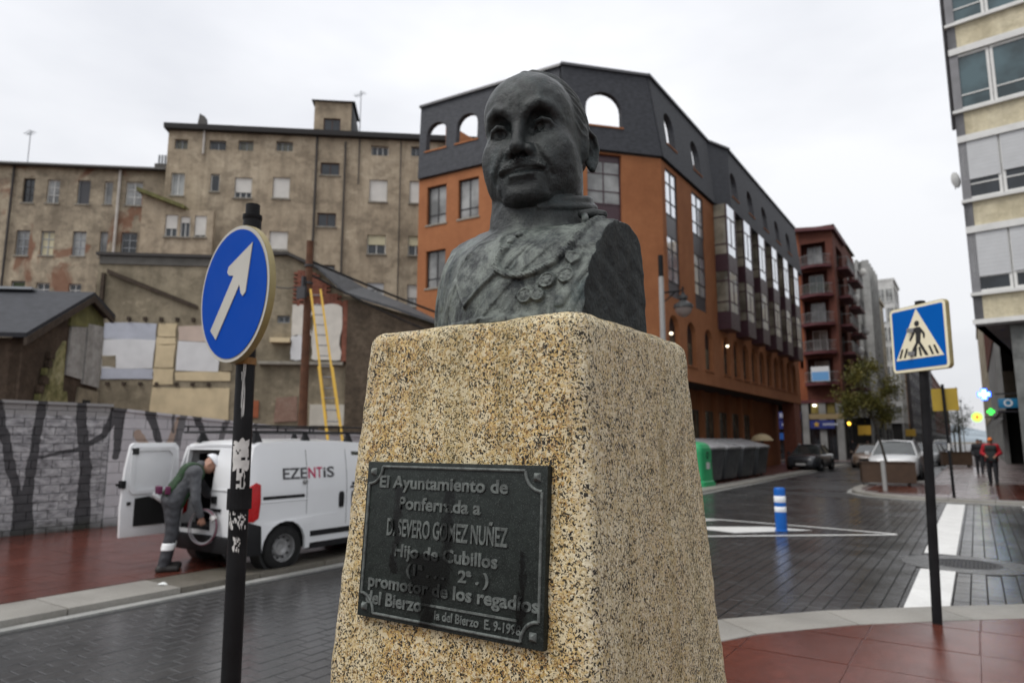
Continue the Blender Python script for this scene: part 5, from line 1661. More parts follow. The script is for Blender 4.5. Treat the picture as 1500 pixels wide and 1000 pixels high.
for pts, m, t in (([(1.75, 3.3), (2.5, 3.25), (2.5, 4.6), (1.8, 4.5)], M_WPL, .05), ([(2.55, 3.15), (3.35, 3.1), (3.35, 4.75), (2.55, 4.7)], M_WPL, .07), ([(1.7, 4.5), (3.35, 4.72), (3.3, 5.0), (2.35, 5.3), (1.75, 4.95)], M_MOSS, .06),
                  ([(0.55, 2.0), (1.35, 2.0), (1.6, 2.8), (1.55, 4.1), (1.15, 3.6), (0.95, 2.8)], M_YMOSS, .08), ([(1.4, 2.0), (2.1, 2.0), (1.85, 2.9), (1.62, 2.9)], M_YMOSS, .05), ([(2.3, 2.0), (3.4, 2.0), (3.4, 3.0), (2.4, 3.05)], M_PARTY, .05)):
    gm.put('plaster_panel', MB().plate(pts, (), -t, 0.02).mesh('plaster_panel', m))
gm.put('hatch', MB().box(2.62, 2.95, -0.08, -0.04, 2.35, 2.75).mesh('hatch', M_DARK))
gm.put('verge_board', MB().plate([(-0.3, 3.75), (2.38, 5.24), (3.5, 4.88), (3.5, 5.02), (2.38, 5.40), (-0.3, 3.93)], (), -0.24, -0.17).mesh('verge_board', M_TIMB))
for i in range(9):
    mb = MB().box(0, 0.10 + 0.05 * (i % 3), -0.12, -0.02, 0, 0.16)
    gm.put('toothed_stone', mb.mesh('toothed_stone', M_STONE if i % 3 else M_MOSS), 0.30 + 0.07 * i + (0.05 if i % 2 else 0), 0.0, 2.0 + 0.2 * i)
link('skylight_sheet', MB().box(-2.2, -1.2, 2.2, 2.7, 5.5, 5.56).mesh('skylight_sheet', M_GFRAME), sh)
# ------------------------------------------------------------------ painted block wall along the plot
def wall_paint():
    t = NT('painted_block_wall')
    p = t.pos()
    _, wy, wz = t.xyz(p)
    rough_ = t.noise(t.mapping(p, (1, 1.2, 2.6)), 4.2, 8, 0.74, 0.6)
    left = t.ramp(rough_, [(0.32, (0.07, 0.07, 0.075)), (0.44, (0.23, 0.23, 0.24)), (0.55, (0.38, 0.38, 0.39)), (0.68, (0.54, 0.54, 0.55))])
    right = t.ramp(t.noise(p, 1.6, 5, 0.6), [(0.3, (0.42, 0.41, 0.43)), (0.7, (0.55, 0.545, 0.56))])
    sect = t.math('GREATER_THAN', wy, 6.82)
    c = t.mix(sect, left, right)
    band = t.math('MULTIPLY', t.math('GREATER_THAN', wz, 2.18), t.math('LESS_THAN', wy, 6.82))
    c = t.mix(band, c, t.mix(rough_, (0.22, 0.22, 0.22), (0.36, 0.355, 0.35)))
    beige = None
    wob = t.math('MULTIPLY', t.math('SUBTRACT', t.noise(p, 5.0, 4), 0.5), 0.10)
    y_ = t.math('ADD', wy, wob)
    z_ = t.math('ADD', wz, wob)
    def seg(a, b, w0, w1):
        dx, dz = b[0] - a[0], b[1] - a[1]
        L2 = dx * dx + dz * dz
        py, pz = t.math('SUBTRACT', y_, a[0]), t.math('SUBTRACT', z_, a[1])
        k = t.math('MULTIPLY', t.math('MULTIPLY_ADD', py, dx, t.math('MULTIPLY', pz, dz)), 1 / L2, clamp=True)
        ey, ez = t.math('MULTIPLY_ADD', k, -dx, py), t.math('MULTIPLY_ADD', k, -dz, pz)
        d = t.math('SQRT', t.math('MULTIPLY_ADD', ey, ey, t.math('MULTIPLY', ez, ez)))
        return t.math('LESS_THAN', t.math('SUBTRACT', d, t.math('MULTIPLY_ADD', k, w1 - w0, w0)), 0.0)
    def union(lst):
        m = None
        for s_ in lst:
            v = seg(*s_)
            m = v if m is None else t.math('MAXIMUM', m, v)
        return m
    dark = union([((4.86, 2.45), (5.35, 0.7), .07, .08), ((5.58, 2.45), (5.47, 0.6), .075, .09), ((5.42, 0.7), (5.47, 0.0), .14, .19), ((6.22, 2.45), (6.42, 1.2), .085, .10), ((6.42, 1.2), (6.44, 0), .10, .16),
                  ((5.62, 1.42), (6.30, 1.57), .025, .045), ((6.30, 1.57), (6.70, 1.82), .045, .06), ((6.70, 1.82), (6.96, 2.40), .06, .12), ((6.98, 2.4), (6.96, 1.42), .11, .07), ((7.52, 2.4), (7.80, 1.70), .11, .07), ((8.50, 2.4), (8.92, 1.62), .10, .05),
                  ((10.62, 2.35), (10.0, 2.07), .03, .015), ((3.9, 2.4), (4.0, 0), .08, .15)])
    grey = union([((8.30, 2.35), (8.18, 1.5), .08, .08), ((9.36, 2.3), (9.10, 1.3), .08, .06), ((8.05, 2.4), (8.10, 1.9), .03, .03)])
    sand = union([((8.18, 2.2), (8.02, 1.55), .03, .10), ((7.35, 1.85), (7.50, 1.65), .09, .09)])
    c = t.mix(t.math('MULTIPLY', sand, 0.8), c, (0.34, 0.24, 0.17))
    c = t.mix(t.math('MULTIPLY', grey, 0.85), c, (0.10, 0.10, 0.105))
    c = t.mix(t.math('MULTIPLY', dark, 0.92), c, t.mix(t.noise(p, 8, 4), (0.020, 0.020, 0.022), (0.07, 0.07, 0.075)))
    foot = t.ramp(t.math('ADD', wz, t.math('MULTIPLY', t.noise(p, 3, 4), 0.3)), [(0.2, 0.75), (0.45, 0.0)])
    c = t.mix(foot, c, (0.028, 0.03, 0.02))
    return t.set(color=c, rough=0.85, spec=0.3, normal=t.bump(t.noise(p, 16, 6, 0.7), 0.6, 0.02))
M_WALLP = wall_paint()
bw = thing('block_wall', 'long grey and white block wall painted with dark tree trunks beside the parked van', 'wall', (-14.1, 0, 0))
def wtop(y):
    if y < 6.8:
        return 2.43
    return 2.36 - (y - 6.95) * (2.36 - 1.9) / (13.1 - 6.95)
link('wall_core', MB().hexa([(-0.20, -3, -0.1), (-0.02, -3, -0.1), (-0.02, 6.8, -0.1), (-0.20, 6.8, -0.1)], [(-0.20, -3, 2.38), (-0.02, -3, 2.38), (-0.02, 6.8, 2.38), (-0.20, 6.8, 2.38)]).hexa([(-0.20, 6.8, -0.1), (-0.02, 6.8, -0.1), (-0.02, 22, -0.1), (-0.20, 22, -0.1)], [(-0.20, 6.8, 2.31), (-0.02, 6.8, 2.31), (-0.02, 22, 1.2), (-0.20, 22, 1.2)]).mesh('wall_core', M_WALLP, merge=False), bw)
BH = 0.215
more = MB()
nblk = 0
def lay_blocks(ya, yb, BL, BH, proud):
    global nblk
    for r_ in range(int(2.45 / BH) + 1):
        z0 = 0.02 + r_ * BH
        for k in range(int((yb - ya) / BL) + 2):
            y0 = max(ya, ya + (k - (0.5 if r_ % 2 else 0)) * BL)
            y1 = min(yb, ya + (k + 1 - (0.5 if r_ % 2 else 0)) * BL) - 0.004
            if y1 - y0 < 0.05:
                continue
            rr = random.Random(r_ * 131 + k)
            za, zb = min(z0 + BH - 0.004, wtop(y0) - 0.06), min(z0 + BH - 0.004, wtop(y1) - 0.06)
            if za <= z0 + 0.03:
                continue
            p = rr.uniform(0.0, proud)
            e = 0.005
            zb = max(zb, z0 + 0.02)
            bot = [(-0.03, 0, 0), (-0.03, y1 - y0, 0), (-0.03, y1 - y0, zb - z0), (-0.03, 0, za - z0)]
            top = [(p, e, e), (p + rr.uniform(-.004, .004), y1 - y0 - e, e), (p, y1 - y0 - e, zb - z0 - e), (p + rr.uniform(-.004, .004), e, za - z0 - e)]
            if 4.5 < y0 < 11.2 and nblk < 298:
                link('block', MB().hexa(bot, top).mesh('block', M_WALLP), bw, (0, y0, z0))
                nblk += 1
            else:
                sh_ = lambda v: (v[0], v[1] + y0, v[2] + z0)
                more.hexa([sh_(v) for v in bot], [sh_(v) for v in top])
lay_blocks(-3, 6.79, 0.34, 0.15, 0.011)
lay_blocks(6.81, 21.4, 0.46, 0.215, 0.005)
o = link('blockwork', more.mesh('blockwork', M_WALLP, merge=False), bw)
o['kind'] = 'stuff'
link('coping', MB().box(-0.24, 0.05, -3, 6.82, 2.375, 2.43).mesh('coping', M_WALLP), bw)
link('coping', MB().hexa([(-0.24, 6.83, 2.31), (0.04, 6.83, 2.31), (0.04, 21.6, 1.21), (-0.24, 21.6, 1.21)], [(-0.24, 6.83, 2.365), (0.04, 6.83, 2.365), (0.04, 21.6, 1.265), (-0.24, 21.6, 1.265)]).mesh('coping', M_WALLP), bw)

# ------------------------------------------------------------------ brick block with rounded balconies
M_WBR = stucco('wine_brick', (0.115, 0.042, 0.030), (0.085, 0.030, 0.023), (0.145, 0.055, 0.038), None, 0.6, 0.15, 0.8, 0.2)
M_OBR = stucco('orange_brick_wall', (0.26, 0.085, 0.04), (0.20, 0.062, 0.03), (0.30, 0.105, 0.05), None, 0.6, 0.12, 0.8, 0.2)
M_REDSL = plain('dark_red_slab', (0.085, 0.018, 0.022), 0.6, 0, 0.2, 2)
M_STEEL = plain('dull_steel', (0.20, 0.20, 0.20), 0.5, 0.3, 0.1, 4)
M_CONC = plain('grey_concrete', (0.20, 0.20, 0.195), 0.8, 0, 0.2, 1.2)
bb = thing('apartment_building', 'dark red brick apartment block with stacked rounded balconies and blue shop signs below', 'building', (-9.1, 64, 0))
fB = Facade(bb, (-11.0, 0), 0)
LB_ = 11.0
bz = [6.56, 9.27, 11.75, 14.3, 16.9]
hol = []
for z in bz:
    hol.append(rect(8.35, 10.4, z + 0.05, z + 2.25))
    hol.append(rect(5.0, 6.6, z + 0.6, z + 2.0))
hol.append(rect(7.75, 8.0, 8.0, 9.0))
fB.wall(rect(0, 8.2, 5.2, 20.6), [h for h in hol if h[0][0] < 8.2], 0.3, M_OBR)
fB.wall(rect(8.205, LB_, 5.2, 20.6), [h for h in hol if h[0][0] > 8.2], 0.3, M_WBR)
M_GREENG = glass('greenish_glass', (0.05, 0.075, 0.07), 0.08)
for i, z in enumerate(bz):
    fB.window(5.0, 6.6, z + 0.6, z + 2.0, 2, (), M_DKFRAME, M_GLASS, 0.15)
    fB.put('back_wall', MB().box(8.3, 10.5, 1.05, 1.15, z, z + 2.4).mesh('back_wall', M_WBR), 0, 0, 0)
    fB.window(8.75, 9.95, z + 0.10, z + 2.1, 2, (), M_WFRAME if i % 2 else M_GFRAME, M_GLASSP if i != 3 else M_GREENG, 0.9, sill=False)
    n = 9
    pts = [(8.1, 1.0)] + [(8.1 + 2.7 * k / n, -0.85 * math.sin(math.pi * (k + 0.6) / (n + 1.2)) - 0.12) for k in range(n + 1)] + [(10.8, 1.0)]
    mb = MB().hexa([(x, y, z - 0.14) for x, y in pts], [(x, y, z + 0.10) for x, y in pts])
    bal = fB.put('balcony', mb.mesh('balcony', M_REDSL))
    rp = [(x, y + 0.06, z + 1.0) for x, y in pts[1:-1]]
    mb = MB().tube(rp, 0.03, 6).tube([(x, y, zz - 0.75) for x, y, zz in rp], 0.02, 6)
    for k in range(len(rp) - 1):
        for q in range(3):
            a, b = rp[k], rp[k + 1]
            x, y = a[0] + (b[0] - a[0]) * q / 3, a[1] + (b[1] - a[1]) * q / 3
            mb.cyl((x, y, z + 0.1), (x, y, z + 1.0), 0.011, n=4)
    link('railing', mb.mesh('railing', M_STEEL), bal)
    if i == 3:
        M_LEAFP = plain('balcony_leaf', (0.03, 0.045, 0.012), 0.8, 0, 0.4, 6)
        mb = MB()
        rr = random.Random(3)
        for q in range(90):
            x, y = 8.4 + rr.random() * 2.2, -0.55 + rr.uniform(-.2, .2)
            zz = z + 0.35 + rr.random() * 0.5
            s_ = 0.09
            mb.add([(x, y, zz), (x + rr.uniform(-s_, s_), y + rr.uniform(-s_, s_), zz + s_), (x + s_, y + rr.uniform(-s_, s_), zz + rr.uniform(-s_, s_))], [(0, 1, 2)])
        link('balcony_plants', mb.mesh('balcony_plants', M_LEAFP, merge=False, recalc=False), bal)
# banner for the first-floor flat: white sheet with a blue field
ban = fB.put('banner', MB().box(0, 1.45, -0.02, 0, 0, 1.25).mesh('banner', plain('banner_white', (0.62, 0.64, 0.66), 0.6)), 8.75, -0.92, 6.75)
link('banner_field', MB().box(0.05, 1.40, -0.026, -0.021, 0.04, 0.80).mesh('banner_field', plain('banner_blue', (0.13, 0.33, 0.62), 0.6)), ban)
fB.put('parapet', MB().hexa([(7.2, -0.5, 20.4), (11.3, -0.5, 20.0), (11.3, 6, 20.0), (7.2, 6, 20.4)], [(7.2, -0.5, 20.75), (11.3, -0.5, 20.3), (11.3, 6, 20.3), (7.2, 6, 20.75)]).mesh('parapet', M_REDSL))
fB.put('roof', MB().hexa([(6, 0, 20.6), (11.2, 0, 20.6), (11.2, 13, 20.6), (6, 13, 20.6)], [(7, 2, 21.6), (9, 3, 21.3), (9, 11, 21.3), (7, 11, 21.6)]).mesh('roof', plain('tan_roof', (0.16, 0.13, 0.09), 0.9, 0, 0.2, 1)))
fS = Facade(bb, (0, 0), math.pi / 2)
LS = 13.0
hs_ = [rect(a, a + 3.4, z + 0.05, z + 2.2) for z in bz for a in (1.6, 7.6)]
fS.wall(rect(0.3, LS, 5.2, 20.3), hs_, 0.3, M_WBR)
for i, z in enumerate(bz):
    for a in (1.6, 7.6):
        bal = fS.put('balcony', MB().box(-0.2, 3.6, -0.95, 0.8, -0.12, 0.10).mesh('balcony', M_REDSL) if (i, a) == (0, 1.6) else bpy.data.meshes['balcony.side'], a, 0, z)
        if (i, a) == (0, 1.6):
            bal.data.name = 'balcony.side'
            mb = MB().tube([(-.15, -.05, 1), (-.15, -.9, 1), (3.55, -.9, 1), (3.55, -.05, 1)], 0.03, 6)
            for k in range(24):
                mb.cyl((-.15 + 3.7 * k / 23, -.9, .1), (-.15 + 3.7 * k / 23, -.9, 1), 0.012, n=4)
            mb.box(-.13, 3.53, -.9, -.88, .12, .5)
            side_rail = mb.mesh('railing', M_STEEL)
        link('railing', side_rail, bal)
        fS.window(a + 0.4, a + 2.8, z + 0.12, z + 2.1, 2, (), M_WFRAME, M_GLASS, 0.6, sill=False)
base(bb, [(-10.9, 1.2), (-1.2, 1.2), (-1.2, LS), (-10.9, LS)], 0, 20.55, M_DARK, 'interior')
# dishes hung on the side balconies
M_DISH = plain('dish_white', (0.6, 0.6, 0.58), 0.5)
for y, z in ((3.5, 14.4), (9.5, 12.2), (4.0, 9.7), (10, 18.2)):
    link('satellite_dish', MB().lathe([(0.0, 0.0), (0.2, 0.02), (0.38, 0.09), (0.39, 0.10), (0.36, 0.10), (0.0, 0.03)], 14, axis='y').mesh('satellite_dish', M_DISH, smooth=True), bb, (1.05, y, z), rot=(0, 0, R(-30)))
# ground floor: grey piers, shop fronts, fascia signs
M_BLUE = plain('deep_blue_fascia', (0.018, 0.03, 0.16), 0.45)
M_GOLD = plain('gold_mark', (0.55, 0.33, 0.03), 0.5)
M_PALE = plain('pale_lettering', (0.45, 0.47, 0.55), 0.5)
for x in (0.2, 4.2, 7.6, 9.0, 10.35):
    fB.put('pier', MB().box(0, 0.55, 0.0, 0.6, 0, 5.2).mesh('pier', M_CONC), x, 0.05, 0)
fB.put('fascia', MB().box(0, 11.0, -0.02, 0.5, 4.95, 5.2).mesh('fascia', M_REDSL))
fB.put('lintel', MB().box(8.2, 10.95, 0.02, 0.5, 3.55, 4.0).mesh('lintel', plain('tan_lintel', (0.24, 0.18, 0.09), 0.7)))
M_LITROOM = plain('lit_interior_glass', (0.22, 0.18, 0.06), 0.2)
o = fB.window(8.3, 10.3, 4.02, 4.93, 3, (), M_DKFRAME, M_LITROOM, 0.2, sill=False)
fB.put('ceiling_lamp', MB().lathe([(0, -.12), (.16, -.05), (.16, .03), (0, .08)], 10).mesh('ceiling_lamp', emit('shop_lamp', (1, 0.93, 0.75), 4), smooth=True), 8.7, -0.05, 4.75)
def shop_sign(u0, u1, z0, z1, marks):
    s_ = fB.put('shop_sign', MB().box(0, u1 - u0, -0.14, 0.05, 0, z1 - z0).mesh('shop_sign', M_BLUE), u0, -0.02, z0)
    if marks:
        st = []
        for k in range(10):
            a = math.pi / 2 + k * math.pi / 5
            rr_ = 0.26 if k % 2 == 0 else 0.11
            st.append((0.55 + rr_ * math.cos(a), (z1 - z0) / 2 + rr_ * math.sin(a)))
        link('star_mark', MB().plate(st, (), -0.165, -0.142).mesh('star_mark', M_GOLD), s_)
        mb = MB()
        for k in range(7):
            mb.box(1.05 + k * 0.17, 1.05 + k * 0.17 + 0.11, -0.155, -0.142, (z1 - z0) / 2 - 0.09, (z1 - z0) / 2 + 0.09)
        link('lettering', mb.mesh('lettering', M_PALE), s_)
    else:
        mb = MB()
        for k in range(8):
            mb.box(0.9 + k * 0.19, 0.9 + k * 0.19 + 0.13, -0.155, -0.142, 0.12, z1 - z0 - 0.12)
        link('lettering', mb.mesh('lettering', M_PALE), s_)
shop_sign(4.9, 7.55, 3.6, 4.25, False)
shop_sign(4.9, 7.5, 2.75, 3.5, True)
shop_sign(8.25, 10.2, 2.75, 3.45, True)
fB.put('awning_board', MB().box(4.9, 7.5, -0.02, 0.1, 1.8, 2.4).mesh('awning_board', plain('bright_blue_panel', (0.01, 0.08, 0.32), 0.5)))
for a, b in ((4.8, 7.6), (8.2, 9.0), (9.6, 10.3), (0.8, 4.2)):
    fB.window(a, b, 0.2, 2.7, 2, (0.75,), M_DKFRAME, M_GLASS, 0.3, sill=False)

# ------------------------------------------------------------------ the rest of the left-hand row down the street
def row_block(label, x, y0, y1, h, mat, fr, gl, floors, bays, wl, rib=0.0, sign=1, ground=4.2, sh=None, back=0.0):
    """facade at X = x facing the street; sign=1 faces +X, -1 faces -X"""
    t = thing('apartment_building', label, 'building', (x, y0 if sign > 0 else y1, 0), math.pi / 2 if sign > 0 else -math.pi / 2)
    f = Facade(t, (0, 0), 0)
    L = y1 - y0
    st = (h - ground - 0.6) / floors
    hol = []
    for i in range(floors):
        for k in range(bays):
            w = L / bays
            hol.append((k * w + w * (1 - wl) / 2, k * w + w * (1 + wl) / 2, ground + i * st + 0.8, ground + i * st + st - 0.25))
    f.wall(rect(0, L, ground, h), [rect(*q) for q in hol], 0.25, mat)
    for n, q in enumerate(hol):
        f.window(*q, 2, (0.35,), fr, gl, 0.1, sill=False, shutter=0.45 if sh and n % 3 == 0 else 0, shut_mat=M_SHUT)
    # gable towards the viewer
    f2 = Facade(t, (0, 8) if sign > 0 else (L, 0), -math.pi / 2 if sign > 0 else math.pi / 2)
    link('end_wall', MB().box(0.0, 0.25, 0.26, 10, ground, h).mesh('end_wall', mat) if sign > 0 else MB().box(L - 0.25, L, 0.26, 10, ground, h).mesh('end_wall', mat), t)
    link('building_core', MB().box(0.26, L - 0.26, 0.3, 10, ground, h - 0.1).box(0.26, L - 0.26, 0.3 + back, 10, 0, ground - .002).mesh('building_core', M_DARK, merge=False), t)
    link('parapet', MB().box(-0.05, L + 0.05, -0.2, 10, h, h + 0.35).mesh('parapet', mat), t)
    link('ground_floor', MB().box(0.02, L - 0.02, 0.05, 0.28, 3.2, ground - 0.01).mesh('ground_floor', M_CONC), t)
    n = max(2, int(L / 5))
    for k in range(n + 1):
        link('pier', MB().box(L * k / n - 0.3, L * k / n + 0.3, back, back + 0.27, 0, 3.19).mesh('pier', M_CONC), t)
    for k in range(n):
        f.window(L * k / n + 0.3, L * (k + 1) / n - 0.3, 0.1, 3.1, 2, (0.8,), M_DKFRAME, M_GLASS, 0.12 + back, sill=False)
    if rib:
        for k in range(int(L / rib) + 1):
            link('rib', MB().box(k * rib - 0.25, k * rib + 0.25, -0.7, 0.0, ground, h + 0.4).mesh('rib', mat), t)
    return t
M_GRC = stucco('ribbed_grey_concrete', (0.36, 0.36, 0.35), (0.28, 0.28, 0.27), (0.44, 0.44, 0.43), None, .6, .3, .5)
M_BEI = stucco('plain_beige', (0.38, 0.33, 0.25), (0.30, 0.26, 0.19), (0.45, 0.39, 0.29), None, .6, .2, .5)
M_WHI = stucco('off_white_panels', (0.56, 0.56, 0.55), (0.46, 0.46, 0.45), (0.64, 0.64, 0.63), None, .6, .2, .5)
M_ORB = stucco('pale_orange_render', (0.42, 0.21, 0.09), (0.34, 0.16, 0.07), (0.48, 0.25, 0.11), None, .6, .15, .5)
M_DGR = stucco('dark_grey_render', (0.10, 0.095, 0.10), (0.07, 0.065, 0.07), (0.14, 0.13, 0.135), None, .6, .2, .5)
CW = row_block('grey concrete block with tall vertical ribs just past the red brick balconies', -9.1, 84, 92, 21.3, M_GRC, M_GFRAME, M_GLASS, 6, 4, 0.4, 2.0)
row_block('narrow plain beige block between ribbed grey and white glazed blocks', -9.1, 96, 104, 19.6, M_BEI, M_WFRAME, M_GLASS, 5, 2, 0.35)
DW = row_block('tall white block fully fronted with glazed galleries', -8.3, 112.5, 121, 25.0, M_WHI, M_WFRAME, M_GLASSP, 7, 4, 0.8)
row_block('low orange rendered house behind the street tree', -10.2, 123.5, 150, 17.0, M_ORB, M_BRFRAME, M_GLASS, 4, 5, 0.4)
row_block('dark grey block with white glazed galleries behind the crossing sign', -9.6, 150.5, 240, 24.0, M_DGR, M_WFRAME, M_GLASSP, 7, 14, 0.6)
row_block('farthest brown brick block on the left row of the street', -10.0, 240.5, 400, 22.0, M_WBR, M_WFRAME, M_GLASSP, 6, 20, 0.45)
for k in range(4):
    link('rib', MB().box(-0.45, 0.0, 0.35 + k * 0.62, 0.65 + k * 0.62, 4.2, 21.8).mesh('rib', M_GRC), CW)
fdw = Facade(DW, (0, 3.4), -math.pi / 2)
for i in range(7):
    for k in range(3):
        fdw.window(0.1 + k * 1.1, 1.1 + k * 1.1, 4.6 + i * 2.86, 6.7 + i * 2.86, 2, (0.35,), M_WFRAME, M_GLASSP if (i + k) % 3 else M_MIRROR, -0.06, sill=False)

# ------------------------------------------------------------------ right-hand corner building
M_ECRM = stucco('weathered_cream_panels', (0.60, 0.54, 0.385), (0.50, 0.44, 0.305), (0.66, 0.60, 0.45), None, 0.6, 0.35, 0.6, 0.15)
M_EGREY = plain('grey_corner_strip', (0.19, 0.19, 0.20), 0.7, 0, 0.15, 2)
M_STONEC = plain('rough_grey_stone', (0.12, 0.125, 0.12), 0.7, 0, 0.4, 3, 0.7, 18)
eb = thing('apartment_building', 'cream corner apartment building with white window bands overhanging the pavement', 'building', (0.27, 26, 0), R(-7))
fE = Facade(eb, (0, 0), 0)
EL = 15.0
M_TINT = glass('tinted_glass', (0.045, 0.075, 0.085), 0.08, 0.6)
fl_z = [6.33 + 3.08 * i for i in range(7)]
for i, z in enumerate(fl_z):
    zp = z - 0.85 if i else 5.50
    # panel under the windows, then the band of windows
    k = 0
    x = 0.24
    while x < EL:
        w = 3.9
        fE.put('cream_panel', MB().box(0.006, w - 0.006, 0.02, 0.25, 0, z - zp - 0.05).mesh('cream_panel', M_ECRM), x, 0, zp + 0.02)
        x += w
    fE.put('ledge', MB().box(-0.04, EL, -0.10, 0.25, 0, 0.10).mesh('ledge', M_WFRAME), 0, 0, z - 0.05)
    fE.put('window_head', MB().box(0.0, EL, -0.06, 0.25, 0, 0.22).mesh('window_head', M_WFRAME), 0, 0, z + 2.01)
    fE.put('corner_strip', MB().box(0.0, 0.235, 0.0, 0.25, 0, z - zp - 0.05).mesh('corner_strip', M_EGREY), 0, 0, zp)
    for k in range(14):
        u = 0.05 + k * 1.06
        rr = random.Random(i * 31 + k)
        s_ = {0: (0.74, 0.72, 0.74), 1: (0.66, 0.62, 0.7)}.get(i, (0, 0, 0))[k % 3] if i < 2 else (0.0 if k < 6 else rr.choice((0, 0, 0.4, 0.7)))
        fE.window(u, u + 1.04, z + 0.06, z + 2.0, 1, (0.26,), M_WFRAME, M_TINT if i > 1 else M_GLASS, 0.05, s_, M_SHUTG, sill=False, fw=0.085)
fEs = Facade(eb, (0, 14.0), -math.pi / 2)
fEs.wall(rect(0, 14.0, 5.3, 27.5), [rect(2 + 3.5 * k, 3.4 + 3.5 * k, z + 0.1, z + 1.6) for k in range(3) for z in fl_z], 0.24, M_EGREY, 0.0)
for k in range(3):
    for z in fl_z:
        fEs.window(2 + 3.5 * k, 3.4 + 3.5 * k, z + 0.1, z + 1.6, 2, (), M_WFRAME, M_GLASS, 0.1)
fEs.put('drainpipe', MB().cyl((13.85, -0.07, 12.0), (13.85, -0.07, 27), 0.06, n=8).mesh('drainpipe', M_DKFRAME))
base(eb, [(0.30, 0.30), (EL, 0.30), (EL, 13.9), (0.30, 13.9)], 5.35, 27.4, M_DARK, 'interior')
link('soffit', MB().box(0.0, EL, -0.06, 14.0, 5.30, 5.49).mesh('soffit', plain('grey_soffit', (0.13, 0.125, 0.12), 0.8, 0, 0.15, 1)), eb)
link('cornice', MB().box(-0.05, EL, -0.12, -0.062, 5.36, 5.51).mesh('cornice', M_WFRAME), eb)
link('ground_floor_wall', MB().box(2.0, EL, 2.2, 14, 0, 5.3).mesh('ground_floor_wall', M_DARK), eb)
for i in range(4):
    o = link('window', win_parts(2.2, 3.0, 2, (0.8,), M_DKFRAME, M_GLASS)[0], eb, (1.97, 12.0 - 2.6 * i, 0.2), -math.pi / 2)
    link('pane', win_parts(2.2, 3.0, 2, (0.8,), M_DKFRAME, M_GLASS)[1], o)
link('stone_pier', MB().box(0.86, 2.5, 0.25, 1.7, 0, 5.3).mesh('stone_pier', M_STONEC, bevel=0.02), eb)
link('stone_pier', MB().box(1.2, 1.98, 9.2, 10.0, 0, 5.3).mesh('stone_pier', M_STONEC, bevel=0.02), eb)
link('pier_base', MB().box(0.82, 2.54, 0.2, 1.75, 0.0, 0.55).mesh('pier_base', M_DKFRAME), eb)
dish = thing('satellite_dish', 'small white satellite dish fixed on the edge of the cream corner building', 'satellite dish', (0.20, 25.95, 10.2), R(60))
link('reflector', MB().lathe([(0.0, 0.0), (0.15, 0.02), (0.27, 0.08), (0.26, 0.09), (0.0, 0.02)], 14, axis='y').mesh('reflector', M_DISH, smooth=True), dish)
link('bracket', MB().tube([(0, 0.02, 0), (0, 0.12, -0.05), (0, 0.12, -0.3)], 0.015, 6).mesh('bracket', M_STEEL), dish)
row_block('red brick block beyond the cream corner building', 1.05, 41.5, 60, 18.0, M_WBR, M_WFRAME, M_GLASS, 4, 6, 0.4, 0, -1, 6.6, None, 2.0)
row_block('beige block farther along the right side of the street', 1.65, 60.5, 150, 20.0, M_BEI, M_WFRAME, M_GLASS, 6, 16, 0.4, 0, -1)
row_block('farthest grey block on the right side of the street', 3.5, 150.5, 330, 19.0, M_GRC, M_WFRAME, M_GLASSP, 5, 20, 0.4, 0, -1)

# lit shop signs on the right
M_BLULIT = emit('blue_white_light', (0.30, 0.62, 1.0), 3.0)
M_BLURIM = emit('blue_light', (0.03, 0.12, 1.0), 2.5)
M_GRNLIT = emit('green_light', (0.06, 1.0, 0.10), 1.2)
M_YGLIT = emit('yellow_green_light', (0.45, 0.9, 0.10), 1.2)
def crossp(s, w):
    return [(-w, -s), (w, -s), (w, -w), (s, -w), (s, w), (w, w), (w, s), (-w, s), (-w, w), (-s, w), (-s, -w), (-w, -w)]
cs_ = thing('pharmacy_cross', 'glowing blue and white cross sign high under the arcade', 'sign', (0.42, 34.5, 3.62))
link('backplate', MB().plate(crossp(0.24, 0.11), (), 0.0, 0.10).mesh('backplate', M_BLURIM), cs_)
link('light_face', MB().plate(crossp(0.20, 0.075), (), -0.02, -0.001).mesh('light_face', M_BLULIT), cs_)
link('arm', MB().box(0.36, 1.85, 0.02, 0.08, -0.03, 0.03).mesh('arm', M_DKFRAME), cs_)
gs_ = thing('green_cross', 'small green lit cross sign just below the blue one', 'sign', (0.62, 36.0, 2.95))
link('light_face', MB().plate(crossp(0.14, 0.06), (), 0.0, 0.08).mesh('light_face', M_GRNLIT), gs_)
link('arm', MB().box(0.24, 1.6, 0.02, 0.06, -0.03, 0.03).mesh('arm', M_DKFRAME), gs_)
rs_ = thing('round_sign', 'round yellow green lit sign with a small red centre', 'sign', (0.15, 47.5, 3.05))
link('light_face', MB().lathe([(0.0, 0.0), (0.27, 0.0), (0.27, 0.10), (0.0, 0.10)], 24, axis='y').mesh('light_face', M_YGLIT), rs_)
link('red_centre', MB().lathe([(0.0, -0.02), (0.10, -0.02), (0.10, -0.001), (0.0, -0.001)], 16, axis='y').mesh('red_centre', emit('red_light', (1, 0.08, 0.02), 2)), rs_)
link('arm', MB().box(0.34, 1.25, 0.03, 0.07, -0.03, 0.03).mesh('arm', M_DKFRAME), rs_)
bs_ = thing('shop_sign', 'light blue box sign with a white mark under the arcade', 'sign', (0.75, 33.5, 2.95))
link('box', MB().box(0.1, 0.85, 0, 0.18, 0.05, 0.42).mesh('box', plain('azure_sign', (0.012, 0.19, 0.38), 0.4), bevel=0.02), bs_)
mk = MB().lathe([(0.09, -0.012), (0.15, -0.012), (0.15, -0.002), (0.09, -0.002)], 16, c=(0.42, 0, 0.25), axis='y')
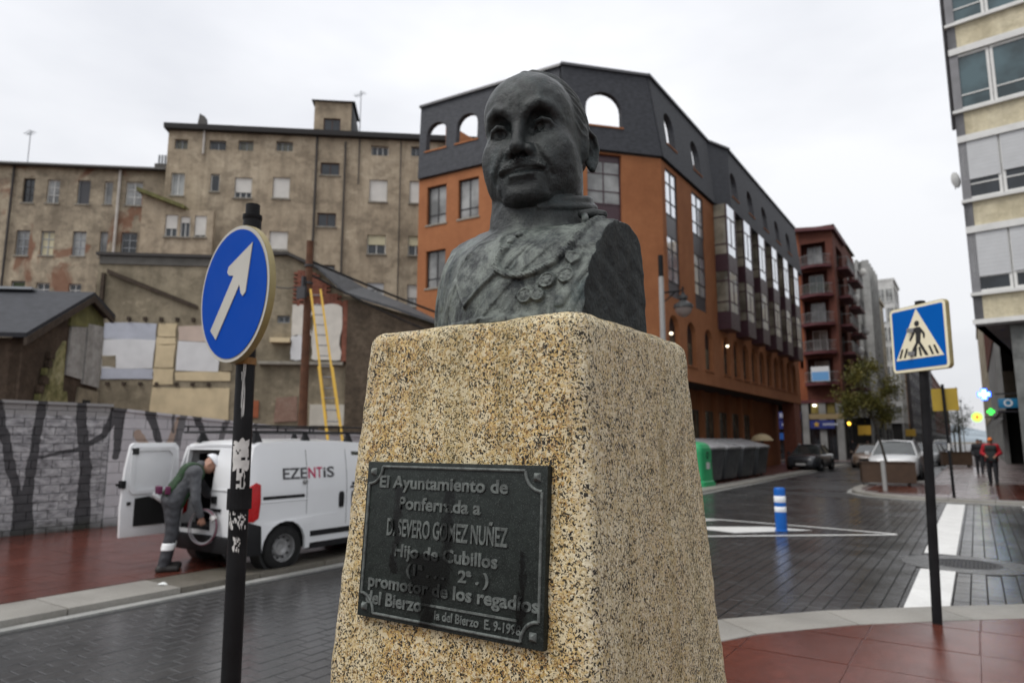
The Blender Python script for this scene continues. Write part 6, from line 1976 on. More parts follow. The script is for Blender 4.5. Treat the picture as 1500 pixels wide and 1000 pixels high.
link('white_mark', mk.mesh('white_mark', plain('sign_white', (0.7, 0.75, 0.8), 0.4)), bs_)
# ------------------------------------------------------------------ traffic signs
M_POLE = plain('black_painted_steel', (0.012, 0.012, 0.013), 0.45, 0.0, 0.3, 6, 0.1, 60, 0.12)
M_SIGNB = plain('sign_blue', (0.0, 0.055, 0.36), 0.6, 0, 0.04, 2, spec=0.06)
M_SIGNB2 = plain('crossing_sign_blue', (0.0, 0.10, 0.42), 0.6, 0, 0.04, 2, spec=0.08)
M_SIGNW = plain('sign_offwhite', (0.46, 0.445, 0.40), 0.5, 0, 0.08, 3, spec=0.2)
M_SIGNC = plain('sign_cream_reflective', (0.80, 0.74, 0.54), 0.35, 0, 0.04, 2)
M_RIM = plain('aged_cream_rim', (0.25, 0.205, 0.085), 0.5, 0, 0.25, 6)
M_BLACK = plain('matt_black', (0.010, 0.010, 0.010), 0.5)
M_STICK = plain('torn_sticker', (0.55, 0.54, 0.52), 0.6, 0, 0.2, 20)
# round direction sign, left
sp = thing('direction_sign', 'round blue sign with a white arrow pointing up to the right on a black post', 'traffic sign', (-2.575, 1.80, 0.10), rot=(0, R(-1.1), R(-7)))
link('post', MB().cyl((0, 0, 0), (0, 0, 2.60), 0.039, n=24).mesh('post', M_POLE, smooth=True), sp)
link('post_cap', MB().lathe([(0.039, 2.600), (0.042, 2.604), (0.042, 2.622), (0.031, 2.626), (0.031, 2.672), (0.0, 2.678)], 20).mesh('post_cap', M_POLE, smooth=True), sp)
disc_z = 2.252
mb = MB().lathe([(0.0, 0.0), (0.302, 0.0), (0.303, 0.003), (0.303, 0.026), (0.298, 0.029), (0.0, 0.029)], 72, c=(-0.005, -0.068, disc_z), axis='y')
sd_ = link('disc', mb.mesh('disc', M_RIM, smooth=True), sp)
link('white_border', MB().lathe([(0.0, -0.001), (0.300, -0.001), (0.300, 0.0)], 72, c=(-0.005, -0.069, disc_z), axis='y').mesh('white_border', M_SIGNW), sd_)
link('blue_field', MB().lathe([(0.0, -0.001), (0.284, -0.001), (0.284, 0.0)], 72, c=(-0.005, -0.072, disc_z), axis='y').mesh('blue_field', M_SIGNB), sd_)
# arrow drawn pointing straight up, then turned to the right
ar = [(0, 0.245), (0.105, 0.06), (0.098, 0.035), (0.075, 0.034), (0.036, 0.055), (0.036, -0.235), (-0.036, -0.235), (-0.036, 0.055), (-0.075, 0.034), (-0.098, 0.035), (-0.105, 0.06)]
an = R(-41)
ar = [(x * math.cos(an) - z * math.sin(an) - 0.005, x * math.sin(an) + z * math.cos(an) + disc_z + 0.012) for x, z in ar]
link('arrow', MB().plate(ar, (), -0.0765, -0.0735).mesh('arrow', M_SIGNW), sd_)
for z in (disc_z + 0.14, disc_z - 0.14):
    link('clamp', MB().box(-0.10, 0.10, -0.052, -0.040, z - 0.02, z + 0.02).lathe([(0.041, z - 0.018), (0.046, z - 0.018), (0.046, z + 0.018), (0.041, z + 0.018)], 20).mesh('clamp', M_STEEL), sp)
link('clamp', MB().lathe([(0.040, 1.945), (0.044, 1.945), (0.044, 1.975), (0.040, 1.975)], 20).mesh('clamp', plain('rusty_band', (0.20, 0.10, 0.03), 0.6, 0.3, 0.3, 30)), sp)
link('clamp', MB().lathe([(0.040, 1.335), (0.050, 1.335), (0.050, 1.420), (0.040, 1.420)], 20).mesh('clamp', M_POLE), sp)
def stickers(parent, specs, r):
    for k, (z0, z1, a0, a1, sd) in enumerate(specs):
        rr = random.Random(sd)
        n, m = 8, 6
        vs, fs = [], []
        for i in range(n + 1):
            for j in range(m + 1):
                a = a0 + (a1 - a0) * i / n + rr.uniform(-.10, .10) * (i in (0, n))
                z = z0 + (z1 - z0) * j / m + rr.uniform(-.012, .012) * (j in (0, m))
                vs.append((r * math.cos(a), r * math.sin(a), z))
        for i in range(n):
            for j in range(m):
                if rr.random() < (0.9 if sd % 2 else 0.55):
                    q = i * (m + 1) + j
                    fs.append((q, q + m + 1, q + m + 2, q + 1))
        me = MB().add(vs, fs).mesh('sticker', M_STICK, recalc=False, merge=False)
        link('sticker', me, parent)
cda = math.atan2(-1.8, 2.575)
stickers(sp, [(1.575, 1.62, cda - 0.9, cda + 0.9, 3), (1.50, 1.575, cda - 0.8, cda + 1.0, 7), (1.41, 1.50, cda - 0.4, cda + 0.6, 2), (1.26, 1.325, cda - 0.9, cda - 0.1, 4), (1.26, 1.32, cda + 0.1, cda + 0.9, 6), (1.17, 1.22, cda - 0.3, cda + 0.4, 8), (1.72, 1.95, cda - 0.2, cda + 0.15, 10)], 0.0398)
link('sticker', MB().lathe([(0.0402, 1.60), (0.0402, 1.617)], 24).mesh('sticker', plain('yellow_sticker', (0.6, 0.45, 0.05), 0.6)), sp) if False else None
# pedestrian crossing sign, right
sq = thing('crossing_sign', 'square blue pedestrian crossing sign with walking figure on a black post', 'traffic sign', (-0.42, 7.45, ZN), rot=(0, R(1.6), R(0)))
link('post', MB().cyl((0, 0, 0), (0, 0, 2.88), 0.041, n=20).mesh('post', M_POLE, smooth=True), sq)
link('post_cap', MB().lathe([(0.045, 2.88), (0.045, 2.93), (0.0, 2.94)], 16).mesh('post_cap', M_POLE, smooth=True), sq)
def rrect(w, h, r, n=5):
    pts = []
    for cx, cz, a0 in ((w - r, -h + r, -math.pi / 2), (w - r, h - r, 0), (-w + r, h - r, math.pi / 2), (-w + r, -h + r, math.pi)):
        pts += [(cx + r * math.cos(a0 + k * math.pi / 2 / n), cz + r * math.sin(a0 + k * math.pi / 2 / n)) for k in range(n + 1)]
    return pts
face = bpy.data.objects.new('panel', MB().plate(rrect(0.30, 0.30, 0.04), (), -0.085, -0.045).mesh('panel', M_RIM))
COL.objects.link(face)
face.parent = sq
face.location = (0.03, 0, 2.575)
face.rotation_euler = (0, R(-1.5), R(-40))
face.scale = (1.05, 1, 1.05)
link('cream_border', MB().plate(rrect(0.296, 0.296, 0.038), (), -0.087, -0.0852).mesh('cream_border', M_SIGNC), face)
link('blue_field', MB().plate(rrect(0.270, 0.270, 0.018), (), -0.090, -0.0872).mesh('blue_field', M_SIGNB2), face)
link('triangle', MB().plate([(-0.250, -0.185), (0.250, -0.185), (0.0, 0.262)], (), -0.093, -0.0902).mesh('triangle', M_SIGNC), face)
wk = MB()
yk = (-0.0965, -0.0932)
_k = [0]
def ystep():
    _k[0] += 1
    return (-0.0955 - 0.0003 * _k[0], -0.0932 + 0.0001 * _k[0])
wk.plate([(0.0 + 0.026 * math.cos(k * math.pi / 7), 0.128 + 0.026 * math.sin(k * math.pi / 7)) for k in range(14)], (), *ystep())
wk.plate([(-0.030, 0.094), (0.030, 0.094), (0.040, 0.06), (0.028, -0.02), (0.024, -0.045), (-0.022, -0.045), (-0.018, 0.03)], (), *ystep())
wk.plate([(0.028, 0.092), (0.045, 0.075), (0.078, 0.03), (0.074, -0.012), (0.058, -0.010), (0.058, 0.022), (0.024, 0.06)], (), *ystep())
wk.plate([(-0.028, 0.092), (-0.018, 0.06), (-0.044, 0.02), (-0.078, -0.022), (-0.092, -0.010), (-0.062, 0.032), (-0.046, 0.075)], (), *ystep())
wk.plate([(-0.022, -0.043), (0.008, -0.043), (-0.030, -0.095), (-0.068, -0.165), (-0.092, -0.160), (-0.056, -0.088)], (), *ystep())
wk.plate([(0.0, -0.043), (0.026, -0.043), (0.058, -0.095), (0.098, -0.165), (0.068, -0.165), (0.034, -0.105)], (), *ystep())
link('walking_figure', wk.mesh('walking_figure', M_BLACK, merge=False), face)
for k, x in enumerate((-0.190, -0.140, -0.030, 0.020, 0.135, 0.185)):
    s_ = 0.030 if x < 0 else -0.030
    if abs(x) < 0.1:
        s_ *= 0.4
    t_ = MB().plate([(x - 0.012 - s_ * .4, -0.165), (x + 0.008 - s_ * .4, -0.165), (x + 0.008 + s_ * .7, -0.085), (x - 0.012 + s_ * .7, -0.085)], (), *yk)
    link('stripe', t_.mesh('stripe', M_BLACK), face)
for z in (2.41, 2.63):
    link('clamp', MB().box(-0.12, 0.12, -0.046, -0.036, z, z + 0.04).mesh('clamp', M_STEEL), sq)
# sign seen from behind, across the side street
yb = thing('sign_back', 'square yellow sign plate seen from behind on a thin black post', 'traffic sign', (-0.66, 23.9, ZR), rot=(0, R(-0.8), R(2)))
link('post', MB().cyl((0, 0, 0), (0, 0, 3.28), 0.042, n=12).mesh('post', M_POLE, smooth=True), yb)
link('plate', MB().plate(rrect(0.33, 0.33, 0.03), (), 0.045, 0.06).mesh('plate', plain('yellow_plate', (0.33, 0.22, 0.015), 0.5, 0, 0.1, 2)), yb, (0.03, 0, 2.83))
stickers(yb, [(1.35, 1.55, -2.2, -0.9, 3)], 0.0428)
# ------------------------------------------------------------------ bollard
bo = thing('bollard', 'blue plastic bollard with two white bands on the painted island', 'bollard', (-3.23, 14.04, 0.008))
link('post', MB().lathe([(0.0, 0.0), (0.118, 0.0), (0.118, 0.02), (0.105, 0.03), (0.105, 0.77), (0.10, 0.80), (0.085, 0.815), (0.0, 0.82)], 28).mesh('post', plain('bollard_blue', (0.006, 0.10, 0.40), 0.4, spec=0.3), smooth=True), bo)
M_BAND = plain('reflective_band', (0.82, 0.84, 0.86), 0.3)
for z0, z1 in ((0.36, 0.46), (0.54, 0.66)):
    link('band', MB().lathe([(0.1052, z0), (0.108, z0 + .004), (0.108, z1 - .004), (0.1052, z1)], 28).mesh('band', M_BAND, smooth=True), bo)
# ------------------------------------------------------------------ street lamp
M_LPOLE = plain('pale_grey_lamp_post', (0.30, 0.30, 0.29), 0.5, 0.2, 0.1, 4)
sl = thing('street_lamp', 'old style street lamp with a bell shaped lantern on a pale grey post', 'street lamp', (-8.2, 21.0, ZL), R(66))
link('post', MB().cyl((0, 0, 0), (0, 0, 7.0), 0.11, 0.085, 16).cyl((0, 0, 0), (0, 0, 0.9), 0.16, 0.13, 16).mesh('post', M_LPOLE, smooth=True), sl)
link('post_top', MB().cyl((0, 0, 7.0), (0, 0, 7.72), 0.088, 0.085, 14).mesh('post_top', M_POLE, smooth=True), sl)
mb = MB().tube([(0, 0, 6.45), (0.35, 0, 6.52), (0.85, 0, 6.62), (1.02, 0, 6.72)], 0.03, 8).tube([(0, 0, 6.10), (0.30, 0, 6.30), (0.62, 0, 6.56)], 0.022, 8)
mb.tube([(0.98, 0, 6.78), (0.98, 0, 6.55)], 0.03, 8)
link('arm', mb.mesh('arm', M_POLE, smooth=True), sl)
link('lantern', MB().lathe([(0.0, 6.58), (0.07, 6.57), (0.07, 6.50), (0.15, 6.46), (0.15, 6.36), (0.10, 6.33), (0.16, 6.26), (0.31, 6.16), (0.33, 6.06), (0.30, 6.05)], 24, c=(0.98, 0, 0)).mesh('lantern', plain('lantern_metal', (0.045, 0.047, 0.048), 0.45, 0.3), smooth=True), sl)
gl = NT('lantern_bowl')
gl.set(color=(0.30, 0.26, 0.24), rough=0.12, alpha=0.75)
link('bowl', MB().lathe([(0.285, 6.05), (0.27, 5.95), (0.20, 5.83), (0.09, 5.75), (0.0, 5.735)], 24, c=(0.98, 0, 0)).mesh('bowl', gl.m, smooth=True), sl)
# ------------------------------------------------------------------ wooden pole, ladder, cables
M_WOOD = plain('tarred_wood', (0.10, 0.042, 0.020), 0.8, 0, 0.3, 5, 0.4, 30)
wp_ = thing('utility_pole', 'leaning brown wooden utility pole behind the painted block wall', 'pole', (-14.45, 11.75, 0))
link('pole', MB().cyl((0, 0, 0), (0.50, -0.42, 6.85), 0.13, 0.085, 12).mesh('pole', M_WOOD, smooth=True), wp_)
for z in (6.2, 5.75, 5.45):
    f_ = z / 6.85
    link('iron_band', MB().lathe([(0.10, -.03), (0.12, -.03), (0.12, .03), (0.10, .03)], 12, c=(0.50 * f_, -0.42 * f_, z)).mesh('iron_band', M_DKFRAME), wp_)
link('bracket', MB().box(0.30, 0.62, -0.62, -0.55, 5.3, 5.6).box(0.38, 0.45, -0.55, -0.40, 5.4, 5.9).mesh('bracket', M_DKFRAME), wp_)
M_CABLE = plain('black_cable', (0.012, 0.012, 0.012), 0.6)
def cable(a, b, sag, label, r=0.02):
    pts = []
    for i in range(15):
        t = i / 14
        pts.append((a[0] + (b[0] - a[0]) * t, a[1] + (b[1] - a[1]) * t, a[2] + (b[2] - a[2]) * t - sag * 4 * t * (1 - t)))
    o = link('cable', MB().tube(pts, r, 5).mesh('cable', M_CABLE, smooth=True), None)
    return tag(o, label, 'cable')
PTOP = (-14.45 + 0.44, 11.75 - 0.37, 6.1)
cable((PTOP[0], PTOP[1], 6.35), (-13.6, 23.2, 5.2), 0.15, 'upper thick black cable from the wooden pole to the orange building', 0.035)
cable((PTOP[0], PTOP[1], 6.0), (-13.2, 23.1, 4.6), 0.45, 'lower sagging black cable from the wooden pole to the orange building', 0.028)
cable((PTOP[0], PTOP[1], 5.7), (-19.25, 13.9, 6.9), 0.12, 'short black cable from the wooden pole to the low house gable', 0.02)
M_YEL = plain('yellow_fibreglass', (0.50, 0.30, 0.02), 0.45, 0, 0.1, 6)
ld = thing('ladder', 'tall yellow two part ladder leaning against the wooden pole', 'ladder', (0, 0, 0))
LA0, LA1 = Vector((-11.30, 10.20, ZL)), Vector((-13.55, 11.05, 5.50))
LB0, LB1 = Vector((-11.06, 10.43, ZL)), Vector((-13.34, 11.24, 5.50))
def rail(a, b, w):
    d = (b - a).normalized()
    s_ = (LB0 - LA0).normalized()
    n = d.cross(s_).normalized()
    q = [(-w, -.03), (w, -.03), (w, .03), (-w, .03)]
    return MB().hexa([a + s_ * x + n * y for x, y in q], [b + s_ * x + n * y for x, y in q]).mesh('rail', M_YEL)
mid = 0.62
link('rail', rail(LA0, LA0.lerp(LA1, mid), 0.030), ld)
link('rail', rail(LB0, LB0.lerp(LB1, mid), 0.030), ld)
nn = (LA1 - LA0).normalized().cross((LB0 - LA0).normalized()).normalized() * 0.065
link('rail', rail(LA0.lerp(LA1, 0.40) + nn + (LB0 - LA0) * 0.06, LA1 + nn + (LB0 - LA0) * 0.06, 0.026), ld)
link('rail', rail(LB0.lerp(LB1, 0.40) + nn - (LB0 - LA0) * 0.06, LB1 + nn - (LB0 - LA0) * 0.06, 0.026), ld)
for k in range(20):
    f_ = 0.04 + k * 0.049
    off = nn if f_ > 0.5 else nn * 0
    link('rung', MB().cyl(LA0.lerp(LA1, f_) + off, LB0.lerp(LB1, f_) + off, 0.016, n=8).mesh('rung', M_STEEL, smooth=True), ld)
# ------------------------------------------------------------------ recycling and rubbish containers
M_GREEN = plain('container_green', (0.02, 0.30, 0.11), 0.45, 0, 0.08, 3)
M_CGREY = plain('container_grey', (0.040, 0.043, 0.046), 0.5, 0, 0.15, 3)
M_CLID = plain('container_lid', (0.30, 0.30, 0.31), 0.32, 0, 0.12, 3)
gc = thing('glass_container', 'green bottle bank with a domed top at the near end of the grey containers', 'container', (-8.95, 25.15, ZL), 0)
prof = lambda s, z: [(x * s, y * s, z) for x, y in rrect(0.72, 0.68, 0.22, 5)]
mb = MB()
lv = [(1.05, 0.06), (1.05, 0.16), (0.98, 0.20), (0.96, 0.75), (0.96, 1.25), (0.93, 1.38), (0.84, 1.50), (0.66, 1.57), (0.40, 1.61)]
for a, b in zip(lv[:-1], lv[1:]):
    mb.hexa(prof(a[0], a[1]), prof(b[0], b[1]))
link('body', mb.mesh('body', M_GREEN, smooth=True, angle=50), gc)
link('base', MB().hexa(prof(1.10, 0), prof(1.10, 0.10)).mesh('base', M_GREEN), gc)
for z in (1.12,):
    for x_ in (0.72,):
        link('bottle_hole', MB().lathe([(0.10, 0), (0.13, 0), (0.13, 0.03), (0.10, 0.03)], 16, c=(0.68, 0.0, z), axis='x').mesh('bottle_hole', M_BLACK, smooth=True), gc)
link('notice', MB().box(0.70, 0.712, -0.18, 0.18, 0.62, 0.86).mesh('notice', M_STICK), gc)
link('lifting_ring', MB().tube([(0.12 * math.cos(k * math.pi / 5), 0, 1.66 + 0.12 * math.sin(k * math.pi / 5)) for k in range(10)], 0.016, 6, closed=True).mesh('lifting_ring', M_STEEL, smooth=True), gc)
gr = thing('rubbish_container', 'first grey lidded rubbish container next to the green bottle bank', 'container', (-9.2, 26.9, ZL), 0, 'grey rubbish containers along the kerb')
def gbody():
    mb = MB()
    q = lambda w0, w1, d0, d1, z: [(w0, d0, z), (w1, d0, z), (w1, d1, z), (w0, d1, z)]
    mb.hexa(q(-0.55, 0.62, -0.85, 0.85, 0.10), q(-0.66, 0.78, -0.93, 0.93, 1.22))
    mb.hexa(q(-0.69, 0.81, -0.96, 0.96, 1.22), q(-0.69, 0.81, -0.96, 0.96, 1.30))
    return mb.mesh('body', M_CGREY, bevel=0.03)
link('body', gbody(), gr)
mb = MB().plate([(-0.70, 1.305), (0.84, 1.305), (0.84, 1.40), (0.55, 1.50), (-0.45, 1.74), (-0.70, 1.74)], (), -0.97, 0.97)
link('lid', mb.mesh('lid', M_CLID, bevel=0.03), gr)
link('side_trunnion', MB().cyl((0.0, -1.04, 1.1), (0.0, -0.9, 1.1), 0.07, n=12).mesh('side_trunnion', M_CLID, smooth=True), gr)
link('orange_sticker', MB().hexa([(0.715, 0.42, 0.78), (0.715, 0.62, 0.78), (0.70, 0.62, 0.78), (0.70, 0.42, 0.78)], [(0.757, 0.42, 1.08), (0.757, 0.62, 1.08), (0.74, 0.62, 1.08), (0.74, 0.42, 1.08)]).mesh('orange_sticker', plain('orange_reflector', (0.50, 0.14, 0.05), 0.4)), gr)
link('handle_bar', MB().tube([(0.80, -0.7, 1.36), (0.90, -0.7, 1.36), (0.90, 0.7, 1.36), (0.80, 0.7, 1.36)], 0.018, 6).mesh('handle_bar', M_STEEL), gr)
for y in (-0.5, 0.5):
    link('recess', MB().hexa([(0.64, y - .16, .30), (0.66, y - .16, .30), (0.66, y + .16, .30), (0.64, y + .16, .30)], [(0.745, y - .16, 1.0), (0.75, y - .16, 1.0), (0.75, y + .16, 1.0), (0.745, y + .16, 1.0)]).mesh('recess', M_CGREY), gr)
for x in (-0.4, 0.45):
    for y in (-0.65, 0.65):
        link('castor', MB().cyl((x - 0.03, y, 0.09), (x + 0.03, y, 0.09), 0.09, n=12).mesh('castor', M_BLACK, smooth=True), gr)
for i, lab in enumerate(('second grey lidded rubbish container from the green bottle bank', 'third grey lidded rubbish container from the green bottle bank', 'last grey lidded rubbish container, farthest from the green bottle bank')):
    dup(gr, (-9.2, 29.05 + 2.45 * i, ZL), 0, lab)
# ------------------------------------------------------------------ planters, tree, short post
M_COR = plain('rusty_brown_steel', (0.070, 0.042, 0.026), 0.6, 0.3, 0.2, 2.5)
def planter(loc, label, w=1.5, d=0.9, h=0.92):
    t = thing('planter', label, 'planter', loc, R(12), )
    mb = MB().plate(rect(-w / 2, w / 2, 0.10, h), (), -d / 2, -d / 2 + 0.03).plate(rect(-w / 2, w / 2, 0.10, h), (), d / 2 - 0.03, d / 2)
    mb.box(-w / 2, -w / 2 + 0.03, -d / 2 + 0.03, d / 2 - 0.03, 0.10, h).box(w / 2 - 0.03, w / 2, -d / 2 + 0.03, d / 2 - 0.03, 0.10, h)
    link('box', mb.mesh('box', M_COR), t)
    link('rim', MB().plate(rect(-w / 2 - .03, w / 2 + .03, -d / 2 - .03, d / 2 + .03), [rect(-w / 2 + .05, w / 2 - .05, -d / 2 + .05, d / 2 - .05)], 0, 0.03).xf(lambda x, y, z: (x, z, h + 0.003 + y)).mesh('rim', M_COR), t)
    link('soil', MB().box(-w / 2 + .03, w / 2 - .03, -d / 2 + .03, d / 2 - .03, h - 0.12, h - 0.08).mesh('soil', plain('dark_soil', (0.03, 0.022, 0.015), 0.95, 0, 0.4, 8)), t)
    for x in (-w / 2 + .12, w / 2 - .12):
        link('foot', MB().box(x - .06, x + .06, -d / 2 + .08, d / 2 - .08, 0, 0.10).mesh('foot', M_STEEL), t)
    return t
planter((-2.85, 29.3, ZR), 'brown steel planter with a young tree, in front of the white car', 1.75, 0.95, 0.82)
planter((-1.15, 52.0, ZR), 'dark planter box farther up the pavement behind the yellow sign', 1.6, 0.8, 0.9)
o = link('post', MB().cyl((0, 0, 0), (-0.02, 0, 0.98), 0.075, n=14).mesh('post', M_LPOLE, smooth=True), None, (-2.62, 26.0, ZR))
o.name = 'short_post'
tag(o, 'short pale metal post standing in front of the brown planter', 'post')
def leafy(name, label, loc, h0, cr, cc, n, seed, mat, trunk_top, trunk_r=0.06, group=None):
    rr = random.Random(seed)
    t = thing(name, label, 'tree', loc, 0, group)
    tx, ty, tz = trunk_top
    mb = MB().tube([(0, 0, 0), (tx * 0.3, ty * 0.3, tz * 0.35), (tx * 0.7, ty * .7, tz * 0.7), (tx, ty, tz)], [trunk_r, trunk_r * .85, trunk_r * .7, trunk_r * .55], 8)
    clumps = []
    for k in range(26):
        while True:
            p = [rr.uniform(-1, 1) for _ in range(3)]
            if sum(q * q for q in p) < 1:
                break
        clumps.append((tx + cc[0] + p[0] * cr[0], ty + cc[1] + p[1] * cr[1], cc[2] + p[2] * cr[2], rr.uniform(0.16, 0.34) * cr[0]))
    for c in clumps[:14]:
        m = (tx + (c[0] - tx) * .5 + rr.uniform(-.08, .08), ty + (c[1] - ty) * .5, tz + (c[2] - tz) * .45)
        mb.tube([(tx * .95, ty * .95, tz * 0.95), m, c[:3]], [trunk_r * .35, trunk_r * .22, trunk_r * .1], 5)
    link('trunk', mb.mesh('trunk', plain('grey_bark', (0.045, 0.038, 0.030), 0.9, 0, 0.3, 12), smooth=True, merge=False), t)
    lf = MB()
    for _ in range(n):
        c = rr.choice(clumps)
        p = Vector((rr.gauss(0, 1), rr.gauss(0, 1), rr.gauss(0, 0.85))) * c[3] * 0.62 + Vector(c[:3])
        a = Vector((rr.gauss(0, 1), rr.gauss(0, 1), rr.gauss(0, 1))).normalized()
        b = a.orthogonal().normalized()
        b.rotate(Matrix.Rotation(rr.uniform(0, 6.28), 3, a))
        s_ = rr.uniform(0.035, 0.07)
        e = a.cross(b)
        lf.add([p - b * s_, p + e * s_ * .45, p + b * s_, p - e * s_ * .45], [(0, 1, 2, 3)])
    link('crown', lf.mesh('crown', mat, recalc=False, merge=False), t)
    return t
def leafmat(name, a, b, c):
    t = NT(name)
    p = t.pos()
    col = t.ramp(t.noise(p, 2.2, 3), [(0.3, a), (0.5, b), (0.7, c)])
    col = t.mix(t.ramp(t.noise(p, 22, 2), [(0.35, 0.5), (0.65, 0.0)]), col, tuple(x * 0.5 for x in a))
    return t.set(color=col, rough=0.6, spec=0.3)
M_LEAF = leafmat('olive_leaves', (0.045, 0.048, 0.010), (0.095, 0.088, 0.014), (0.15, 0.115, 0.018))
leafy('street_tree', 'young street tree with olive yellow leaves growing from the brown planter', (-2.85, 29.3, ZR + 0.80), 1.5, (1.12, 1.05, 1.22), (-0.05, 0.0, 2.62), 7500, 4, M_LEAF, (-0.38, 0.05, 1.75), 0.05)
M_LEAFD = leafmat('dark_leaves', (0.015, 0.022, 0.010), (0.026, 0.034, 0.014), (0.04, 0.045, 0.018))
leafy('street_tree', 'dark small street tree far along the left kerb of the bay', (-1.35, 62, ZR), 2, (1.5, 1.4, 1.6), (0, 0, 3.4), 2200, 9, M_LEAFD, (0, 0, 2.3), 0.08)
leafy('street_tree', 'darker street tree standing farthest off, past the parked cars', (-1.35, 78, ZR), 2, (1.6, 1.5, 1.9), (0, 0, 3.9), 1800, 12, M_LEAFD, (0, 0, 2.5), 0.08)
# ------------------------------------------------------------------ amber traffic light and other posts by the red block
tl_ = thing('traffic_light', 'black traffic light with its amber lamp lit in front of the red brick block', 'traffic light', (-8.35, 61.0, 0.0))
link('post', MB().cyl((0, 0, 0), (0, 0, 2.6), 0.06, n=10).mesh('post', M_POLE, smooth=True), tl_)
link('housing', MB().box(-0.16, 0.16, -0.15, 0.15, 2.6, 3.55).mesh('housing', M_POLE, bevel=0.03), tl_)
M_AMB = emit('amber_lamp', (1.0, 0.55, 0.05), 4.0)
for z, m in ((3.36, M_DARK), (3.07, M_AMB), (2.78, M_DARK)):
    link('lens', MB().lathe([(0.0, -0.02), (0.12, -0.01), (0.13, 0.0)], 14, c=(0, -0.155, z), axis='y').mesh('lens', m, smooth=True), tl_)
for x, y, c, lab in ((-6.3, 66, (0.40, 0.24, 0.02), 'yellow square street sign beyond the amber traffic light'), (-4.5, 90, (0.42, 0.26, 0.03), 'yellow sign far down the street under the tree crown')):
    s_ = thing('street_sign', lab, 'sign', (x - 1.6, y, 0.0))
    link('post', MB().cyl((0, 0, 0), (0, 0, 2.3), 0.05, n=8).mesh('post', M_POLE, smooth=True), s_)
    link('plate', MB().box(-0.5, 0.5, -0.03, 0.03, 2.2, 3.0).mesh('plate', plain('yellow_plate', c, 0.5)), s_)
for x, y, lab in ((-1.5, 95, 'slim lamp post nearest on the right kerb of the far street'), (-1.5, 125, 'slim lamp post farther off on the right kerb of the far street')):
    s_ = thing('lamp_post', lab, 'street lamp', (x, y, ZR), 0, 'slim lamp posts down the street')
    link('post', MB().cyl((0, 0, 0), (0, 0, 7.5), 0.08, 0.05, 8).mesh('post', M_LPOLE, smooth=True), s_)
    link('lamp_head', MB().lathe([(0, 7.8), (0.12, 7.72), (0.2, 7.5), (0.05, 7.45)], 10).mesh('lamp_head', M_DKFRAME, smooth=True), s_)
# ------------------------------------------------------------------ vehicles
M_TYRE = plain('tyre_rubber', (0.018, 0.018, 0.018), 0.8, 0, 0.2, 20, spec=0.15)
M_RIMS = plain('steel_wheel', (0.28, 0.28, 0.28), 0.45, 0.4, 0.2, 10)
M_TRIM = plain('black_trim', (0.014, 0.014, 0.015), 0.55, 0, 0.15, 8, spec=0.2)
M_CARGL = glass('car_glass', (0.03, 0.035, 0.035), 0.05, 0.8)
M_TAIL = plain('red_lens', (0.40, 0.006, 0.008), 0.3, 0, 0.15, 8, coat=0.1, spec=0.3)
M_LENS = plain('headlamp_lens', (0.40, 0.42, 0.44), 0.12, 0.3)
M_PLATE = plain('number_plate', (0.62, 0.62, 0.60), 0.45)
def paint(name, c, rough=0.28):
    t = NT(name)
    p = t.pos()
    d = t.ramp(t.noise(p, 3.0, 5, 0.6), [(0.35, 0.06), (0.7, 0.0)])
    col = t.mix(d, c, tuple(x * 0.5 for x in c))
    return t.set(color=col, rough=rough, coat=0.5, crough=0.08)
def wheel(parent, loc, r, w, side, rim=None):
    """side: +1 when the outer face looks to +x"""
    s = side
    tyre = MB().lathe([(r * .60, -w / 2), (r * .92, -w / 2), (r, -w * .36), (r, w * .36), (r * .92, w / 2), (r * .62, w / 2)], 32, axis='x')
    o = link('wheel', tyre.mesh('wheel', M_TYRE, smooth=True, angle=50), parent, loc)
    q = w / 2 * s
    disc = MB().lathe([(0.0, q * .35), (r * .16, q * .35), (r * .20, q * .5), (r * .34, q * .55), (r * .46, q * .15), (r * .56, q * .2), (r * .60, q * .95), (r * .645, q * 1.0), (r * .645, q * .2)], 32, axis='x')
    ho = link('rim', disc.mesh('rim', rim or M_RIMS, smooth=True, angle=50), o)
    hol = MB()
    for k in range(10):
        a = k * math.pi / 5
        hol.cyl((q * .28, r * .47 * math.cos(a), r * .47 * math.sin(a)), (q * .46, r * .47 * math.cos(a), r * .47 * math.sin(a)), r * .045, n=8)
    link('rim_hole', hol.mesh('rim_hole', M_BLACK, merge=False), o)
    return o

# ---- the white van: x to its right, y forwards from the rear bumper, z up
M_VAN = paint('van_white', (0.74, 0.75, 0.76), 0.28)
van = thing('van', 'white delivery van with one rear door open and a black roof rack', 'van', (-8.55, 5.48, 0.035))
VW = 0.86
def side_prof():
    body = [(0.02, 0.40), (0.0, 0.62), (0.0, 1.00), (0.03, 1.35), (0.09, 1.60), (0.20, 1.655), (0.5, 1.675), (1.4, 1.68), (2.0, 1.65), (2.35, 1.58), (2.72, 1.33), (3.02, 1.08), (3.35, 1.01), (3.65, 0.92), (3.85, 0.76), (3.90, 0.55), (3.90, 0.34), (3.84, 0.22)]
    low = [(3.40, 0.22)]
    fw_c, rw_c, wr = 3.06, 0.56, 0.345
    low = [(fw_c + wr, 0.22)] + [(fw_c + wr * math.cos(a), 0.29 + wr * math.sin(a)) for a in [k * math.pi / 10 for k in range(11)]] + [(fw_c - wr, 0.22)]
    low += [(rw_c + wr, 0.24)] + [(rw_c + wr * math.cos(a), 0.29 + wr * math.sin(a)) for a in [k * math.pi / 10 for k in range(11)]] + [(rw_c - wr, 0.26)]
    return body + low + [(0.05, 0.30)]
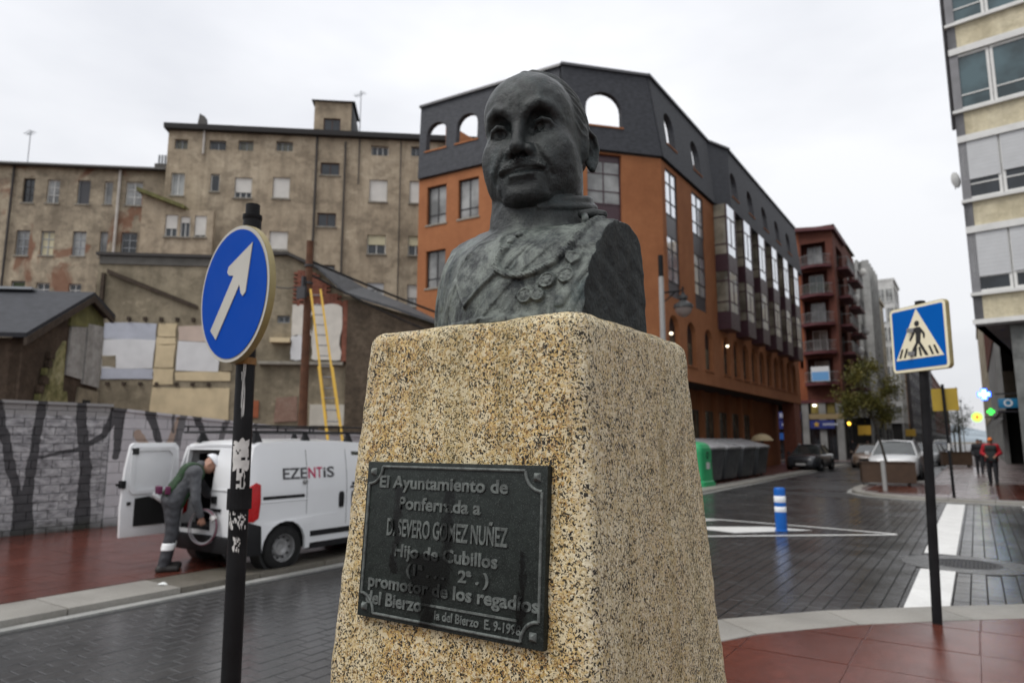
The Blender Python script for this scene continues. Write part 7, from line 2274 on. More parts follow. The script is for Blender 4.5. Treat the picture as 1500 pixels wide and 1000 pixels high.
def tumble(z):
    t = min(max((z - 0.98) / 0.70, 0), 1)
    b = min(max((0.55 - z) / 0.35, 0), 1)
    return VW - 0.10 * t ** 1.6 - 0.03 * b
def van_side(sx):
    bm = bmesh.new()
    mb = MB().plate(side_prof(), (), 0, 0.045)
    for v in mb.v:
        bm.verts.new(v)
    bm.verts.ensure_lookup_table()
    for f in mb.f:
        try:
            bm.faces.new([bm.verts[i] for i in f])
        except ValueError:
            pass
    bmesh.ops.remove_doubles(bm, verts=bm.verts, dist=1e-5)
    for z in (0.5, 0.7, 0.9, 1.0, 1.1, 1.2, 1.3, 1.4, 1.5, 1.58, 1.63):
        bmesh.ops.bisect_plane(bm, geom=bm.verts[:] + bm.edges[:] + bm.faces[:], plane_co=(0, 0, z), plane_no=(0, 0, 1))
    for x in (0.06, 0.15, 0.4, 1.0, 1.6, 2.2, 2.8, 3.3, 3.6, 3.8):
        bmesh.ops.bisect_plane(bm, geom=bm.verts[:] + bm.edges[:] + bm.faces[:], plane_co=(x, 0, 0), plane_no=(1, 0, 0))
    for v in bm.verts:
        y, d, z = v.co.x, v.co.y, v.co.z
        e = 0.0
        if y > 3.3:
            e += 0.16 * ((y - 3.3) / 0.6) ** 2
        if y < 0.15:
            e += 0.05 * ((0.15 - y) / 0.15) ** 2
        # flared wheel arches
        for c in (0.56, 3.06):
            rr_ = math.hypot(y - c, z - 0.29)
            if rr_ < 0.50:
                e -= 0.022 * (1 - max(0, rr_ - 0.34) / 0.16)
        x = tumble(z) - e - d
        v.co = (sx * x, y, z)
    bmesh.ops.recalc_face_normals(bm, faces=bm.faces)
    me = bpy.data.meshes.new('side_panel')
    bm.to_mesh(me)
    bm.free()
    me.materials.append(M_VAN)
    me.polygons.foreach_set('use_smooth', [True] * len(me.polygons))
    me.set_sharp_from_angle(angle=R(42))
    return me
link('side_panel', van_side(1), van)
link('side_panel', van_side(-1), van)
# roof, bonnet, windscreen: strips across between the sides
top = [(0.09, 1.60), (0.20, 1.655), (0.5, 1.675), (1.4, 1.68), (2.0, 1.65), (2.35, 1.58)]
def across(pts, inset=0.0, crown=0.035, th=0.03, n=8):
    mb = MB()
    vs = []
    for y, z in pts:
        w = tumble(z) - 0.02 - inset - (0.16 * ((y - 3.3) / 0.6) ** 2 if y > 3.3 else 0)
        vs += [(-w + 2 * w * k / n, y, z + crown * (1 - (2 * k / n - 1) ** 2)) for k in range(n + 1)]
    m = n + 1
    o = len(vs)
    vs += [(x, y, z - th) for x, y, z in vs]
    fs = []
    for i in range(len(pts) - 1):
        for k in range(n):
            a = i * m + k
            fs += [(a, a + 1, a + m + 1, a + m), (o + a, o + a + m, o + a + m + 1, o + a + 1)]
    last = (len(pts) - 1) * m
    for k in range(n):
        fs += [(k, o + k, o + k + 1, k + 1), (last + k, last + k + 1, o + last + k + 1, o + last + k)]
    for i in range(len(pts) - 1):
        a, b = i * m, (i + 1) * m
        fs += [(a, b, o + b, o + a), (a + n, o + a + n, o + b + n, b + n)]
    return mb.add(vs, fs)
link('roof', across(top).mesh('roof', M_VAN, smooth=True), van)
link('windscreen', across([(2.35, 1.58), (2.72, 1.33), (3.02, 1.08)], 0.0, 0.03).mesh('windscreen', M_CARGL, smooth=True), van)
link('bonnet', across([(3.02, 1.08), (3.35, 1.01), (3.65, 0.92), (3.85, 0.76)], 0.0, 0.03).mesh('bonnet', M_VAN, smooth=True), van)
link('front_bumper', across([(3.85, 0.76), (3.90, 0.55), (3.90, 0.34), (3.84, 0.22)], 0.0, 0.0).mesh('front_bumper', M_TRIM, smooth=True), van)
for s in (-1, 1):
    link('headlight', MB().hexa([(s * .45, 3.82, .74), (s * .70, 3.70, .74), (s * .70, 3.74, .60), (s * .45, 3.88, .60)], [(s * .45, 3.86, .75), (s * .72, 3.73, .76), (s * .72, 3.77, .60), (s * .45, 3.92, .60)]).mesh('headlight', M_LENS), van)
# floor, bulkhead and dim cargo hold
link('load_floor', MB().box(-0.80, 0.80, 0.10, 2.0, 0.46, 0.54).mesh('load_floor', M_TRIM), van)
link('bulkhead', MB().box(-0.76, 0.76, 1.96, 2.0, 0.54, 1.62).mesh('bulkhead', M_TRIM), van)
link('underside', MB().box(-0.72, 0.72, 0.15, 3.7, 0.24, 0.45).mesh('underside', M_BLACK), van)
for s in (-1, 1):
    link('hold_lining', MB().box(s * 0.70 - 0.01, s * 0.70 + 0.01, 0.25, 1.95, 0.56, 1.5).mesh('hold_lining', M_TRIM), van)
link('cargo_box', MB().box(-0.10, 0.45, 0.5, 1.1, 0.545, 0.95).mesh('cargo_box', plain('dark_red_crate', (0.10, 0.012, 0.012), 0.6), bevel=0.01), van)
link('cargo_box', MB().box(-0.66, -0.2, 0.7, 1.3, 0.545, 1.15).mesh('cargo_box', M_BLACK, bevel=0.01), van)
# rear frame and closed right-hand door
mb = MB().box(-0.80, 0.80, -0.005, 0.05, 0.44, 0.50)
mb.hexa([(-0.84, 0.0, 0.5), (-0.77, 0.0, 0.5), (-0.77, 0.06, 0.5), (-0.84, 0.06, 0.5)], [(-0.745, 0.09, 1.6), (-0.69, 0.09, 1.6), (-0.69, 0.15, 1.6), (-0.745, 0.15, 1.6)])
mb.hexa([(-0.74, 0.09, 1.56), (0.74, 0.09, 1.56), (0.74, 0.14, 1.56), (-0.74, 0.14, 1.56)], [(-0.72, 0.11, 1.64), (0.72, 0.11, 1.64), (0.72, 0.16, 1.64), (-0.72, 0.16, 1.64)])
link('rear_frame', mb.mesh('rear_frame', M_VAN, merge=False), van)
def rear_door_mesh(x0, x1):
    mb = MB()
    pr = [(0.0, 0.46), (-0.012, 0.70), (-0.01, 1.0), (0.03, 1.35), (0.085, 1.57)]
    vs, n = [], 5
    for y, z in pr:
        k_ = 1 - 0.10 * max(0, (z - 1.0) / 0.7)
        for i in range(n + 1):
            x = x0 + (x1 - x0) * i / n
            vs.append((x * (k_ if abs(x) > 0.5 else 1), y - 0.012 + 0.03 * (x / 0.8) ** 2, z))
    m = n + 1
    o = len(vs)
    vs += [(x, y + 0.05, z) for x, y, z in vs]
    fs = []
    L = len(pr)
    for j in range(L - 1):
        for i in range(n):
            a = j * m + i
            fs += [(a, a + 1, a + m + 1, a + m), (o + a, o + a + m, o + a + m + 1, o + a + 1)]
    ring = list(range(m)) + [j * m + n for j in range(1, L)] + [(L - 1) * m + i for i in range(n - 1, -1, -1)] + [j * m for j in range(L - 2, 0, -1)]
    for i in range(len(ring)):
        a, b = ring[i], ring[(i + 1) % len(ring)]
        fs.append((a, b, o + b, o + a))
    return mb.add(vs, fs).mesh('rear_door', M_VAN, smooth=True, angle=35)
rd = link('rear_door', rear_door_mesh(0.06, 0.795), van)
rd['label'] = 'closed rear door'
link('door_handle', MB().box(0.10, 0.20, -0.05, -0.02, 0.86, 0.96).mesh('door_handle', M_TRIM, bevel=0.01), rd)
link('door_handle', MB().box(0.08, 0.30, -0.045, -0.018, 0.76, 0.80).mesh('door_handle', M_TRIM, bevel=0.008), rd)
link('crease', MB().box(0.07, 0.78, -0.03, -0.018, 1.03, 1.05).mesh('crease', M_VAN, bevel=0.005), rd)
# open left door, folded straight back: local x from the hinge outwards, inner face towards +y local
od = link('rear_door', None, van, (-0.845, 0.06, 0)) if False else bpy.data.objects.new('rear_door', MB().plate(
    [(0.0, 0.42), (0.76, 0.42), (0.775, 0.8), (0.75, 1.30), (0.70, 1.62), (0.66, 1.655), (0.08, 1.655), (0.03, 1.60), (0.0, 1.1)], (), -0.03, 0.03).mesh('rear_door', M_VAN, bevel=0.015))
COL.objects.link(od)
od.parent = van
od.location = (-0.855, 0.04, 0.0)
od.rotation_euler = (0, 0, R(-91))
od['label'] = 'open rear door with its inner panel showing'
# inner face of the door looks to +x of the van; in door space that is +y
def rr_panel(x0, x1, z0, z1, r, cham=0):
    return [(x0 + r, z0), (x1 - r, z0), (x1, z0 + r), (x1, z1 - r - cham), (x1 - r - cham, z1), (x0 + r, z1), (x0, z1 - r), (x0, z0 + r)]
mb = MB().plate(rr_panel(0.07, 0.69, 0.98, 1.60, 0.05), [rr_panel(0.12, 0.64, 1.03, 1.55, 0.06)], 0.031, 0.055)
link('pressed_panel', mb.mesh('pressed_panel', M_VAN, bevel=0.008), od)
link('trim_board', MB().plate([(0.10, 0.56), (0.60, 0.56), (0.60, 0.92), (0.42, 0.94), (0.34, 0.90), (0.16, 0.90), (0.10, 0.86)], (), 0.031, 0.045).mesh('trim_board', M_BLACK), od)
link('grab_handle', MB().tube([(0.10, 0.045, 0.93), (0.14, 0.08, 0.90), (0.24, 0.09, 0.86), (0.32, 0.08, 0.92), (0.36, 0.045, 0.97)], 0.035, 8).mesh('grab_handle', M_VAN, smooth=True), od)
link('latch', MB().box(0.74, 0.80, -0.02, 0.06, 1.06, 1.16).box(0.76, 0.84, -0.01, 0.03, 1.09, 1.12).mesh('latch', M_TRIM), od)
link('lock', MB().box(0.655, 0.70, 0.03, 0.05, 0.84, 0.88).mesh('lock', M_BLACK), od)
link('corner_block', MB().box(0.60, 0.685, 0.03, 0.06, 1.50, 1.585).mesh('corner_block', M_BLACK), od)
# bumper, lamps, side trim
mb = MB()
pts = [(-0.83, 0.10), (-0.80, -0.03), (-0.60, -0.08), (0.60, -0.08), (0.80, -0.03), (0.845, 0.10), (0.852, 0.26), (0.80, 0.26), (0.78, 0.04), (-0.78, 0.04)]
link('rear_bumper', MB().hexa([(x * .97, y + .02, 0.24) for x, y in pts], [(x, y, 0.45) for x, y in pts]).mesh('rear_bumper', M_TRIM, bevel=0.02), van)
mb = MB()
lp = [(0.0, 0.66), (-0.004, 0.80), (0.0, 1.00), (0.02, 1.10), (0.10, 1.15), (0.165, 1.12), (0.17, 0.90), (0.15, 0.70), (0.08, 0.655)]
n = len(lp)
for s in (1, -1):
    mb = MB()
    outer = [(s * (tumble(z) + 0.010 - (0.05 * ((0.15 - y) / 0.15) ** 2 if y < 0.15 else 0)), y - 0.006, z) for y, z in lp]
    inner_ = [(s * (tumble(z) - 0.07), y + 0.015, z) for y, z in lp]
    mb.hexa(inner_, outer)
    link('tail_light', mb.mesh('tail_light', M_TAIL, bevel=0.012), van)
link('bumper_corner', MB().hexa([(0.70, -0.03, 0.24), (0.85, 0.0, 0.24), (0.873, 0.21, 0.24), (0.70, 0.21, 0.24)], [(0.72, -0.01, 0.66), (0.850, 0.01, 0.66), (0.872, 0.19, 0.60), (0.72, 0.19, 0.62)]).mesh('bumper_corner', M_TRIM, bevel=0.015), van)
def on_side(pts, off=0.004, th=0.012):
    """small plate lying on the van's right flank: pts in (y, z)"""
    a = [(tumble(z) + off, y, z) for y, z in pts]
    b = [(tumble(z) - th, y, z) for y, z in pts]
    return MB().hexa(b, a)
link('door_rail', on_side([(0.20, 0.925), (0.86, 0.925), (0.86, 0.965), (0.20, 0.965)], 0.006).mesh('door_rail', M_TRIM), van)
link('rub_strip', on_side([(0.98, 0.385), (2.66, 0.385), (2.66, 0.46), (0.98, 0.46)], 0.014, 0.02).mesh('rub_strip', M_TRIM, bevel=0.006), van)
link('crease', on_side([(0.18, 0.885), (0.92, 0.885), (0.92, 0.90), (0.18, 0.90)], 0.008).mesh('crease', M_VAN, bevel=0.004), van)
link('sill', on_side([(0.95, 0.22), (2.70, 0.22), (2.70, 0.30), (0.95, 0.30)], 0.010, 0.03).mesh('sill', M_TRIM), van)
for y in (0.90, 1.62, 2.62):
    mb = MB()
    for z in [0.5 + 0.1 * k for k in range(11)]:
        z2 = min(z + 0.1, 1.56)
        mb.add([(tumble(z) + 0.0015, y - .004, z), (tumble(z) + 0.0015, y + .004, z), (tumble(z2) + 0.0015, y + .004, z2), (tumble(z2) + 0.0015, y - .004, z2)], [(0, 1, 2, 3)])
    link('door_gap', mb.mesh('door_gap', M_TRIM, recalc=False), van)
for y in (1.48, 1.72):
    link('door_handle', on_side([(y, 0.74), (y + 0.075, 0.74), (y + 0.085, 0.80), (y + 0.085, 0.92), (y + 0.07, 0.96), (y + 0.01, 0.96), (y - 0.005, 0.92), (y - 0.005, 0.80)], 0.02).mesh('door_handle', M_TRIM, bevel=0.008), van)
link('side_window', on_side([(1.72, 1.04), (2.60, 1.06), (2.42, 1.40), (2.25, 1.50), (1.74, 1.53)], 0.003).mesh('side_window', M_CARGL), van)
link('quarter_window_seal', on_side([(1.68, 1.0), (2.66, 1.02), (2.66, 1.035), (1.70, 1.03)], 0.005).mesh('quarter_window_seal', M_TRIM), van)
link('fuel_knob', MB().lathe([(0.035, -.02), (0.035, .03), (0.025, .04), (0, .042)], 16, c=(tumble(1.13), 0.86, 1.13), axis='x').mesh('fuel_knob', M_RIMS, smooth=True), van)
mir = link('wing_mirror', MB().box(0.86, 1.05, 2.52, 2.64, 1.02, 1.20).mesh('wing_mirror', M_TRIM, bevel=0.03), van)
# lettering on the flank
tx = 0.0
M_LET = plain('van_lettering_grey', (0.055, 0.055, 0.06), 0.5)
M_LETR = plain('van_lettering_red', (0.45, 0.02, 0.09), 0.5)
ty, tz, th_ = 0.50, 1.175, 0.205
for txt, m, wdt in (('EZE', M_LET, 0.40), ('N', M_LETR, 0.125), ('T', M_LETR, 0.095), ('iS', M_LET, 0.20)):
    me = text_mesh(txt, th_, wdt, 0.0035, 0.0015, m, 'lettering', align='LEFT')
    xs = [v.co.x for v in me.vertices]
    mn, mx = min(xs), max(xs)
    for v in me.vertices:
        y, z = ty + v.co.x - mn, tz + v.co.z
        v.co = Vector((tumble(z) + 0.004 - v.co.y, y, z))
    if txt == 'T':
        pass
    link('lettering', me, van)
    ty += wdt + 0.022
for y, s in ((0.56, 1), (3.06, 1), (0.56, -1), (3.06, -1)):
    wheel(van, (s * (VW - 0.105), y, 0.287), 0.287, 0.185, s)
    link('wheel_well', MB().lathe([(0.34, -0.15), (0.34, 0.06), (0.30, 0.06)], 24, c=(s * (VW - 0.13), y, 0.29), axis='x').mesh('wheel_well', M_BLACK), van)
# roof rack
mb = MB()
for x in (-0.62, 0.62):
    mb.tube([(x, -0.05, 1.80), (x, 2.3, 1.80)], 0.016, 6)
    mb.tube([(x, -0.05, 1.88), (x, 2.3, 1.88)], 0.013, 6)
    for y in (0.0, 0.55, 1.1, 1.65, 2.2):
        mb.tube([(x, y, 1.79), (x, y, 1.88)], 0.012, 6)
for y in (-0.05, 0.35, 0.75, 1.15, 1.55, 1.95, 2.3):
    mb.tube([(-0.62, y, 1.80), (0.62, y, 1.80)], 0.016, 6)
rk = link('roof_rack', mb.mesh('roof_rack', M_TRIM, smooth=True, merge=False), van)
for x in (-0.62, 0.62):
    for y in (0.22, 1.02, 1.82):
        link('rack_foot', MB().hexa([(x - .03, y - .07, 1.66), (x + .05, y - .07, 1.66), (x + .05, y + .07, 1.66), (x - .03, y + .07, 1.66)], [(x - .02, y - .02, 1.79), (x + .02, y - .02, 1.79), (x + .02, y + .02, 1.79), (x - .02, y + .02, 1.79)]).mesh('rack_foot', M_TRIM), rk)

# ---- passenger cars: x across, y forwards (nose at +L/2), z up
def car(label, loc, rz, L, W, H, col, suv=False, group=None, lights=None, plate=True):
    t = thing('car', label, 'car', loc, rz, group)
    pm = paint('car_paint', col)
    hl = L / 2
    g = 0.20 if suv else 0.15
    hood = H * (0.63 if suv else 0.60)
    belt = H * (0.66 if suv else 0.63)
    st = [ # y, bottom, shoulder height, half width factor
        (-hl, g + .22, hood * 0.92, 0.86), (-hl + .10, g + .06, belt, 0.95), (-hl + .8, g, belt + .01, 1.0), (0, g, belt, 1.0), (hl - 1.35, g, belt - .01, 1.0), (hl - 0.95, g, hood, 0.99), (hl - 0.42, g + .02, hood * 0.95, 0.95), (hl - .12, g + .05, hood * 0.84, 0.86), (hl, g + .10, hood * 0.64, 0.74)]
    hw = W / 2
    def ring(y, zb, zs, k):
        w = hw * k
        return [(0, y, zb), (w * .86, y, zb), (w * .98, y, zb + .10), (w, y, zb + (zs - zb) * .45), (w * .975, y, zs - .07), (w * .90, y, zs), (w * .5, y, zs + .035), (0, y, zs + .045)]
    vs, fs = [], []
    rings = [ring(*q) for q in st]
    m = 14
    for r_ in rings:
        full = r_ + [(-x, y, z) for x, y, z in r_[-2:0:-1]]
        vs += full
    for i in range(len(rings) - 1):
        fs += [(i * m + k, i * m + (k + 1) % m, (i + 1) * m + (k + 1) % m, (i + 1) * m + k) for k in range(m)]
    fs += [tuple(range(m)), tuple(range((len(rings) - 1) * m, len(rings) * m))]
    link('body', MB().add(vs, fs).mesh('body', pm, smooth=True, angle=38), t)
    # greenhouse
    rear0, rear1 = (-hl + .12, -hl + .45) if suv else (-hl + .45, -hl + 1.15)
    cab = [(rear0, belt - .02, 0.86, None), (rear1, H - .03, 0.66, None), (0.0, H, 0.68, None), (hl - 1.95 - (0.05 if suv else 0.15), H - .045, 0.66, None), (hl - 1.12, belt - .03, 0.86, None)]
    gv, gf = [], []
    for y, z, k, _ in cab:
        gv += [(-hw * k, y, z), (hw * k, y, z)]
    o = len(gv)
    basez = belt - .03
    gv += [(-hw * .89, y, basez) for y, *_ in cab] + [(hw * .89, y, basez) for y, *_ in cab]
    for i in range(4):
        gf.append((2 * i, 2 * i + 1, 2 * i + 3, 2 * i + 2))
        gf.append((2 * i, 2 * i + 2, o + i + 1, o + i))
        gf.append((2 * i + 1, o + 5 + i, o + 6 + i, 2 * i + 3))
    link('windows', MB().add(gv, gf).mesh('windows', M_CARGL), t)
    rv = []
    for y, z, k, _ in cab[1:4]:
        rv += [(-hw * k - .005, y, z + .004), (hw * k + .005, y, z + .004), (0, y, z + .05)]
    rf_ = []
    for i in range(2):
        a = i * 3
        rf_ += [(a, a + 2, a + 5, a + 3), (a + 2, a + 1, a + 4, a + 5)]
    link('roof', MB().add(rv, rf_).mesh('roof', pm, smooth=True), t)
    mb = MB()
    for s in (-1, 1):
        mb.tube([(s * hw * .87, cab[4][0], belt - .02), (s * hw * .665, cab[3][0], H - .04), (s * hw * .685, 0, H + .003), (s * hw * .665, cab[1][0], H - .025), (s * hw * .87, cab[0][0], belt - .02)], 0.035, 6)
        mb.tube([(s * hw * .89, -0.1, belt - .02), (s * hw * .68, -0.08, H - .01)], 0.03, 6)
    link('pillars', mb.mesh('pillars', pm, smooth=True, merge=False), t)
    # nose
    zf = hood * .60
    link('grille', MB().box(-hw * .42, hw * .42, hl - .045, hl + .012, zf * .80, zf + .06).mesh('grille', M_BLACK, bevel=0.01), t)
    link('lower_grille', MB().box(-hw * .60, hw * .60, hl - .07, hl + .008, g + .08, g + .20).mesh('lower_grille', M_TRIM, bevel=0.01), t)
    for s in (-1, 1):
        q = [(s * hw * .46, hl - .03, zf + .01), (s * hw * .80, hl - .20, zf + .05), (s * hw * .84, hl - .22, zf + .16), (s * hw * .48, hl - .08, zf + .12)]
        link('headlight', MB().hexa([(x, y - .06, z) for x, y, z in q], [(x, y + .035, z) for x, y, z in q]).mesh('headlight', lights if (lights and s > 0) else M_LENS, bevel=0.01), t)
        link('tail_light', MB().box(s * hw * .80 - .07, s * hw * .80 + .07, -hl - .012, -hl + .10, belt * .72, belt * .92).mesh('tail_light', M_TAIL, bevel=0.01), t)
        link('wing_mirror', MB().box(s * (hw + .08) - .09, s * (hw + .08) + .09, hl - 1.42, hl - 1.30, belt - .01, belt + .13).mesh('wing_mirror', pm, bevel=0.03), t)
        for y in (-hl + .82, hl - .86):
            r_ = 0.345 if suv else 0.31
            wheel(t, (s * (hw - .10), y, r_), r_, 0.20, s)
            link('wheel_arch', MB().lathe([(r_ + .015, -0.06), (r_ + .07, -0.06), (r_ + .07, 0.012), (r_ + .015, 0.012)], 24, c=(s * hw * .985, y, r_), axis='x').mesh('wheel_arch', M_TRIM), t)
    if plate:
        link('number_plate', MB().box(-.26, .26, hl + .010, hl + .022, zf * .62, zf * .62 + .11).mesh('number_plate', M_PLATE), t)
    if suv:
        for s in (-1, 1):
            link('roof_rail', MB().tube([(s * hw * .66, cab[1][0] + .1, H + .01), (s * hw * .66, cab[1][0] + .25, H + .06), (s * hw * .66, cab[3][0] - .25, H + .055), (s * hw * .66, cab[3][0] - .05, H + .005)], 0.022, 6).mesh('roof_rail', M_RIMS, smooth=True), t)
    return t
M_HEADON = emit('headlamp_on', (1.0, 0.72, 0.38), 12)
car('dark grey saloon car parked beside the last grey container', (-8.25, 43.9, 0.02), R(180 - 3), 4.35, 1.80, 1.45, (0.030, 0.033, 0.038))
car('beige car driving this way with a lit headlamp', (-5.85, 50.6, 0.0), R(180), 4.2, 1.78, 1.48, (0.20, 0.14, 0.10), lights=M_HEADON)
car('white sport utility car parked behind the brown planter', (-3.0, 35.2, 0.0), R(180), 4.45, 1.98, 1.70, (0.62, 0.63, 0.64), True)
far = [(-3.05, 58, 'silver grey car parked in the bay behind the white car', (0.22, 0.23, 0.24), False), (-3.05, 66, 'black car parked farther up the bay', (0.02, 0.02, 0.022), False),
       (-2.9, 74, 'dark blue car parked near the far end of the bay', (0.02, 0.03, 0.08), False), (-5.2, 96, 'pale car far down the roadway', (0.35, 0.35, 0.35), False), (-3.0, 84, 'white van like car last in the parking bay', (0.5, 0.5, 0.5), True)]
for x, y, lab, c, suv in far:
    car(lab, (x, y, 0), R(180), 4.3, 1.8, 1.75 if suv else 1.47, c, suv, None, M_LENS)

# ------------------------------------------------------------------ people
M_SKIN = plain('skin', (0.36, 0.19, 0.13), 0.55, 0, 0.1, 10)
def concat(name, parts, mat):
    vs, fs, o = [], [], 0
    for v, f in parts:
        vs.append(v)
        fs.append(f + o)
        o += len(v)
    v, f = np.concatenate(vs), np.concatenate(fs)
    me = bpy.data.meshes.new(name)
    me.from_pydata(v.tolist(), [], f.tolist())
    me.polygons.foreach_set('use_smooth', [True] * len(me.polygons))
    me.materials.append(mat)
    return me
def hand_sdf(wrist, d, palm_n, s, grip):
    """palm and five bent fingers; d along the hand, palm_n out of the palm"""
    d = Vector(d).normalized()
    n = Vector(palm_n)
    n = (n - d * n.dot(d)).normalized()
    w = d.cross(n) * s
    W = Vector(wrist)
    palm = [(W + d * 0.012 + w * k * 0.018, W + d * 0.078 + w * k * 0.024) for k in (-1, 0, 1)]
    fing = []
    for i, (k, ln) in enumerate(((-1.25, 0.066), (-0.42, 0.076), (0.42, 0.070), (1.25, 0.054))):
        a = W + d * 0.080 + w * k * 0.021
        b1 = R(18 + grip * 45)
        p1 = a + (d * math.cos(b1) + n * math.sin(b1)) * ln * 0.45
        b2 = R(38 + grip * 95)
        p2 = p1 + (d * math.cos(b2) + n * math.sin(b2)) * ln * 0.32
        b3 = R(52 + grip * 120)
        p3 = p2 + (d * math.cos(b3) + n * math.sin(b3)) * ln * 0.25
        fing.append(([a, p1, p2, p3], [0.0095, 0.0088, 0.0080, 0.0068]))
    a = W + d * 0.022 - w * 0.024
    p1 = a + d * 0.026 - w * 0.022 + n * 0.010
    p2 = p1 + d * 0.028 - w * 0.006 + n * (0.010 + 0.012 * grip)
    fing.append(([a, p1, p2], [0.012, 0.0105, 0.0085]))
    def fn(X, Y, Z):
        P = (X, Y, Z)
        q = None
        for a, b in palm:
            e = s_cap(P, a, b, 0.0135, 0.0125)
            q = e if q is None else smin(q, e, 0.012)
        for pts, r in fing:
            q = np.minimum(q, s_path(P, pts, r, 0.004))
        return q
    c = W + d * 0.07
    return fn, tuple(c - Vector((.13, .13, .13))), tuple(c + Vector((.13, .13, .13)))
def person(label, loc, rz, J, skin, top, legs, shoe, res=0.014, hands=True, top_extra=0.020, hair=None, cap=None, cap_mat=None, slim=1.0, group=None, vest=None, belly=0.0):
    """J: joints in metres, figure faces +y"""
    t = thing('person', label, 'person', loc, rz, group)
    V = {k: np.array(v, float) for k, v in J.items() if k not in ('face', 'up', 'grip', 'palml', 'palmr')}
    hd = V['head']
    fwd = np.array(J.get('face', (0, 1, 0)), float)
    fwd /= np.linalg.norm(fwd)
    upv = np.array(J.get('up', (0, 0, 1)), float)
    upv = upv - fwd * upv.dot(fwd)
    upv /= np.linalg.norm(upv)
    rt = np.cross(fwd, upv)
    def loc_head(P):
        q = [P[i] - hd[i] for i in range(3)]
        return tuple(q[0] * a[0] + q[1] * a[1] + q[2] * a[2] for a in (rt, fwd, upv))
    def limbs(P, f, infl=0.0, sleeves=True):
        d = s_path(P, [V['shl'], V['ell'], V['wrl']], [0.056 + infl, 0.044 + infl, 0.031 + infl * .8])
        d = np.minimum(d, s_path(P, [V['shr'], V['elr'], V['wrr']], [0.056 + infl, 0.044 + infl, 0.031 + infl * .8]))
        return d
    def trunk(P, infl=0.0):
        ch, pe = V['chest'], V['pelvis']
        d = s_cap(P, V['shl'], V['shr'], 0.062 + infl)
        d = smin(d, s_cap(P, ch + (V['shl'] - V['chest']) * .45, ch + (V['shr'] - V['chest']) * .45, 0.115 * slim + infl), 0.06)
        mid = (ch + pe) / 2
        hx = (V['hir'] - V['hil']) * 0.42
        d = smin(d, s_cap(P, mid - hx, mid + hx, (0.105 + belly) * slim + infl), 0.10)
        d = smin(d, s_cap(P, pe - hx, pe + hx, 0.118 * slim + infl), 0.09)
        return d
    def legf(P, infl=0.0):
        d = s_path(P, [V['hil'], V['knl'], V['anl']], [0.088 + infl, 0.058 + infl, 0.040 + infl], 0.02)
        return np.minimum(d, s_path(P, [V['hir'], V['knr'], V['anr']], [0.088 + infl, 0.058 + infl, 0.040 + infl], 0.02))
    def feet(P, infl=0.0):
        d = None
        for a in ('l', 'r'):
            an, to = V['an' + a], V['to' + a]
            e = s_path(P, [an + (0, 0, -0.02), an + (0, -.03, -.05), to], [0.040 + infl, 0.036 + infl, 0.034 + infl], 0.03)
            d = e if d is None else np.minimum(d, e)
        return d
    def headf(P):
        q = loc_head(P)
        A = (np.abs(q[0]), q[1], q[2])
        d = s_ell(q, (0, -0.012, 0.03), (0.074, 0.093, 0.090))
        d = smin(d, s_ell(q, (0, 0.022, -0.040), (0.058, 0.062, 0.072)), 0.04)
        d = smin(d, s_cap(q, (0, 0.088, 0.010), (0, 0.112, -0.024), 0.008, 0.012), 0.012)
        d = smax(d, -s_sph(A, (0.032, 0.108, 0.012), 0.016), 0.012)
        d = smin(d, s_ell(A, (0.078, -0.01, -0.005), (0.009, 0.02, 0.032)), 0.006)
        d = smin(d, s_ell(q, (0, 0.080, -0.062), (0.024, 0.012, 0.007)), 0.006)
        d = smax(d, -s_cap(A, (0, 0.098, -0.055), (0.024, 0.088, -0.056), 0.0025), 0.003)
        return d
    def bodyf(X, Y, Z):
        P = (X, Y, Z)
        d = smin(headf(P), s_cap(P, V['neck'], hd + upv * -0.04, 0.058, 0.052), 0.03)
        d = smin(d, trunk(P), 0.04)
        d = smin(d, limbs(P, None), 0.03)
        d = smin(d, legf(P), 0.03)
        return smin(d, feet(P), 0.02)
    al = np.array(list(V.values()))
    lo, hi = al.min(0) - 0.22, al.max(0) + 0.22
    lo[2] = -0.02
    parts = [surface_nets(bodyf, lo, hi, res)]
    if hands:
        for a, s in (('l', -1), ('r', 1)):
            d = V['wr' + a] - V['el' + a]
            fn, l_, h_ = hand_sdf(V['wr' + a], d, J.get('palm' + a, (0, 0.2, -1)), s, J.get('grip', 0.35))
            parts.append(surface_nets(fn, l_, h_, 0.0045))
    link('body', concat('body', parts, skin), t)
    nb = V['neck']
    ax_ = (V['chest'] - V['pelvis'])
    ax_ = ax_ / np.linalg.norm(ax_)
    def topf(X, Y, Z):
        P = (X, Y, Z)
        d = smin(trunk(P, top_extra), limbs(P, None, top_extra * .9), 0.03)
        d = smin(d, s_cap(P, nb - ax_ * 0.04, nb + ax_ * 0.005, 0.072), 0.03)
        hem = -((P[0] - V['pelvis'][0]) * ax_[0] + (P[1] - V['pelvis'][1]) * ax_[1] + (P[2] - V['pelvis'][2]) * ax_[2]) - 0.09
        d = smax(d, hem, 0.015)
        for a in ('l', 'r'):
            w = V['wr' + a]
            u = (w - V['el' + a]) / np.linalg.norm(w - V['el' + a])
            cutp = (P[0] - w[0]) * u[0] + (P[1] - w[1]) * u[1] + (P[2] - w[2]) * u[2]
            near = np.sqrt((P[0] - w[0]) ** 2 + (P[1] - w[1]) ** 2 + (P[2] - w[2]) ** 2) < 0.16
            d = np.where(near, np.maximum(d, cutp + 0.005), d)
        return d + 0.004 * np.sin(P[2] * 70 + 6 * np.sin(P[0] * 22)) * np.sin(P[0] * 40 + P[1] * 33)
    link('jacket', nets_mesh('jacket', topf, lo, hi, res, top), t)
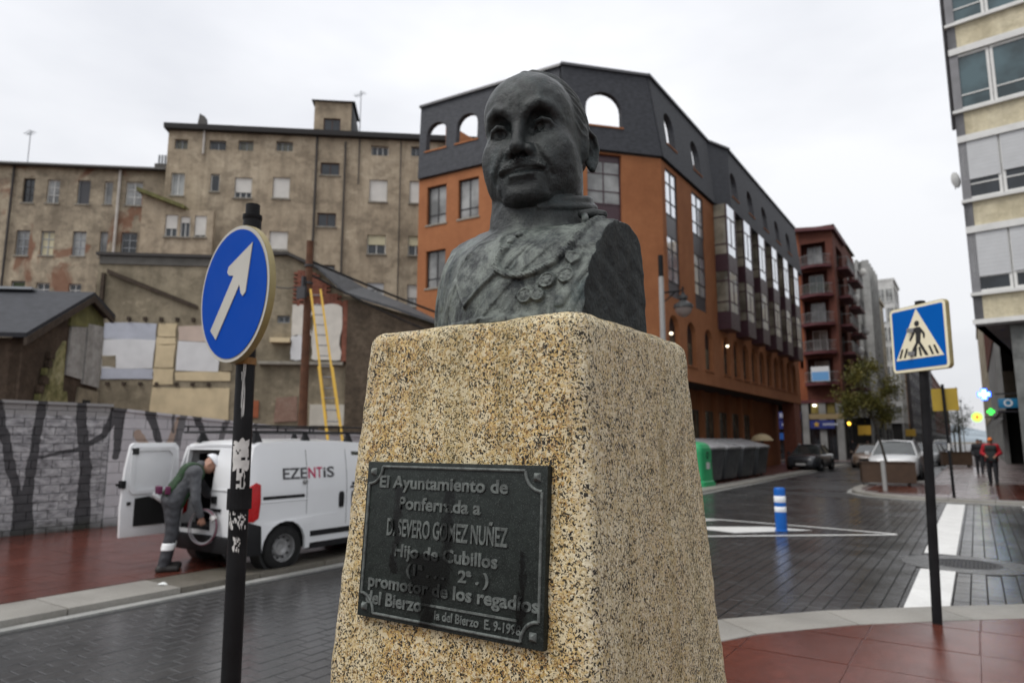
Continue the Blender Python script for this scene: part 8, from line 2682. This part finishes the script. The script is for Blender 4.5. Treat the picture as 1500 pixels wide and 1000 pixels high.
    def legsf(X, Y, Z):
        P = (X, Y, Z)
        d = smin(legf(P, 0.018), s_cap(P, V['pelvis'] - (V['hir'] - V['hil']) * .4, V['pelvis'] + (V['hir'] - V['hil']) * .4, 0.125 * slim), 0.05)
        d = smax(d, 0.055 - P[2], 0.01)
        d = smax(d, P[2] - V['pelvis'][2] - 0.16, 0.01)
        return d + 0.004 * np.sin(P[2] * 55 + 5 * np.sin(P[0] * 30))
    link('trousers', nets_mesh('trousers', legsf, lo, hi, res, legs), t)
    def shoef(X, Y, Z):
        P = (X, Y, Z)
        return smax(smax(feet(P, 0.012), P[2] - 0.11, 0.01), -P[2], 0.004)
    link('shoes', nets_mesh('shoes', shoef, lo, (hi[0], hi[1], 0.2), res * 0.8, shoe), t)
    def capf(X, Y, Z):
        q = loc_head((X, Y, Z))
        if cap == 'helmet':
            d = smax(s_ell(q, (0, -0.012, 0.045), (0.103, 0.128, 0.112)), 0.045 - q[2], 0.006)
            return smin(d, smax(s_ell(q, (0, 0.05, 0.050), (0.100, 0.135, 0.012)), -q[1] * 0.5 - 0.04, 0.01), 0.01)
        if cap == 'cap':
            d = smax(s_ell(q, (0, -0.012, 0.035), (0.086, 0.105, 0.100)), 0.04 - q[2], 0.006)
            return smin(d, s_ell(q, (0, 0.10, 0.045), (0.068, 0.070, 0.010)), 0.012)
        d = s_ell(q, (0, -0.020, 0.040), (0.081, 0.096, 0.092))
        return smax(d, q[1] * 0.8 - q[2] * 0.75 - 0.025, 0.01)
    lh_, hh_ = hd - 0.24, hd + 0.24
    link('helmet' if cap == 'helmet' else ('cap' if cap == 'cap' else 'hair'), nets_mesh('headwear', capf, lh_, hh_, 0.008, cap_mat or hair), t)
    t['_lo'] = 0
    del t['_lo']
    return t, V, (trunk, lo, hi)
M_GREYW = plain('grey_workwear', (0.065, 0.068, 0.075), 0.8, 0, 0.2, 14)
M_GREYD = plain('dark_grey_trousers', (0.042, 0.044, 0.050), 0.8, 0, 0.2, 14)
M_BOOT = plain('dark_boots', (0.018, 0.016, 0.014), 0.6)
M_HELM = plain('white_helmet', (0.72, 0.73, 0.76), 0.3)
# the worker leaning into the van: faces +y (into the hold)
JW = dict(pelvis=(0, 0.03, 0.89), chest=(0.0, 0.21, 1.19), neck=(0.0, 0.34, 1.31), head=(0.02, 0.46, 1.32), face=(0.30, 0.55, -0.75), up=(0.0, 0.80, 0.55),
          shl=(-0.19, 0.26, 1.24), shr=(0.19, 0.25, 1.24), ell=(-0.26, 0.50, 0.93), elr=(0.27, 0.26, 0.88), wrl=(-0.14, 0.70, 0.86), wrr=(0.25, 0.34, 0.66),
          hil=(-0.095, 0.03, 0.86), hir=(0.095, 0.03, 0.86), knl=(-0.11, 0.07, 0.46), knr=(0.10, 0.03, 0.47), anl=(-0.12, 0.02, 0.085), anr=(0.10, -0.05, 0.085), tol=(-0.15, 0.17, 0.035), tor=(0.13, 0.10, 0.035), palmr=(-1, 0, 0), grip=0.7)
wk_, WV, (wtrunk, wlo, whi) = person('worker in grey overalls, green vest and white helmet bending into the white van', (-8.77, 5.06, ZL), R(-22), JW, M_SKIN, M_GREYW, M_GREYD, M_BOOT, 0.014, True, 0.018, None, 'helmet', M_HELM)
def vestf(X, Y, Z):
    P = (X, Y, Z)
    d = wtrunk(P, 0.034)
    ax_ = np.array([0, 0.67, 0.74])
    s_ = P[1] * ax_[1] + P[2] * ax_[2]
    d = smax(d, -(s_ - (-0.05 * ax_[1] + 0.92 * ax_[2])), 0.01)
    d = smax(d, np.abs(P[0]) - 0.17, 0.015)
    return smax(d, -s_cap(P, (0, 0.34, 1.31), (0.02, 0.52, 1.34), 0.085), 0.01)
link('vest', nets_mesh('vest', vestf, wlo, whi, 0.014, plain('green_vest', (0.010, 0.036, 0.010), 0.8, 0, 0.6, 14)), wk_)
def bandf(X, Y, Z):
    P = (X, Y, Z)
    d = np.minimum(s_path(P, [WV['knl'], WV['anl']], [0.083, 0.066]), s_path(P, [WV['knr'], WV['anr']], [0.083, 0.066]))
    return smax(d, np.abs(P[2] - 0.31) - 0.045, 0.004)
link('reflective_band', nets_mesh('reflective_band', bandf, wlo, (whi[0], whi[1], 0.5), 0.010, plain('silver_reflective', (0.90, 0.92, 0.92), 0.4)), wk_)
for x, y, z in ((-0.02, -0.15, 1.02), (0.08, -0.14, 1.02), (0.17, -0.06, 1.02)):
    link('belt_pouch', MB().box(x - .035, x + .035, y - .03, y + .03, z - .05, z + .05).mesh('belt_pouch', plain('magenta_pouch', (0.10, 0.008, 0.05), 0.6), bevel=0.012), wk_)
# coil of cable hanging from his right hand
coil = thing('cable_coil', 'pinkish coil of cable hanging from the right hand of the bending worker', 'cable coil', (-8.43, 5.33, ZL - 0.06), R(25))
for k in range(5):
    rr = random.Random(k)
    r_ = 0.185 + 0.012 * math.sin(k * 2.1)
    pts = [(r_ * math.cos(a), 0.012 * k - 0.024 + 0.006 * math.sin(3 * a + k), 0.60 + (r_ + 0.03) * math.sin(a)) for a in [i * 2 * math.pi / 28 for i in range(28)]]
    link('cable_turn', MB().tube(pts, 0.008, 6, closed=True).mesh('cable_turn', plain('pink_cable', (0.20, 0.055, 0.085), 0.5) if k % 2 else plain('grey_cable', (0.25, 0.24, 0.25), 0.5), smooth=True), coil)
link('tape_wrap', MB().cyl((0.12, 0, 0.73), (0.16, 0, 0.69), 0.04, n=10).mesh('tape_wrap', M_STICK, smooth=True), coil)
def stand(h=1.75, step=0.12, arms=0.0, lean=0.0, grip=0.3, hands_front=False):
    k = h / 1.75
    J = dict(pelvis=(0, 0, .93), chest=(0, lean * .5, 1.28), neck=(0, lean, 1.46), head=(0, lean + .02, 1.60), shl=(-.19, lean * .8, 1.42), shr=(.19, lean * .8, 1.42),
             ell=(-.27, -.05, 1.14), elr=(.27, -.05, 1.14), wrl=(-.24, .10, .92), wrr=(.24, .10, .92), hil=(-.09, 0, .90), hir=(.09, 0, .90), knl=(-.10, step * .6, .49), knr=(.10, -step * .2, .49), anl=(-.10, step, .085), anr=(.10, -step, .085), tol=(-.12, step + .15, .035), tor=(.12, -step + .15, .035), grip=grip)
    if hands_front:
        J.update(ell=(-.29, -.02, 1.16), elr=(.29, -.02, 1.16), wrl=(-.14, .22, 1.06), wrr=(.16, .22, 1.08))
    return {a: (tuple(np.array(v) * k) if a != 'grip' else v) for a, v in J.items()}
M_NAVY = plain('dark_clothes', (0.014, 0.015, 0.019), 0.8, 0, 0.2, 8)
M_REDSL2 = plain('red_sleeves', (0.40, 0.012, 0.022), 0.7, 0, 0.15, 10)
M_ORCAP = plain('orange_cap', (0.85, 0.20, 0.015), 0.6)
pm_, PV, (ptr, plo, phi) = person('man in an orange cap, dark gilet and red sleeves walking on the right pavement', (0.42, 31.4, ZR), R(176), stand(1.76, 0.10, hands_front=True), M_SKIN, M_REDSL2, M_NAVY, M_BOOT, 0.018, True, 0.022, None, 'cap', M_ORCAP)
def giletf(X, Y, Z):
    P = (X, Y, Z)
    d = smax(ptr(P, 0.042), 0.86 - P[2], 0.01)
    return smax(smax(d, np.abs(P[0]) - 0.185, 0.015), P[2] - 1.47, 0.01)
link('gilet', nets_mesh('gilet', giletf, plo, phi, 0.018, plain('black_green_gilet', (0.018, 0.024, 0.024), 0.8)), pm_)
person('person in dark coat walking behind the man in the orange cap', (0.05, 41.0, ZR), R(178), stand(1.72, 0.14), M_SKIN, M_NAVY, M_NAVY, M_BOOT, 0.028, False, 0.03, M_NAVY)
person('person in navy jacket farthest along the right pavement', (0.25, 55.0, ZR), R(170), stand(1.70, 0.10), M_SKIN, plain('navy_jacket', (0.02, 0.026, 0.05), 0.8), M_NAVY, M_BOOT, 0.035, False, 0.03, M_NAVY)
person('dark dressed person standing left by the amber traffic light', (-8.9, 66.0, ZL), R(170), stand(1.74, 0.06), M_SKIN, M_NAVY, M_NAVY, M_BOOT, 0.035, False, 0.03, M_NAVY)
person('dark dressed person nearer the street tree, by the shop fronts', (-8.2, 70.0, ZL), R(190), stand(1.68, 0.08), M_SKIN, M_NAVY, M_NAVY, M_BOOT, 0.035, False, 0.03, M_NAVY)
JU = stand(1.68, 0.08, hands_front=True, grip=0.9)
person('person in black under a beige umbrella behind the grey containers', (-9.35, 37.4, ZL), R(150), JU, M_SKIN, M_BLACK, M_BLACK, M_BOOT, 0.028, True, 0.035, M_NAVY)
um = thing('umbrella', 'open beige umbrella held over the person in black', 'umbrella', (-9.30, 37.2, ZL + 0.99))
mb = MB()
n = 16
vs = [(0, 0, 1.02)]
for j, (r_, z) in enumerate(((0.2, 0.99), (0.38, 0.91), (0.52, 0.78), (0.60, 0.66))):
    for k in range(n):
        a = 2 * math.pi * k / n
        q = r_ * (1.0 if k % 2 == 0 else 0.94)
        vs.append((q * math.cos(a), q * math.sin(a), z))
fs = [(0, 1 + k, 1 + (k + 1) % n) for k in range(n)]
for j in range(3):
    fs += [(1 + j * n + k, 1 + j * n + (k + 1) % n, 1 + (j + 1) * n + (k + 1) % n, 1 + (j + 1) * n + k) for k in range(n)]
link('canopy', mb.add(vs, fs).mesh('canopy', plain('beige_umbrella', (0.42, 0.33, 0.19), 0.7), smooth=True), um)
link('shaft', MB().cyl((0, 0, -0.05), (0, 0, 1.08), 0.008, n=8).mesh('shaft', M_STEEL), um)
link('handle', MB().tube([(0, 0, 0.02), (0, 0, -0.08), (0.02, 0, -0.11), (0.05, 0, -0.10)], 0.012, 8).mesh('handle', M_BLACK, smooth=True), um)
